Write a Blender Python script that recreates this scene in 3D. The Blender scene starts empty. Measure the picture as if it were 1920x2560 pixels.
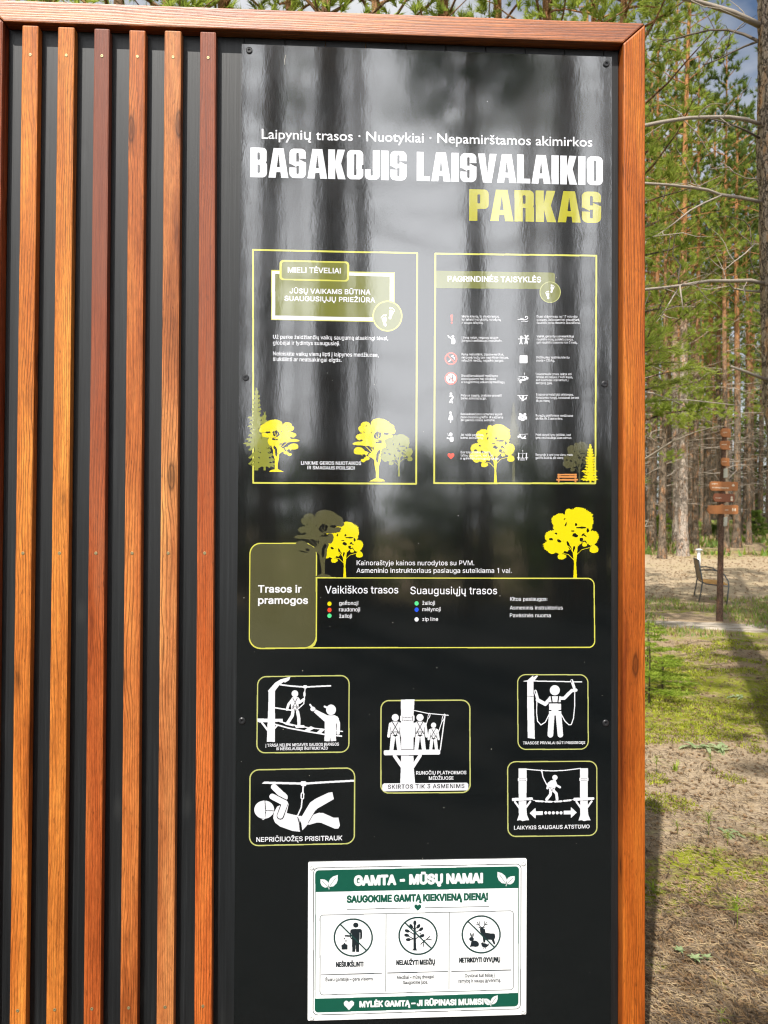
import bpy, bmesh, math, random
import numpy as np
from mathutils import Vector, Matrix, noise as mnoise

SC = bpy.context.scene
COL = SC.collection
R = math.radians

# ---------------------------------------------------------------- camera
YAW, PITCH, ROLL = 0.04661361, 0.01436003, 0.00494699
DIST, EYE, FPX = 2.06, 1.55, 1900.0          # metres to the board, eye height, focal length in photo pixels
PW, PH = 1920, 2560
_f = Vector((math.sin(YAW) * math.cos(PITCH), math.cos(YAW) * math.cos(PITCH), math.sin(PITCH)))
_r0 = Vector((math.cos(YAW), -math.sin(YAW), 0.0))
_u0 = _r0.cross(_f)
_rt = _r0 * math.cos(ROLL) + _u0 * math.sin(ROLL)
_up = _u0 * math.cos(ROLL) - _r0 * math.sin(ROLL)
CAM = Vector((0, -DIST, EYE))
cd = bpy.data.cameras.new('camera')
cam = bpy.data.objects.new('camera', cd)
COL.objects.link(cam)
cam.matrix_world = Matrix(((_rt.x, _up.x, -_f.x, CAM.x), (_rt.y, _up.y, -_f.y, CAM.y), (_rt.z, _up.z, -_f.z, CAM.z), (0, 0, 0, 1)))
cd.sensor_fit = 'VERTICAL'
cd.sensor_height = 36.0
cd.lens = FPX / PH * 36.0
cd.clip_start, cd.clip_end = 0.05, 2000
cd.dof.use_dof = True
cd.dof.focus_distance = DIST
cd.dof.aperture_fstop = 7.0
SC.camera = cam

# ---------------------------------------------------------------- sky, sun, exposure
SUN_AZ, SUN_EL = R(24), R(52)                # the sun stands behind the viewer's left shoulder
to_sun = Vector((-math.sin(SUN_AZ) * math.cos(SUN_EL), -math.cos(SUN_AZ) * math.cos(SUN_EL), math.sin(SUN_EL)))
w = bpy.data.worlds.new('World')
SC.world = w
w.use_nodes = True
nt = w.node_tree
bg = nt.nodes['Background']
sky = nt.nodes.new('ShaderNodeTexSky')
sky.sky_type = 'NISHITA'
sky.sun_disc = False
sky.sun_elevation = SUN_EL
sky.sun_rotation = math.pi + SUN_AZ
sky.air_density, sky.dust_density, sky.ozone_density = 1.0, 1.2, 1.0
tc = nt.nodes.new('ShaderNodeTexCoord')
mp = nt.nodes.new('ShaderNodeMapping')
mp.inputs['Scale'].default_value = (1.0, 1.0, 2.2)
nz = nt.nodes.new('ShaderNodeTexNoise')
nz.inputs['Scale'].default_value = 2.3
nz.inputs['Detail'].default_value = 6
nz.inputs['Roughness'].default_value = 0.58
rp = nt.nodes.new('ShaderNodeValToRGB')
rp.color_ramp.elements[0].position, rp.color_ramp.elements[1].position = 0.46, 0.72
mx = nt.nodes.new('ShaderNodeMix')
mx.data_type = 'RGBA'
# sunlit cumulus, same units as the sky; an added bright patch lies where the panel mirrors the sky
dt = nt.nodes.new('ShaderNodeVectorMath')
dt.operation = 'DOT_PRODUCT'
dt.inputs[1].default_value = (-0.06, -math.cos(R(27)), math.sin(R(27)))   # added cloud glare, aimed at what the panel reflects
nt.links.new(tc.outputs['Generated'], dt.inputs[0])
mr = nt.nodes.new('ShaderNodeMapRange')
mr.interpolation_type = 'SMOOTHSTEP'
for k_, v_ in (('From Min', 0.80), ('From Max', 0.95), ('To Min', 8.0), ('To Max', 31.0)): mr.inputs[k_].default_value = v_
nt.links.new(dt.outputs['Value'], mr.inputs['Value'])
cb = nt.nodes.new('ShaderNodeVectorMath')
cb.operation = 'SCALE'
cb.inputs[0].default_value = (0.985, 1.0, 1.03)
nt.links.new(mr.outputs['Result'], cb.inputs['Scale'])
nt.links.new(cb.outputs['Vector'], mx.inputs['B'])
nt.links.new(tc.outputs['Generated'], mp.inputs['Vector'])
nt.links.new(mp.outputs['Vector'], nz.inputs['Vector'])
ad = nt.nodes.new('ShaderNodeMath')          # the cloud deck closes towards the added bright patch
ad.operation = 'MULTIPLY_ADD'
ad.inputs[1].default_value = 0.011
nt.links.new(mr.outputs['Result'], ad.inputs[0])
nt.links.new(nz.outputs['Fac'], ad.inputs[2])
nt.links.new(ad.outputs[0], rp.inputs['Fac'])
nt.links.new(rp.outputs['Color'], mx.inputs['Factor'])
nt.links.new(sky.outputs['Color'], mx.inputs['A'])
nt.links.new(mx.outputs['Result'], bg.inputs['Color'])
bg.inputs['Strength'].default_value = 0.08
sd = bpy.data.lights.new('sun', 'SUN')
sd.energy, sd.angle, sd.color = 5.0, R(0.53), (1.0, 0.955, 0.89)
sun = bpy.data.objects.new('sun', sd)
sun.rotation_euler = (-to_sun).to_track_quat('-Z', 'Y').to_euler()
sun.location = to_sun * 30
COL.objects.link(sun)
vs = SC.view_settings
vs.view_transform, vs.look, vs.gamma, vs.exposure = 'Standard', 'None', 1.0, 0.38
SC.cycles.filter_width = 1.15
SC.cycles.sample_clamp_indirect = 4.0
SC.cycles.max_bounces = 6
SC.cycles.transparent_max_bounces = 6


def ray(px, py):
    d = _f * FPX + _rt * (px - PW / 2) - _up * (py - PH / 2)
    return d / d.y                            # one metre of depth along +Y


def at(px, py, Y=0.0):                        # the point of the upright plane y = Y seen at a photo pixel
    p = CAM + ray(px, py) * (Y + DIST)
    return p.x, p.z


def deep(px, py, depth):                      # the point at a depth in front of the viewer
    return CAM + ray(px, py) * depth


def gz(x, y):                                 # height of the forest floor: level, then a gentle rise
    t = y - 13.0
    s = math.log1p(math.exp(min(t * 0.8, 30))) / 0.8 if t * 0.8 < 30 else t
    z = 0.05 * min(s, 38.0)
    k = max(0.0, min(1.0, (7.0 - abs(y)) / 3.0))
    if k > 0:
        z += k * 0.012 * (math.sin(x * 3.1 + y * 1.7) + math.sin(x * 1.3 - y * 2.9 + 1.0))
    return z


def floor_at(px, py):                         # the point of the forest floor seen at a photo pixel
    r = ray(px, py)
    d = -EYE / r.z if r.z < -1e-4 else 60.0
    for _ in range(40):
        p = CAM + r * d
        e = p.z - gz(p.x, p.y)
        d += e / max(0.02, -r.z + 0.05) * 0.7
        d = max(1.0, min(d, 90.0))
    p = CAM + r * d
    return Vector((p.x, p.y, gz(p.x, p.y)))


# ---------------------------------------------------------------- object helpers
def tag(o, label=None, cat=None, group=None, kind=None):
    if label: o['label'] = label
    if cat: o['category'] = cat
    if group: o['group'] = group
    if kind: o['kind'] = kind
    return o


def thing(name, label, cat, loc=(0, 0, 0), group=None):
    o = bpy.data.objects.new(name, None)
    o.empty_display_size = 0.1
    COL.objects.link(o)
    o.location = loc
    return tag(o, label, cat, group)


def link(name, me, parent=None, mats=(), smooth=False):
    for m in mats: me.materials.append(m)
    if smooth:
        me.polygons.foreach_set('use_smooth', [True] * len(me.polygons))
    o = bpy.data.objects.new(name, me)
    COL.objects.link(o)
    if parent: o.parent = parent
    return o


def from_py(name, v, f, parent=None, mats=(), smooth=False, idx=None):
    me = bpy.data.meshes.new(name)
    me.from_pydata(v, [], f)
    if idx is not None: me.polygons.foreach_set('material_index', idx)
    me.update()
    return link(name, me, parent, mats, smooth)


def from_bm(name, bm, parent=None, mats=(), smooth=False):
    me = bpy.data.meshes.new(name)
    bm.to_mesh(me)
    bm.free()
    return link(name, me, parent, mats, smooth)


def prism(bm, poly, y0, y1, bevel=0.0, segs=2):     # outline in x,z pushed from y0 (front) to y1 (back)
    a = [bm.verts.new((x, y0, z)) for x, z in poly]
    b = [bm.verts.new((x, y1, z)) for x, z in poly]
    n = len(poly)
    fs = [bm.faces.new(a), bm.faces.new(b[::-1])]
    for i in range(n):
        fs.append(bm.faces.new((a[(i + 1) % n], a[i], b[i], b[(i + 1) % n])))
    bmesh.ops.recalc_face_normals(bm, faces=fs)
    if bevel:
        es = set(e for f in fs for e in f.edges)
        bmesh.ops.bevel(bm, geom=list(es), offset=bevel, segments=segs, profile=0.6, affect='EDGES', clamp_overlap=True)


def tube_data(V, F, pts, rads, n=6, cap=True, wob=0.0, rng=None):
    base = len(V)
    m = len(pts)
    prev = None
    for i, p in enumerate(pts):
        p = Vector(p)
        d = (Vector(pts[min(i + 1, m - 1)]) - Vector(pts[max(i - 1, 0)]))
        d = d.normalized() if d.length > 1e-9 else Vector((0, 0, 1))
        if prev is None:
            a = d.orthogonal().normalized()
        else:
            a = (prev - d * prev.dot(d))
            a = a.normalized() if a.length > 1e-6 else d.orthogonal().normalized()
        prev = a
        b = d.cross(a)
        for k in range(n):
            t = 2 * math.pi * k / n
            r = rads[i] * (1 + (rng.uniform(-wob, wob) if wob else 0))
            V.append(tuple(p + a * (math.cos(t) * r) + b * (math.sin(t) * r)))
    for i in range(m - 1):
        for k in range(n):
            k2 = (k + 1) % n
            F.append((base + i * n + k, base + i * n + k2, base + (i + 1) * n + k2, base + (i + 1) * n + k))
    if cap:
        F.append(tuple(base + k for k in range(n - 1, -1, -1)))
        F.append(tuple(base + (m - 1) * n + k for k in range(n)))


def disc_data(V, F, c, r, depth, n=16, dome=0.35):   # a screw head facing the viewer (-y)
    b = len(V)
    x, y, z = c
    for rr, yy in ((r, y), (r, y - depth * (1 - dome)), (r * 0.8, y - depth)):
        for k in range(n):
            t = 2 * math.pi * k / n
            V.append((x + rr * math.cos(t), yy, z + rr * math.sin(t)))
    for j in range(2):
        for k in range(n):
            k2 = (k + 1) % n
            F.append((b + j * n + k, b + j * n + k2, b + (j + 1) * n + k2, b + (j + 1) * n + k))
    q = len(V)                                        # the recess
    for rr, yy in ((r * 0.42, y - depth), (r * 0.34, y - depth * 0.25)):
        for k in range(n):
            t = 2 * math.pi * k / n
            V.append((x + rr * math.cos(t), yy, z + rr * math.sin(t)))
    for k in range(n):
        k2 = (k + 1) % n
        F.append((b + 2 * n + k, b + 2 * n + k2, q + k2, q + k))
        F.append((q + k, q + k2, q + n + k2, q + n + k))
    F.append(tuple(q + n + k for k in range(n)))


# ---------------------------------------------------------------- materials
class NT:
    def __init__(s, name):
        s.m = bpy.data.materials.new(name)
        s.m.use_nodes = True
        s.t = s.m.node_tree
        s.b = s.t.nodes['Principled BSDF']
        s.out = s.t.nodes['Material Output']

    def n(s, typ, props=None, **ins):
        x = s.t.nodes.new('ShaderNode' + typ)
        for k, v in (props or {}).items(): setattr(x, k, v)
        for k, v in ins.items():
            k = k.replace('_', ' ')
            if isinstance(v, bpy.types.NodeSocket): s.t.links.new(v, x.inputs[k])
            else: x.inputs[k].default_value = v
        return x

    def l(s, a, b): s.t.links.new(a, b)

    def set(s, **ins):
        for k, v in ins.items():
            k = k.replace('_', ' ')
            if isinstance(v, bpy.types.NodeSocket): s.t.links.new(v, s.b.inputs[k])
            else: s.b.inputs[k].default_value = v

    def math(s, op, a, b=0.0, clamp=False):
        x = s.t.nodes.new('ShaderNodeMath')
        x.operation = op
        x.use_clamp = clamp
        for i, v in enumerate((a, b)):
            if isinstance(v, bpy.types.NodeSocket): s.t.links.new(v, x.inputs[i])
            else: x.inputs[i].default_value = v
        return x.outputs[0]

    def ramp(s, fac, stops, interp='LINEAR'):
        x = s.t.nodes.new('ShaderNodeValToRGB')
        cr = x.color_ramp
        cr.interpolation = interp
        while len(cr.elements) < len(stops): cr.elements.new(0.5)
        for e, (p, c) in zip(cr.elements, stops):
            e.position = p
            e.color = (c, c, c, 1) if not hasattr(c, '__len__') else (*c[:3], 1)
        s.l(fac, x.inputs['Fac'])
        return x.outputs['Color']

    def mix(s, fac, a, b, blend='MIX'):
        x = s.t.nodes.new('ShaderNodeMix')
        x.data_type = 'RGBA'
        x.blend_type = blend
        for k, v in (('Factor', fac), ('A', a), ('B', b)):
            if isinstance(v, bpy.types.NodeSocket): s.l(v, x.inputs[k])
            elif k == 'Factor': x.inputs[0].default_value = v
            else: x.inputs[k].default_value = (*v[:3], 1)
        return x.outputs['Result']

    def bump(s, h, strength, dist=0.01):
        x = s.n('Bump', Strength=strength, Distance=dist, Height=h)
        s.l(x.outputs['Normal'], s.b.inputs['Normal'])

    def coords(s, scale, out='Object', offset=None):
        c = s.n('TexCoord')
        m = s.n('Mapping', Vector=c.outputs[out], Scale=scale)
        if offset is not None: s.l(offset, m.inputs['Location'])
        return m.outputs['Vector']


def srgb(r, g, b):
    f = lambda c: (c / 255 / 12.92) if c <= 10 else ((c / 255 + 0.055) / 1.055) ** 2.4
    return (f(r), f(g), f(b))


def plain(name, col, rough=0.5, metallic=0.0, spec=0.5):
    t = NT(name)
    c = t.coords((40, 40, 40))
    n = t.n('TexNoise', Vector=c, Scale=1.0, Detail=3)
    t.set(Base_Color=t.mix(n.outputs['Fac'], tuple(x * 0.85 for x in col), tuple(min(1, x * 1.12) for x in col)),
          Roughness=rough, Metallic=metallic, Specular_IOR_Level=spec)
    return t.m


def mat_wood(name, axis='Z', spec=0.28, r0=0.36, r1=0.54):
    """Stained pine: the tint is the object's own colour (its alpha: how far a dark purple stain has soaked the upper part);
    the grain runs along the length, with late-wood lines that come and go, fine fibres and a few knots."""
    t = NT(name)
    oi = t.n('ObjectInfo')
    off = t.n('CombineXYZ', X=t.math('MULTIPLY', oi.outputs['Random'], 37.0), Y=t.math('MULTIPLY', oi.outputs['Random'], 11.0), Z=t.math('MULTIPLY', oi.outputs['Random'], 53.0)).outputs[0]
    def sc(a, l): return (l, a, a) if axis == 'X' else (a, a, l)
    sp = t.n('SeparateXYZ', Vector=t.coords((1, 1, 1)))
    across = sp.outputs['Z' if axis == 'X' else 'X']
    along = sp.outputs['X' if axis == 'X' else 'Z']
    warp = t.n('TexNoise', Vector=t.coords(sc(9, 1.1), offset=off), Scale=1.0, Detail=3, Roughness=0.5)
    kn = t.n('TexVoronoi', {'feature': 'F1'}, Vector=t.coords(sc(12, 3.0), offset=off), Scale=1.0, Randomness=1.0)
    kd = kn.outputs['Distance']
    bend = t.math('MULTIPLY', t.ramp(kd, [(0.08, 1.0), (0.45, 0.0)], 'EASE'), 0.006)
    x = t.math('ADD', t.math('ADD', across, t.math('MULTIPLY', sp.outputs['Y'], 0.7)), t.math('ADD', t.math('MULTIPLY', warp.outputs['Fac'], 0.055), bend))
    wob = t.n('TexNoise', Vector=t.coords(sc(60, 3.5), offset=off), Scale=1.0, Detail=3)
    ph = t.math('ADD', t.math('MULTIPLY', x, 2 * math.pi * 150), t.math('MULTIPLY', wob.outputs['Fac'], 7.0))
    line = t.math('SINE', ph)
    fib = t.n('TexNoise', Vector=t.coords(sc(420, 9), offset=off), Scale=1.0, Detail=5, Roughness=0.7)
    fleck = t.n('TexNoise', Vector=t.coords(sc(260, 45), offset=off), Scale=1.0, Detail=3, Roughness=0.6)
    blot = t.n('TexNoise', Vector=t.coords(sc(17, 1.7), offset=off), Scale=1.0, Detail=5, Roughness=0.62)
    amp = t.n('TexNoise', Vector=t.coords(sc(20, 1.0), offset=off), Scale=1.0, Detail=2)
    lines = t.ramp(line, [(0.0, 1.10), (0.55, 1.02), (0.84, 0.50), (1.0, 0.36)])
    c = t.mix(t.ramp(amp.outputs['Fac'], [(0.32, 0.15), (0.62, 0.85)]), oi.outputs['Color'], t.mix(1.0, oi.outputs['Color'], lines, 'MULTIPLY'))
    c = t.mix(0.75, c, t.ramp(fib.outputs['Fac'], [(0.28, 0.58), (0.48, 0.97), (0.70, 1.34)]), 'MULTIPLY')
    c = t.mix(0.6, c, t.ramp(fleck.outputs['Fac'], [(0.3, 0.62), (0.5, 1.0), (0.7, 1.3)]), 'MULTIPLY')
    c = t.mix(1.0, c, t.ramp(blot.outputs['Fac'], [(0.28, (0.42, 0.32, 0.28)), (0.44, (0.88, 0.80, 0.75)), (0.56, (1.08, 1.12, 1.1)), (0.72, (1.35, 1.65, 1.6))]), 'MULTIPLY')
    c = t.mix(0.85, c, t.ramp(kd, [(0.0, 0.20), (0.075, 0.42), (0.095, 0.16), (0.13, 0.75), (0.22, 1.0)]), 'MULTIPLY')
    spk = t.n('TexNoise', Vector=t.coords(sc(150, 38), offset=off), Scale=1.0, Detail=2, Roughness=0.5)
    c = t.mix(0.5, c, t.ramp(spk.outputs['Fac'], [(0.66, 1.0), (0.74, 0.22)]), 'MULTIPLY')
    st = t.math('ADD', along, t.math('MULTIPLY', t.math('SUBTRACT', blot.outputs['Fac'], 0.5), 2.2))
    stain = t.math('MULTIPLY', t.n('MapRange', Value=st, From_Min=-0.35, From_Max=0.75).outputs[0], oi.outputs['Alpha'])
    c = t.mix(t.math('MULTIPLY', stain, 0.85), c, t.mix(fib.outputs['Fac'], (0.105, 0.036, 0.026), (0.25, 0.085, 0.052)))
    rough = t.n('MapRange', Value=fib.outputs['Fac'], To_Min=r0, To_Max=r1)
    t.set(Base_Color=c, Roughness=rough.outputs[0], Specular_IOR_Level=spec)
    h = t.math('ADD', t.math('MULTIPLY', fib.outputs['Fac'], 0.8), t.math('MULTIPLY', line, -0.12))
    t.bump(h, 0.45, 0.002)
    return t.m


def mat_black_wood():
    t = NT('black_stained_boards')
    g = t.n('TexNoise', Vector=t.coords((150, 150, 2.6)), Scale=1.0, Detail=4, Roughness=0.6)
    s = t.n('TexNoise', Vector=t.coords((6, 6, 1.5)), Scale=1.0, Detail=4)
    kn = t.n('TexVoronoi', Vector=t.coords((9, 9, 3.2)), Scale=1.0)
    c = t.ramp(g.outputs['Fac'], [(0.25, (0.003, 0.0036, 0.0042)), (0.55, (0.0078, 0.0090, 0.0098)), (0.8, (0.018, 0.020, 0.0215))])
    c = t.mix(0.5, c, t.ramp(s.outputs['Fac'], [(0.3, 0.6), (0.7, 1.5)]), 'MULTIPLY')
    c = t.mix(t.ramp(kn.outputs['Distance'], [(0.0, 0.5), (0.14, 0.0)]), c, (0.035, 0.036, 0.035))
    t.set(Base_Color=c, Roughness=t.n('MapRange', Value=s.outputs['Fac'], To_Min=0.43, To_Max=0.53).outputs[0], Specular_IOR_Level=0.48)
    t.bump(t.math('SUBTRACT', g.outputs['Fac'], t.ramp(kn.outputs['Distance'], [(0.0, 0.9), (0.16, 0.0)])), 0.22, 0.003)
    return t.m


def mat_print(name, col, rough=0.062, ior=2.45, peel=1.0):
    """Printed film on the glossy panel: one flat ink under the same clear, slightly rippled gloss."""
    t = NT(name)
    a = t.n('TexNoise', Vector=t.coords((230, 230, 120), 'Object'), Scale=1.0, Detail=2, Roughness=0.5)
    b = t.n('TexNoise', Vector=t.coords((42, 42, 17)), Scale=1.0, Detail=2)
    d = t.n('TexNoise', Vector=t.coords((600, 600, 500)), Scale=1.0, Detail=1)
    h = t.math('ADD', t.math('MULTIPLY', a.outputs['Fac'], 0.000018), t.math('MULTIPLY', b.outputs['Fac'], 0.00007))
    t.set(Base_Color=t.mix(d.outputs['Fac'], tuple(x * .94 for x in col), tuple(min(1, x * 1.06) for x in col)), Roughness=rough, IOR=ior)
    sm = t.n('TexNoise', Vector=t.coords((5, 5, 3.2)), Scale=1.0, Detail=6, Roughness=0.65)
    if peel:
        t.set(Roughness=t.n('MapRange', Value=sm.outputs['Fac'], From_Min=0.3, From_Max=0.75, To_Min=rough * .85, To_Max=rough * 1.6).outputs[0])
        t.bump(h, peel, 1.0)
    return t.m
# ================================================================ the information board
M_WOOD = mat_wood('stained_pine_upright', 'Z')
M_WOODX = mat_wood('stained_pine_rail', 'X', 1.0, 0.40, 0.54)
M_BLACK = mat_black_wood()
M_BRASS = plain('yellow_zinc_screw', (0.36, 0.29, 0.15), 0.4, 0.6)
M_DARKM = plain('black_washer', (0.03, 0.03, 0.032), 0.35, 0.3)
M_PALE = plain('pale_panel_edge', (0.62, 0.63, 0.62), 0.5)
P_BLACK = mat_print('panel_black', (0.0042, 0.0056, 0.0060))

board = thing('information_board', 'tall glossy black park information board in a brown stained timber frame with six slats', 'information board', (0, 0, 0))
YF, YS = -0.033, -0.028                       # front of the frame, front of the slats
XL, XR = -0.932, 0.762                        # inner edges of the posts (front plane)
xr_in = sum(at(x, y, YF)[0] for x, y in ((1559, 110), (1556, 1200), (1558, 2450))) / 3
xr_out = sum(at(x, y, YF)[0] for x, y in ((1612, 70), (1617, 1200), (1613, 2500))) / 3
zt_in = sum(at(x, y, YF)[1] for x, y in ((8, 53), (692, 76), (1555, 106))) / 3
zt_out = sum(at(x, y, YF)[1] for x, y in ((25, 1), (692, 23), (1607, 58))) / 3
xl_in = at(6, 200, YF)[0]
xl_out = xl_in - (xr_out - xr_in)
zb_in, zb_out = 0.125, 0.065


def wood_piece(name, poly, y0, y1, mat, tint, bevel=0.004, parent=board, label=None):
    bm = bmesh.new()
    prism(bm, poly, y0, y1, bevel)
    # origin in the middle of the piece so that the grain follows it
    cx = sum(p[0] for p in poly) / len(poly)
    cz = sum(p[1] for p in poly) / len(poly)
    bmesh.ops.translate(bm, verts=bm.verts, vec=(-cx, -(y0 + y1) / 2, -cz))
    o = from_bm(name, bm, parent, (mat,))
    o.location = (cx, (y0 + y1) / 2, cz)
    o.color = (*(c_ * k_ for c_, k_ in zip(tint, (1.0, .92, .85))), tint[3] if len(tint) == 4 else 0)
    if label: o['label'] = label
    return o


TINT = dict(frame=(0.375, 0.103, 0.014), rail=(0.38, 0.118, 0.022))
e = 0.0012                                     # the open hairline of the mitre joints
wood_piece('frame_rail', [(xl_out + e, zt_out), (xr_out - e, zt_out), (xr_in - e, zt_in), (xl_in + e, zt_in)], YF, 0.07, M_WOODX, TINT['rail'])
wood_piece('frame_post', [(xr_out, zt_out - e), (xr_in, zt_in - e), (xr_in, -0.25), (xr_out, -0.25)], YF, 0.07, M_WOOD, TINT['frame'], 0.0055)
wood_piece('frame_post', [(xl_out, zt_out - e), (xl_in, zt_in - e), (xl_in, -0.25), (xl_out, -0.25)], YF, 0.07, M_WOOD, (0.27, 0.07, 0.024), 0.0055)
wood_piece('frame_rail', [(xl_in + 0.001, zb_in), (xr_in - 0.001, zb_in), (xr_in - 0.001, zb_out), (xl_in + 0.001, zb_out)], YF + 0.004, 0.065, M_WOODX, TINT['rail'])

# black vertical boards behind, tongue-and-groove, with narrow dark seams
bm = bmesh.new()
rngb = random.Random(4)
seams = [xl_in + 0.0005] + [-0.8617 + 0.0953 * k for k in range(6)] + [-0.29 + 0.11 * k for k in range(10)] + [xr_in - 0.0005]
for x, x2 in zip(seams, seams[1:]):              # the joints fall behind the slats
    prism(bm, [(x + 0.0005, zb_in + 0.001), (x2 - 0.0005, zb_in + 0.001), (x2 - 0.0005, zt_in - 0.001), (x + 0.0005, zt_in - 0.001)], rngb.uniform(0, 0.0005), 0.022, 0.0012, 1)
from_bm('backing_board', bm, board, (M_BLACK,))

# slats: left and right edges read off at the top and at the foot of the picture
SL = [((54.9, 96.2), (23.1, 64.2), 63, (0.47, 0.155, 0.028)), ((144.3, 186.5), (114.6, 158.0), 67, (0.52, 0.190, 0.036)),
      ((235, 273.8), (207.8, 251.0), 71, (0.37, 0.095, 0.022, 1.0)), ((322.8, 363.7), (299.5, 342.9), 75, (0.43, 0.140, 0.036)),
      ((411, 453.6), (390.6, 434), 76, (0.43, 0.165, 0.056)), ((500, 540), (485, 529.0), 79, (0.41, 0.100, 0.022, 0.8))]
ztop_s, zbot_s = [], zb_in + 0.006
for i, ((a0, a1), (b0, b1), ty, tint) in enumerate(SL):
    tl, tr = at(a0, 80, YS)[0], at(a1, 80, YS)[0]
    bl, br = at(b0, 2560, YS)[0], at(b1, 2560, YS)[0]
    zt, zb = at(a0, 80, YS)[1], at(b0, 2560, YS)[1]
    ztp = at((a0 + a1) / 2, ty, YS)[1]
    lerp = lambda p, q, z: p + (q - p) * (zt - z) / (zt - zb)
    s = wood_piece('slat', [(lerp(tl, bl, ztp), ztp), (lerp(tr, br, ztp), ztp), (lerp(tr, br, zbot_s), zbot_s), (lerp(tl, bl, zbot_s), zbot_s)], YS, -0.0004, M_WOOD, tint, 0.004)
    for sy, dx in ((137, 0.3), (1383, -0.5)):
        sx, sz = at(np.interp(sy, (80, 2560), ((a0 + a1) / 2, (b0 + b1) / 2)) + dx * 3, sy + i * 1.5 * (sy < 500), YS)
        V, F = [], []
        disc_data(V, F, (0, 0, 0), 0.0042, 0.0008, 12)
        q = from_py('screw', V, F, s, (M_BRASS,))
        q.location = (sx - s.location.x, YS - 0.0001 - s.location.y, sz - s.location.z)
    V, F = [], []
    disc_data(V, F, (0, 0, 0), 0.0042, 0.0008, 12)
    q = from_py('screw', V, F, s, (M_BRASS,))
    q.location = ((lerp(tl, bl, .3) + lerp(tr, br, .3)) / 2 - s.location.x, YS - 0.0001 - s.location.y, 0.28 - s.location.z)

# the printed sheet
YP0 = -0.0042                                  # its front face
pc = [at(604.3, 110, YP0), at(1529.8, 142.4, YP0), at(1526.5, 2560, YP0), at(581.5, 2560, YP0)]
zpb = 0.15
poly = [(pc[0][0], pc[0][1]), (pc[1][0], pc[1][1]), (pc[2][0], zpb), (pc[3][0] + 0.003, zpb)]
bm = bmesh.new()
prism(bm, poly, YP0, -0.0008, 0.0)
bm.normal_update()
for f in bm.faces: f.material_index = 0 if abs(f.normal.y) > 0.5 else 1
panel = from_bm('printed_panel', bm, board, (P_BLACK, M_PALE))
panel['label'] = 'glossy black printed panel with white and yellow lettering'
for px, py in ((623.2, 126.6), (1515.6, 160.3), (614.5, 944.6), (1511.4, 960.5), (605, 1801.8), (1513.9, 1807.3)):
    V, F = [], []
    disc_data(V, F, (0, 0, 0), 0.0088, 0.0034, 20)
    q = from_py('screw', V, F, panel, (M_DARKM,))
    x, z = at(px, py, YP0)
    q.location = (x, YP0 - 0.0001, z)

# ---------------------------------------------------------------- flat print: silhouettes cut on a fine grid
INK = {}
def ink(n):
    if n not in INK:
        INK[n] = mat_print('ink_' + n, INKS[n][0], *INKS[n][1:])
    return INK[n]
INKS = dict(white=((0.74, 0.74, 0.77), 0.062), yellow=((0.74, 0.62, 0.006), 0.062), gold=((0.42, 0.39, 0.015), 0.062),
            lime=((0.58, 0.56, 0.09), 0.062), pale_lime=((0.46, 0.47, 0.15), 0.062), olive=((0.165, 0.175, 0.028), 0.062),
            moss=((0.225, 0.235, 0.030), 0.062), dark_olive=((0.078, 0.075, 0.034), 0.062), black=((0.0045, 0.006, 0.0064), 0.062), red=((0.85, 0.07, 0.030), 0.062),
            ring=((0.055, 0.055, 0.04), 0.062), orange=((0.62, 0.25, 0.075), 0.062), green_dot=((0.09, 0.66, 0.25), 0.062), blue_dot=((0.02, 0.09, 0.72), 0.062),
            sign_green=((0.006, 0.080, 0.050), 0.38, 1.45, 0), sign_white=((0.66, 0.66, 0.665), 0.38, 1.45, 0), sign_black=((0.012, 0.018, 0.022), 0.38, 1.45, 0), sign_dark=((0.012, 0.042, 0.038), 0.38, 1.45, 0), sign_grey=((0.12, 0.135, 0.135), 0.38, 1.45, 0))
INAMES = list(INKS)


def V_(x0, y0, s):                             # coordinates of an enlarged crop -> photo pixels
    return lambda p: (x0 + p[0] / s, y0 + p[1] / s)
ID = lambda p: p


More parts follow.
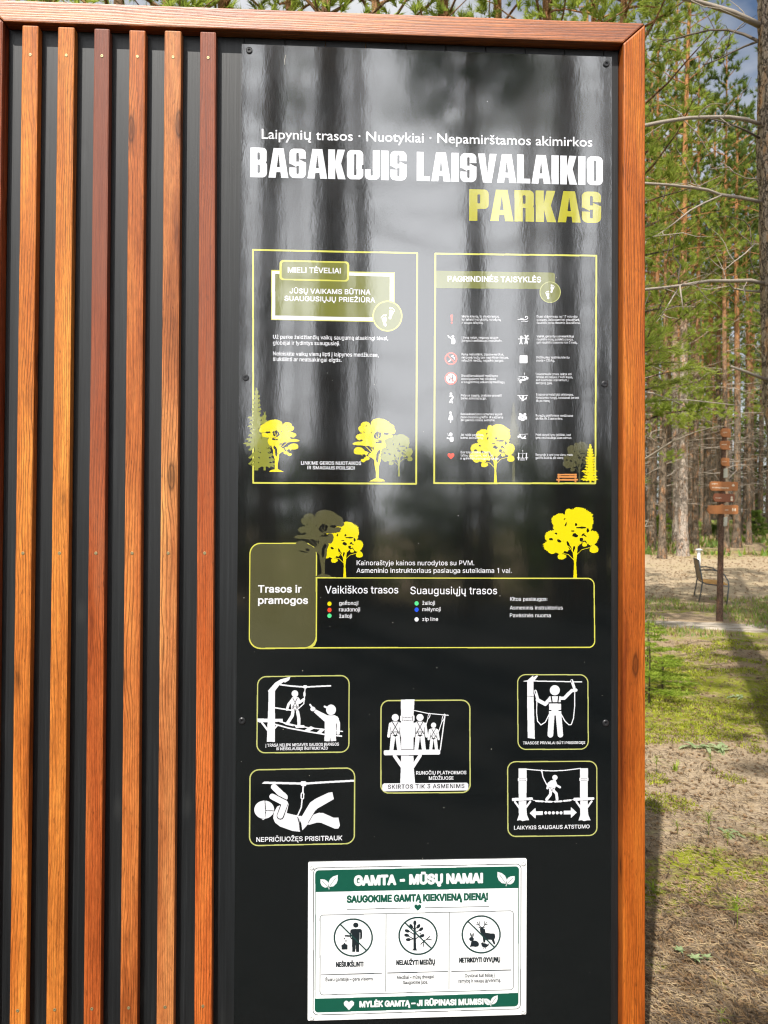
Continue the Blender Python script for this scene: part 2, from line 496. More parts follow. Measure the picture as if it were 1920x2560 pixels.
class Art:
    def __init__(s, x0, y0, x1, y1, res, Y):
        s.Y = Y
        cs = [at(x, y, Y) for x, y in ((x0, y0), (x1, y0), (x0, y1), (x1, y1))]
        s.u0, s.w0 = min(c[0] for c in cs), min(c[1] for c in cs)
        s.h = res
        s.nx = int((max(c[0] for c in cs) - s.u0) / res) + 1
        s.nz = int((max(c[1] for c in cs) - s.w0) / res) + 1
        s.c = np.full((s.nz, s.nx), -1, np.int16)
        s.mm = DIST / FPX                      # metres per photo pixel

    def uv(s, pts, V=ID): return [at(*V(p), s.Y) for p in pts]

    def fill(s, conts, col, grow=0.0, body=True, closed=True):
        if isinstance(col, str): col = INAMES.index(col)
        P = np.array([p for c in conts for p in c])
        h = s.h
        i0 = max(0, int((P[:, 0].min() - grow - s.u0) / h) - 1)
        i1 = min(s.nx, int((P[:, 0].max() + grow - s.u0) / h) + 2)
        j0 = max(0, int((P[:, 1].min() - grow - s.w0) / h) - 1)
        j1 = min(s.nz, int((P[:, 1].max() + grow - s.w0) / h) + 2)
        if i1 <= i0 or j1 <= j0: return
        X = (s.u0 + (np.arange(i0, i1) + 0.5) * h)[None, :]
        Z = (s.w0 + (np.arange(j0, j1) + 0.5) * h)[:, None]
        wn = np.zeros((j1 - j0, i1 - i0), np.int16)
        near = np.zeros(wn.shape, bool)
        for c in conts:
            n = len(c)
            for k in range(n if closed else n - 1):
                (xa, za), (xb, zb_) = c[k], c[(k + 1) % n]
                if body and za != zb_:
                    lo, hi = min(za, zb_), max(za, zb_)
                    m = (Z >= lo) & (Z < hi)
                    xc = xa + (Z - za) * ((xb - xa) / (zb_ - za))
                    wn += np.where(m & (xc > X), 1 if zb_ > za else -1, 0).astype(np.int16)
                if grow > 0:
                    dx, dz = xb - xa, zb_ - za
                    L = dx * dx + dz * dz
                    t = np.clip(((X - xa) * dx + (Z - za) * dz) / L, 0, 1) if L > 0 else 0
                    near |= ((X - xa - t * dx) ** 2 + (Z - za - t * dz) ** 2) < grow * grow
        s.c[j0:j1, i0:i1][(wn != 0) | near] = col

    def poly(s, pts, col, V=ID, grow=0.0): s.fill([s.uv(pts, V)], col, grow * s.mm)
    def stroke(s, pts, wpx, col, V=ID, closed=False): s.fill([s.uv(pts, V)], col, wpx / 2 * s.mm, False, closed)

    def ell(s, c, rx, ry, col, V=ID, rot=0.0, n=28, jag=0.0, lobes=0, seed=0):
        g = random.Random(seed)
        pts = []
        for k in range(n):
            t = 2 * math.pi * k / n
            q = 1 + (g.uniform(-jag, jag) if jag else 0)
            x, y = rx * q * math.cos(t), ry * q * math.sin(t)
            pts.append((c[0] + x * math.cos(rot) - y * math.sin(rot), c[1] + x * math.sin(rot) + y * math.cos(rot)))
        s.poly(pts, col, V)

    def rpts(s, q, rad, V=ID):                 # q: tl, tr, br, bl
        q = [V(p) for p in q]
        out = []
        rr = rad if hasattr(rad, '__len__') else [rad] * 4
        for i in range(4):
            p, a, b = Vector(q[i]), Vector(q[i - 1]), Vector(q[(i + 1) % 4])
            da, db = (a - p).normalized(), (b - p).normalized()
            for k in range(9):
                t = k / 8
                A, B = p + da * rr[i], p + db * rr[i]
                if rr[i] == 0:
                    out.append((p.x, p.y)); break
                ang = t * math.pi / 2
                o = p + da * rr[i] * (1 - math.sin(ang)) + db * rr[i] * (1 - math.cos(ang))
                out.append((o.x, o.y))
        return out

    def rrect(s, q, rad, col, V=ID): s.poly(s.rpts(q, rad, V), col)
    def rline(s, q, rad, wpx, col, V=ID): s.stroke(s.rpts(q, rad, V), wpx, col, ID, True)

    def text(s, st, pl, pr, cap, col, bold=0.0, font='I', V=ID, gap=0.0, bx=None):
        G, CAP = FONTS[font]
        bold *= 0.5 if cap > 12 else 0.34
        pl, pr = V(pl), V(pr)
        A, B = Vector(at(*pl, s.Y)), Vector(at(*pr, s.Y))
        d = B - A
        L = d.length
        d /= L
        u = Vector((-d.y, d.x))
        k = cap * s.mm / CAP * (1 - bold * 0.8)
        x, items = 0.0, []
        for ch in st:
            a, g = G[ch]
            items.append((x, g))
            x += a + gap
        first = min(p[0] for c in items[0][1] for p in c)
        last = items[-1][0] + max(p[0] for c in items[-1][1] for p in c)
        gr = bold * cap * s.mm * 0.5
        sx = (L - 2 * gr) / ((last - first) * k)
        O = A + d * gr + u * gr * 0.9
        for x, g in items:
            if not g: continue
            cs = []
            for c in g:
                cs.append([((O + d * ((x + px - first) * k * sx) + u * (py * k)).x, (O + d * ((x + px - first) * k * sx) + u * (py * k)).y) for px, py in c])
            s.fill(cs, col, gr)

    def build(s, name, parent, mats=None, label=None, loc=None):
        V, F, I = [], [], []
        used = sorted(set(int(v) for v in np.unique(s.c) if v >= 0))
        act = {}
        def flush(key, j0, j1):
            a, b, c = key
            n = len(V)
            xa, xb = s.u0 + a * s.h, s.u0 + b * s.h
            za, zb_ = s.w0 + j0 * s.h, s.w0 + j1 * s.h
            V.extend(((xa, s.Y, za), (xb, s.Y, za), (xb, s.Y, zb_), (xa, s.Y, zb_)))
            F.append((n, n + 1, n + 2, n + 3))
            I.append(used.index(c))
        for j in range(s.nz + 1):
            runs = set()
            if j < s.nz:
                row = s.c[j]
                ch = np.flatnonzero(np.diff(row)) + 1
                st = np.concatenate(([0], ch))
                en = np.concatenate((ch, [s.nx]))
                runs = {(int(a), int(b), int(row[a])) for a, b in zip(st, en) if row[a] >= 0}
            for key in list(act):
                if key not in runs: flush(key, act.pop(key), j)
            for key in runs: act.setdefault(key, j)
        o = from_py(name, V, F, parent, [ink(INAMES[c]) for c in used], idx=I)
        if label: o['label'] = label
        if parent and parent.location.length > 0:
            o.matrix_parent_inverse = Matrix.Translation(-parent.location)
        return o

# ---------------------------------------------------------------- letter outlines (advance | contours), 1/1000 em
_FI = """ 188|
!196|67,160 63,509 132,509 128,160;98,-4 81,-1 66,9 56,24 52,41 56,58 66,73 81,83 98,86 116,83 130,73 140,58 143,41 140,24 130,9 116,-1
,188|38,-119 68,71 137,71 84,-119
-453|337,244 337,188 114,188 114,244
.188|95,-4 78,-1 63,9 53,24 50,41 53,59 63,73 78,83 95,87 113,83 128,73 138,59 141,41 138,24 128,9 113,-1
/249|235,533 71,-76 14,-76 178,533
1400|276,509 276,0 212,0 212,448 209,448 106,388 106,447 218,509
2453|64,0 64,47 234,229 282,282 311,327 320,371 317,397 308,419 293,436 273,449 224,460 196,457 172,447 153,433 139,413 130,390 127,362 66,362 68,391 75,418 86,442 111,473 143,496 168,507 196,513 225,516 254,513 281,507 306,497 337,474 361,445 376,411 381,372 371,318 336,259 267,180 153,60 153,57 389,57 389,0
3453|218,-7 188,-5 159,1 133,10 98,30 70,57 52,91 44,132 109,132 115,107 126,87 144,71 165,59 219,50 275,61 297,74 315,93 325,116 329,145 326,172 316,196 299,217 275,234 242,244 201,248 157,248 157,299 288,448 288,452 70,452 70,509 372,509 372,461 211,278 211,289 247,290 279,286 308,276 333,262 354,244 371,222 383,198 391,173 393,145 390,116 383,90 370,66 354,45 333,27 309,12 281,2 251,-5
5453|221,-7 192,-5 165,1 140,11 108,32 83,60 66,93 60,130 122,130 127,108 138,89 173,60 221,50 250,53 276,64 298,82 314,104 324,131 328,162 324,193 314,221 297,244 275,262 248,273 218,277 167,268 128,246 67,253 96,509 366,509 366,452 151,452 134,301 136,301 178,325 229,334 263,330 294,321 321,306 345,285 364,260 379,231 388,199 391,163 388,132 381,102 369,76 352,52 332,32 309,15 282,3 253,-4
7453|97,0 323,448 323,452 62,452 62,509 391,509 391,449 165,0
:188|95,-4 78,-1 63,9 53,24 50,41 53,59 63,73 78,83 95,87 113,83 128,73 138,59 141,41 138,24 128,9 113,-1;95,271 78,274 63,284 53,299 50,316 53,334 63,349 78,359 95,362 113,359 128,349 138,334 141,316 138,299 128,284 113,274
A480|16,0 201,509 276,509 463,0 395,0 287,302 264,372 232,478 245,478 213,371 191,302 85,0;110,142 110,199 370,199 370,142
B456|60,0 60,509 241,509 274,507 304,501 329,491 359,469 381,442 394,410 398,374 395,344 387,320 356,286 315,267 315,262 339,257 363,245 385,227 402,203 414,173 418,136 413,100 400,67 377,39 344,18 317,8 284,2 247,0;125,57 245,57 281,60 309,67 330,80 349,105 355,137 352,161 342,184 327,203 306,218 279,228 248,231 125,231;125,285 238,285 288,296 308,309 323,326 333,348 336,372 330,403 313,429 283,446 240,452 125,452
D502|219,0 96,0 96,57 215,57 254,60 288,68 318,81 343,99 363,122 379,149 390,181 397,216 399,255 397,294 390,329 379,361 364,388 344,410 320,428 291,441 258,449 221,452 93,452 93,509 225,509 273,505 315,495 353,478 385,455 412,426 433,391 449,351 458,306 462,255 458,205 449,159 433,119 411,83 384,54 351,31 312,14 268,3;125,509 125,0 60,0 60,509
E419|60,0 60,509 372,509 372,452 125,452 125,286 355,286 355,229 125,229 125,57 375,57 375,0
F410|60,0 60,509 369,509 369,452 125,452 125,278 346,278 346,221 125,221 125,0
G520|269,-7 225,-3 185,7 149,25 118,49 91,79 69,116 53,157 43,203 40,254 43,305 53,352 69,393 91,429 117,459 149,484 184,501 223,512 265,516 304,513 340,504 374,489 403,469 429,445 449,416 465,384 474,349 408,349 387,393 356,427 315,448 265,456 236,453 209,445 183,432 160,414 141,392 125,364 113,332 106,295 103,254 106,213 113,177 125,145 141,117 161,95 184,76 210,63 238,56 269,53 309,57 345,71 374,93 396,123 407,147 413,173 415,202 434,199 283,199 283,256 478,256 478,200 475,160 466,124 451,91 431,62 406,38 377,19 344,5 308,-4
I196|66,0 66,509 130,509 130,0
J396|185,-7 143,-2 106,11 75,33 52,63 38,100 33,145 33,173 98,173 98,145 104,104 122,74 149,56 185,50 220,56 248,74 266,104 272,145 272,509 336,509 336,145 332,100 318,63 294,33 263,11 227,-2
K467|104,145 104,216 139,261 174,303 212,344 364,509 448,509 231,276 228,276;60,0 60,509 125,509 125,334 124,225 125,193 125,0;372,0 188,259 228,309 449,0
L393|60,0 60,509 125,509 125,57 361,57 361,0
M628|60,0 60,509 152,509 277,187 287,159 299,123 311,84 322,49 307,49 318,83 330,121 342,158 352,187 476,509 568,509 568,0 504,0 504,291 504,327 505,369 506,413 507,457 513,457 498,409 482,363 467,322 456,291 342,0 286,0 170,291 159,321 145,361 129,408 112,457 119,457 120,416 121,372 122,328 122,291 122,0
N523|60,0 60,509 136,509 343,183 363,151 388,107 414,55 405,54 401,108 399,157 399,195 399,509 463,509 463,0 387,0 202,290 177,331 148,381 108,452 119,454 122,384 124,328 125,291 125,0
O533|267,-7 225,-3 186,7 150,25 119,49 92,79 70,115 53,157 44,203 40,254 44,305 53,352 70,393 92,429 119,459 150,484 186,501 225,512 267,516 309,512 348,501 384,484 415,459 442,429 464,393 480,352 490,305 493,254 490,203 480,157 464,115 442,79 415,49 384,25 348,7 309,-3;267,53 296,55 324,63 349,76 372,94 392,116 408,144 420,176 428,213 430,254 428,295 420,332 408,365 392,392 372,415 349,433 324,446 296,453 267,456 237,453 210,445 184,433 161,415 142,392 125,364 113,332 106,295 103,254 106,213 113,176 125,144 142,117 161,94 184,76 210,63 237,55
P445|60,0 60,509 235,509 272,506 305,499 332,487 356,471 375,452 390,430 400,404 407,377 409,348 407,318 400,291 390,265 375,243 356,223 332,207 305,195 272,188 235,186 109,186 109,242 233,242 269,246 297,256 318,272 333,294 342,319 344,348 342,376 333,402 318,423 297,439 268,449 232,452 125,452 125,0
R449|60,0 60,509 236,509 273,506 305,500 333,489 367,465 390,433 401,408 407,381 409,352 407,323 401,296 390,271 367,240 333,217 305,206 273,200 236,198 96,198 96,255 234,255 269,258 298,267 319,281 334,300 342,324 345,352 342,380 334,405 319,425 298,440 269,449 233,452 125,452 125,0;353,0 230,229 303,229 428,0
S447|224,-9 188,-7 156,-1 128,9 102,23 81,40 64,60 51,83 42,109 38,137 104,137 110,110 123,88 142,71 166,59 224,49 257,52 286,60 311,74 329,92 341,114 346,139 342,161 332,179 296,205 245,222 184,239 145,253 112,269 86,289 67,313 56,341 52,372 58,413 75,448 92,468 113,484 138,498 165,508 195,514 227,516 259,514 289,508 316,498 351,476 377,449 394,415 401,378 337,378 326,412 302,437 280,449 254,456 225,459 194,456 167,448 145,435 129,418 118,398 115,376 119,352 131,334 169,308 212,293 264,279 312,264 359,238 395,198 405,171 408,139 403,99 386,64 370,43 349,25 323,11 294,0 261,-7
T449|32,452 32,509 417,509 417,452 257,452 257,0 193,0 193,452
U517|259,-8 220,-6 186,2 154,15 126,33 103,55 85,80 71,108 63,140 60,173 60,509 124,509 124,178 128,144 141,113 160,87 187,68 220,56 259,52 298,56 331,68 357,87 377,113 389,144 393,178 393,509 457,509 457,173 454,140 446,108 433,80 414,55 391,33 363,15 332,2 297,-6
V480|204,0 16,509 84,509 192,206 215,137 248,31 235,31 267,138 290,206 395,509 463,509 278,0
Y472|203,0 203,208 16,509 91,509 192,344 222,292 250,230 224,230 251,293 280,344 381,509 455,509 268,208 268,0
a389|160,-9 126,-5 94,5 68,22 48,45 35,73 30,108 34,138 43,161 58,179 78,193 125,211 178,220 234,227 265,235 273,243 276,255 276,257 267,297 240,322 196,331 149,322 118,301 100,274 41,291 57,322 79,346 104,364 133,375 194,384 239,379 286,360 306,343 322,320 333,290 337,251 337,0 277,0 277,52 272,52 252,25 215,1;170,45 202,49 228,59 248,74 263,93 272,115 276,138 276,190 259,182 231,176 200,171 175,168 134,159 103,139 95,124 92,105 102,72 130,52
b424|229,-8 198,-5 172,4 138,31 118,59 112,59 112,0 53,0 53,509 114,509 114,319 118,319 137,346 171,373 197,381 229,384 259,382 287,374 313,361 335,342 354,320 370,293 381,261 388,227 390,189 388,151 381,116 370,84 355,57 336,34 313,16 288,3 260,-6;220,47 253,51 279,66 301,88 316,117 325,151 328,189 325,227 316,261 301,290 280,311 253,325 220,330 188,325 161,312 140,291 125,263 116,229 113,189 116,150 125,115 140,86 162,65 188,51
c396|207,-8 174,-5 144,3 117,16 93,35 72,58 56,85 44,116 37,150 34,187 37,225 44,260 56,291 72,318 93,341 117,360 144,374 174,382 207,384 260,377 305,356 340,322 362,277 303,262 290,289 270,311 242,325 207,330 173,325 145,310 124,287 108,258 99,224 96,187 99,151 108,117 124,89 145,66 173,51 207,46 243,52 271,66 292,89 304,117 363,102 341,56 306,21 261,-1
d424|195,-8 165,-6 137,3 111,16 89,34 70,57 55,84 43,116 36,151 34,189 36,227 43,261 55,293 70,320 89,342 112,361 137,374 165,382 196,384 228,381 253,373 287,346 306,319 311,319 311,509 372,509 372,0 313,0 313,59 307,59 287,31 252,4 227,-5;205,47 236,51 263,65 284,86 299,115 309,150 312,189 309,229 300,263 284,291 263,312 237,325 205,330 172,325 145,311 124,290 108,261 99,227 96,189 99,151 109,117 124,88 145,66 172,51
e404|212,-8 177,-5 145,3 117,16 92,35 72,58 56,85 44,116 37,150 34,187 36,224 44,258 55,290 71,317 91,340 115,359 142,373 172,382 205,384 266,374 294,361 319,341 341,315 357,282 365,256 370,227 371,194 371,169 75,169 75,221 338,221 310,202 307,237 298,269 283,294 263,314 237,326 205,330 173,326 146,313 125,294 109,270 99,241 96,211 96,178 100,139 110,106 128,80 151,61 179,50 212,46 254,53 285,73 306,105 365,91 353,63 335,39 311,19 283,4 249,-5
f254|228,379 228,327 6,327 6,379;81,0 81,432 84,461 96,486 113,505 135,519 187,530 222,527 243,521 227,468 215,472 195,474 171,470 154,460 145,443 142,419 142,0
g425|207,-151 168,-148 134,-140 82,-110 51,-69 101,-41 122,-66 154,-88 207,-97 249,-92 282,-75 304,-47 311,-6 311,68 306,68 287,41 252,16 227,8 195,5 165,7 138,14 113,27 90,43 71,65 55,90 43,120 36,154 34,191 36,229 43,263 55,293 71,320 90,342 112,361 138,374 166,382 196,384 228,382 253,373 288,346 308,319 313,319 313,379 372,379 372,-9 370,-40 363,-67 350,-90 324,-117 291,-136 265,-144 237,-149;205,59 237,63 264,75 285,95 300,121 309,154 312,193 309,231 300,264 285,291 264,312 237,325 205,330 172,325 145,312 124,290 109,262 99,229 96,193 99,155 109,123 124,96 145,76 172,63
h410|114,227 114,0 53,0 53,509 114,509 114,287 102,287 116,319 132,344 152,362 187,379 227,384 264,380 295,369 321,349 341,321 350,298 355,271 357,240 357,0 296,0 296,235 290,275 273,304 246,323 210,329 184,326 161,317 141,303 126,283 117,257
i167|53,0 53,379 114,379 114,0;84,443 67,446 54,455 44,468 41,483 44,499 54,512 67,521 84,524 100,521 114,512 123,499 126,483 123,468 114,455 100,446
j167|53,379 114,379 114,-30 111,-63 102,-90 86,-113 65,-129 37,-139 4,-143 -10,-143 -10,-87 2,-87 25,-83 40,-72 50,-54 53,-29;83,443 67,446 53,455 44,468 41,483 44,499 53,512 67,521 83,524 100,521 114,512 123,499 126,483 123,468 114,455 100,446
k381|110,137 110,212 121,212 284,379 360,379 184,199 177,199;53,0 53,509 114,509 114,0;294,0 148,186 191,229 372,0
l175|57,0 57,509 118,509 118,0
m610|53,0 53,379 112,379 112,295 108,295 118,323 132,346 172,376 219,386 257,380 287,361 309,331 321,295 312,295 322,321 337,343 381,375 437,386 468,383 497,372 522,354 541,328 553,296 557,255 557,0 496,0 496,254 490,289 473,313 447,326 419,330 395,328 374,320 345,290 335,247 335,0 274,0 274,260 269,288 253,311 229,326 199,330 158,320 140,307 126,289 117,266 114,238 114,0
n410|114,227 114,0 53,0 53,379 112,379 112,287 102,287 116,319 132,344 152,362 187,379 227,384 264,380 295,369 321,349 341,321 350,298 355,271 357,240 357,0 296,0 296,235 290,275 273,304 246,323 210,329 184,326 161,317 141,303 126,283 117,257
o415|207,-8 174,-5 144,3 117,16 93,35 72,58 56,85 44,116 37,150 34,187 37,225 44,260 56,291 72,318 93,341 117,360 144,374 174,382 207,384 241,382 271,374 299,360 323,341 343,318 359,291 371,260 379,225 381,187 379,150 371,116 359,85 343,58 323,35 299,16 271,3 241,-5;207,46 242,51 270,66 292,89 307,117 316,151 319,187 316,224 307,258 292,287 270,310 242,325 207,330 173,325 145,310 124,287 108,258 99,224 96,187 99,151 108,117 124,89 145,66 173,51
p424|53,-143 53,379 112,379 112,319 118,319 137,346 171,373 197,381 229,384 259,382 287,374 313,361 335,342 354,320 370,293 381,261 388,227 390,189 388,151 381,116 370,84 355,57 336,34 313,16 288,3 260,-6 229,-8 198,-5 173,4 138,31 118,59 114,59 114,-143;220,47 253,51 279,66 301,88 316,117 325,151 328,189 325,227 316,261 301,290 280,311 253,325 220,330 188,325 161,312 140,291 125,263 116,229 113,189 116,150 125,115 140,86 162,65 188,51
r259|53,0 53,379 112,379 112,321 115,321 130,347 152,367 181,380 213,385 229,384 243,384 243,322 230,324 207,326 182,323 159,315 140,301 126,284 117,262 114,237 114,0
s365|182,-8 145,-5 112,3 84,18 62,38 45,63 36,94 94,107 105,79 124,60 150,49 181,45 217,50 244,62 262,81 268,103 265,121 254,136 237,147 212,155 149,170 118,180 92,192 72,208 53,237 47,274 51,305 65,332 87,354 115,370 149,381 187,384 223,381 254,372 279,358 299,339 324,290 268,277 258,298 243,316 219,328 187,333 156,329 131,317 114,299 109,277 112,258 124,243 172,223 229,209 261,200 287,187 306,171 325,142 331,107 326,75 312,47 290,24 260,6 223,-5
t227|204,379 204,327 6,327 6,379;65,471 126,471 126,98 128,76 136,61 150,53 170,50 185,51 202,54 213,2 192,-3 168,-4 138,-1 113,7 92,21 72,52 65,93
u410|182,-5 146,-1 115,11 89,31 69,59 60,82 54,109 53,139 53,379 114,379 114,144 119,105 137,75 164,56 200,50 226,53 249,62 268,77 283,97 293,122 296,153 296,379 357,379 357,0 298,0 298,92 307,92 294,60 277,35 257,17 222,0
v389|163,0 17,379 84,379 165,155 187,87 206,21 184,21 203,87 224,155 305,379 371,379 226,0
y389|47,-139 61,-86 71,-87 104,-89 130,-74 151,-36 163,-1 17,379 84,379 165,155 187,87 206,21 184,21 202,87 224,155 305,379 371,379 204,-58 177,-107 139,-136 91,-145 65,-143
z380|42,0 42,46 254,320 254,323 48,323 48,379 333,379 333,331 126,60 126,56 339,56 339,0
Ą480|16,0 201,509 276,509 463,0 395,0 287,302 264,372 232,478 245,478 213,371 191,302 85,0;110,142 110,199 370,199 370,142;424,-148 394,-144 368,-131 351,-111 345,-82 349,-57 361,-34 403,6 463,0 423,-34 411,-51 407,-70 414,-90 435,-97 452,-94 466,-88 484,-133 459,-143
ą389|160,-9 126,-5 94,5 68,22 48,45 35,73 30,108 34,138 43,161 58,179 78,193 125,211 178,220 234,227 265,235 273,243 276,255 276,257 267,297 240,322 196,331 149,322 118,301 100,274 41,291 57,322 79,346 104,364 133,375 194,384 239,379 286,360 306,343 322,320 333,290 337,251 337,0 277,0 277,52 272,52 252,25 215,1;170,45 202,49 228,59 248,74 263,93 272,115 276,138 276,190 259,182 231,176 200,171 175,168 134,159 103,139 95,124 92,105 102,72 130,52;297,-145 267,-141 242,-128 224,-108 219,-79 222,-56 234,-34 276,5 337,0 297,-32 284,-48 280,-68 287,-87 308,-94 326,-91 339,-86 357,-130 332,-140
Č510|267,-7 225,-3 186,7 150,25 119,49 92,79 70,115 53,157 44,203 40,254 44,305 53,352 70,393 92,429 119,459 150,484 186,501 225,512 267,516 340,504 373,490 402,471 427,447 448,418 463,385 473,348 408,348 389,395 357,428 315,449 267,456 237,453 209,445 184,432 161,414 141,391 125,364 113,332 106,295 103,254 106,213 113,177 125,145 141,117 161,94 184,76 210,63 237,56 267,53 315,60 357,81 389,114 408,160 473,160 463,124 448,91 428,62 402,38 373,19 341,5 305,-4;217,659 266,599 315,659 376,659 376,656 295,565 237,565 157,656 157,659
č396|207,-8 174,-5 144,3 117,16 93,35 72,58 56,85 44,116 37,150 34,187 37,225 44,260 56,291 72,318 93,341 117,360 144,374 174,382 207,384 260,377 305,356 340,322 362,277 303,262 290,289 270,311 242,325 207,330 173,325 145,310 124,287 108,258 99,224 96,187 99,151 108,117 124,89 145,66 173,51 207,46 243,52 271,66 292,89 304,117 363,102 341,56 306,21 261,-1;158,529 207,469 256,529 317,529 317,526 236,435 178,435 98,526 98,529
Ė419|60,0 60,509 372,509 372,452 125,452 125,286 355,286 355,229 125,229 125,57 375,57 375,0;218,572 202,575 188,584 179,597 175,612 179,628 188,641 202,650 218,653 234,650 248,641 257,628 260,612 257,597 248,584 234,575
ė404|212,-8 177,-5 145,3 117,16 92,35 72,58 56,85 44,116 37,150 34,187 36,224 44,258 55,290 71,317 91,340 115,359 142,373 172,382 205,384 266,374 294,361 319,341 341,315 357,282 365,256 370,227 371,194 371,169 75,169 75,221 338,221 310,202 307,237 298,269 283,294 263,314 237,326 205,330 173,326 146,313 125,294 109,270 99,241 96,211 96,178 100,139 110,106 128,80 151,61 179,50 212,46 254,53 285,73 306,105 365,91 353,63 335,39 311,19 283,4 249,-5;204,443 188,446 174,455 165,468 161,483 165,499 174,512 188,521 204,524 220,521 234,512 243,499 247,483 243,468 234,455 220,446
Ę419|60,0 60,509 372,509 372,452 125,452 125,286 355,286 355,229 125,229 125,57 375,57 375,0;336,-148 306,-144 280,-131 263,-111 257,-82 261,-58 273,-35 292,-13 318,7 376,0 336,-33 323,-51 319,-70 326,-90 347,-97 364,-94 378,-88 396,-133 371,-143
ę404|212,-8 177,-5 145,3 117,16 92,35 72,58 56,85 44,116 37,150 34,187 36,224 44,258 55,290 71,317 91,340 115,359 142,373 172,382 205,384 266,374 294,361 319,341 341,315 357,282 365,256 370,227 371,194 371,169 75,169 75,221 338,221 310,202 307,237 298,269 283,294 263,314 237,326 205,330 173,326 146,313 125,294 109,270 99,241 96,211 96,178 100,139 110,106 128,80 151,61 179,50 212,46 254,53 285,73 306,105 365,91 353,63 335,39 311,19 283,4 249,-5;299,-148 268,-144 243,-131 225,-111 220,-82 223,-58 234,-33 249,-9 269,17 365,91 342,38 314,-4 290,-39 281,-70 288,-90 310,-97 327,-94 341,-88 358,-133 334,-143
Į196|66,0 66,509 130,509 130,0;105,-148 75,-144 49,-131 32,-111 26,-82 30,-58 42,-35 61,-13 87,7 144,0 104,-33 92,-51 88,-70 95,-90 116,-97 133,-94 147,-88 165,-133 140,-143
į167|53,0 53,379 114,379 114,0;75,-148 44,-144 19,-131 2,-111 -4,-82 0,-58 11,-35 30,-13 56,7 114,0 74,-33 62,-51 57,-70 64,-90 86,-97 102,-94 116,-88 134,-133 109,-143;84,443 67,446 54,455 44,468 41,483 44,499 54,512 67,521 84,524 100,521 114,512 123,499 126,483 123,468 114,455 100,446
Š447|224,-9 188,-7 156,-1 128,9 102,23 81,40 64,60 51,83 42,109 38,137 104,137 110,110 123,88 142,71 166,59 224,49 257,52 286,60 311,74 329,92 341,114 346,139 342,161 332,179 296,205 245,222 184,239 145,253 112,269 86,289 67,313 56,341 52,372 58,413 75,448 92,468 113,484 138,498 165,508 195,514 227,516 259,514 289,508 316,498 351,476 377,449 394,415 401,378 337,378 326,412 302,437 280,449 254,456 225,459 194,456 167,448 145,435 129,418 118,398 115,376 119,352 131,334 169,308 212,293 264,279 312,264 359,238 395,198 405,171 408,139 403,99 386,64 370,43 349,25 323,11 294,0 261,-7;173,659 223,599 271,659 332,659 332,656 252,565 194,565 113,656 113,659
š365|182,-8 145,-5 112,3 84,18 62,38 45,63 36,94 94,107 105,79 124,60 150,49 181,45 217,50 244,62 262,81 268,103 265,121 254,136 237,147 212,155 149,170 118,180 92,192 72,208 53,237 47,274 51,305 65,332 87,354 115,370 149,381 187,384 223,381 254,372 279,358 299,339 324,290 268,277 258,298 243,316 219,328 187,333 156,329 131,317 114,299 109,277 112,258 124,243 172,223 229,209 261,200 287,187 306,171 325,142 331,107 326,75 312,47 290,24 260,6 223,-5;137,529 186,469 235,529 296,529 296,526 215,435 157,435 77,526 77,529
Ū517|259,-8 220,-6 186,2 154,15 126,33 103,55 85,80 71,108 63,140 60,173 60,509 124,509 124,178 128,144 141,113 160,87 187,68 220,56 259,52 298,56 331,68 357,87 377,113 389,144 393,178 393,509 457,509 457,173 454,140 446,108 433,80 414,55 391,33 363,15 332,2 297,-6;353,636 353,587 164,587 164,636
ū410|182,-5 146,-1 115,11 89,31 69,59 60,82 54,109 53,139 53,379 114,379 114,144 119,105 137,75 164,56 200,50 226,53 249,62 268,77 283,97 293,122 296,153 296,379 357,379 357,0 298,0 298,92 307,92 294,60 277,35 257,17 222,0;299,506 299,458 110,458 110,506
Ų517|259,-8 220,-6 186,2 154,15 126,33 103,55 85,80 71,108 63,140 60,173 60,509 124,509 124,178 128,144 141,113 160,87 187,68 220,56 259,52 298,56 331,68 357,87 377,113 389,144 393,178 393,509 457,509 457,173 454,140 446,108 433,80 414,55 391,33 363,15 332,2 297,-6;280,-148 249,-144 224,-131 206,-111 200,-82 204,-62 213,-45 246,-16 291,9 341,35 386,68 419,112 428,140 432,173 457,173 454,132 443,98 427,70 407,46 360,11 313,-15 276,-40 266,-54 262,-70 269,-90 291,-97 307,-94 321,-88 339,-133 314,-143
ų410|182,-5 146,-1 115,11 89,31 69,59 60,82 54,109 53,139 53,379 114,379 114,144 119,105 137,75 164,56 200,50 226,53 249,62 268,77 283,97 293,122 296,153 296,379 357,379 357,0 298,0 298,92 307,92 294,60 277,35 257,17 222,0;318,-148 288,-144 262,-131 245,-111 239,-82 243,-58 255,-35 274,-13 300,7 357,0 318,-33 305,-51 301,-70 308,-90 329,-97 346,-94 360,-88 378,-133 353,-143
Ž438|42,0 42,46 273,385 306,431 341,476 348,454 285,452 223,452 40,452 40,509 397,509 397,462 169,129 134,81 97,33 90,54 152,57 214,57 399,57 399,0;170,659 219,599 268,659 329,659 329,656 248,565 190,565 110,656 110,659
ž380|42,0 42,46 254,320 254,323 48,323 48,379 333,379 333,331 126,60 126,56 339,56 339,0;138,529 187,469 235,529 296,529 296,526 216,435 158,435 78,526 78,529
–350|350,244 350,188 0,188 0,244"""
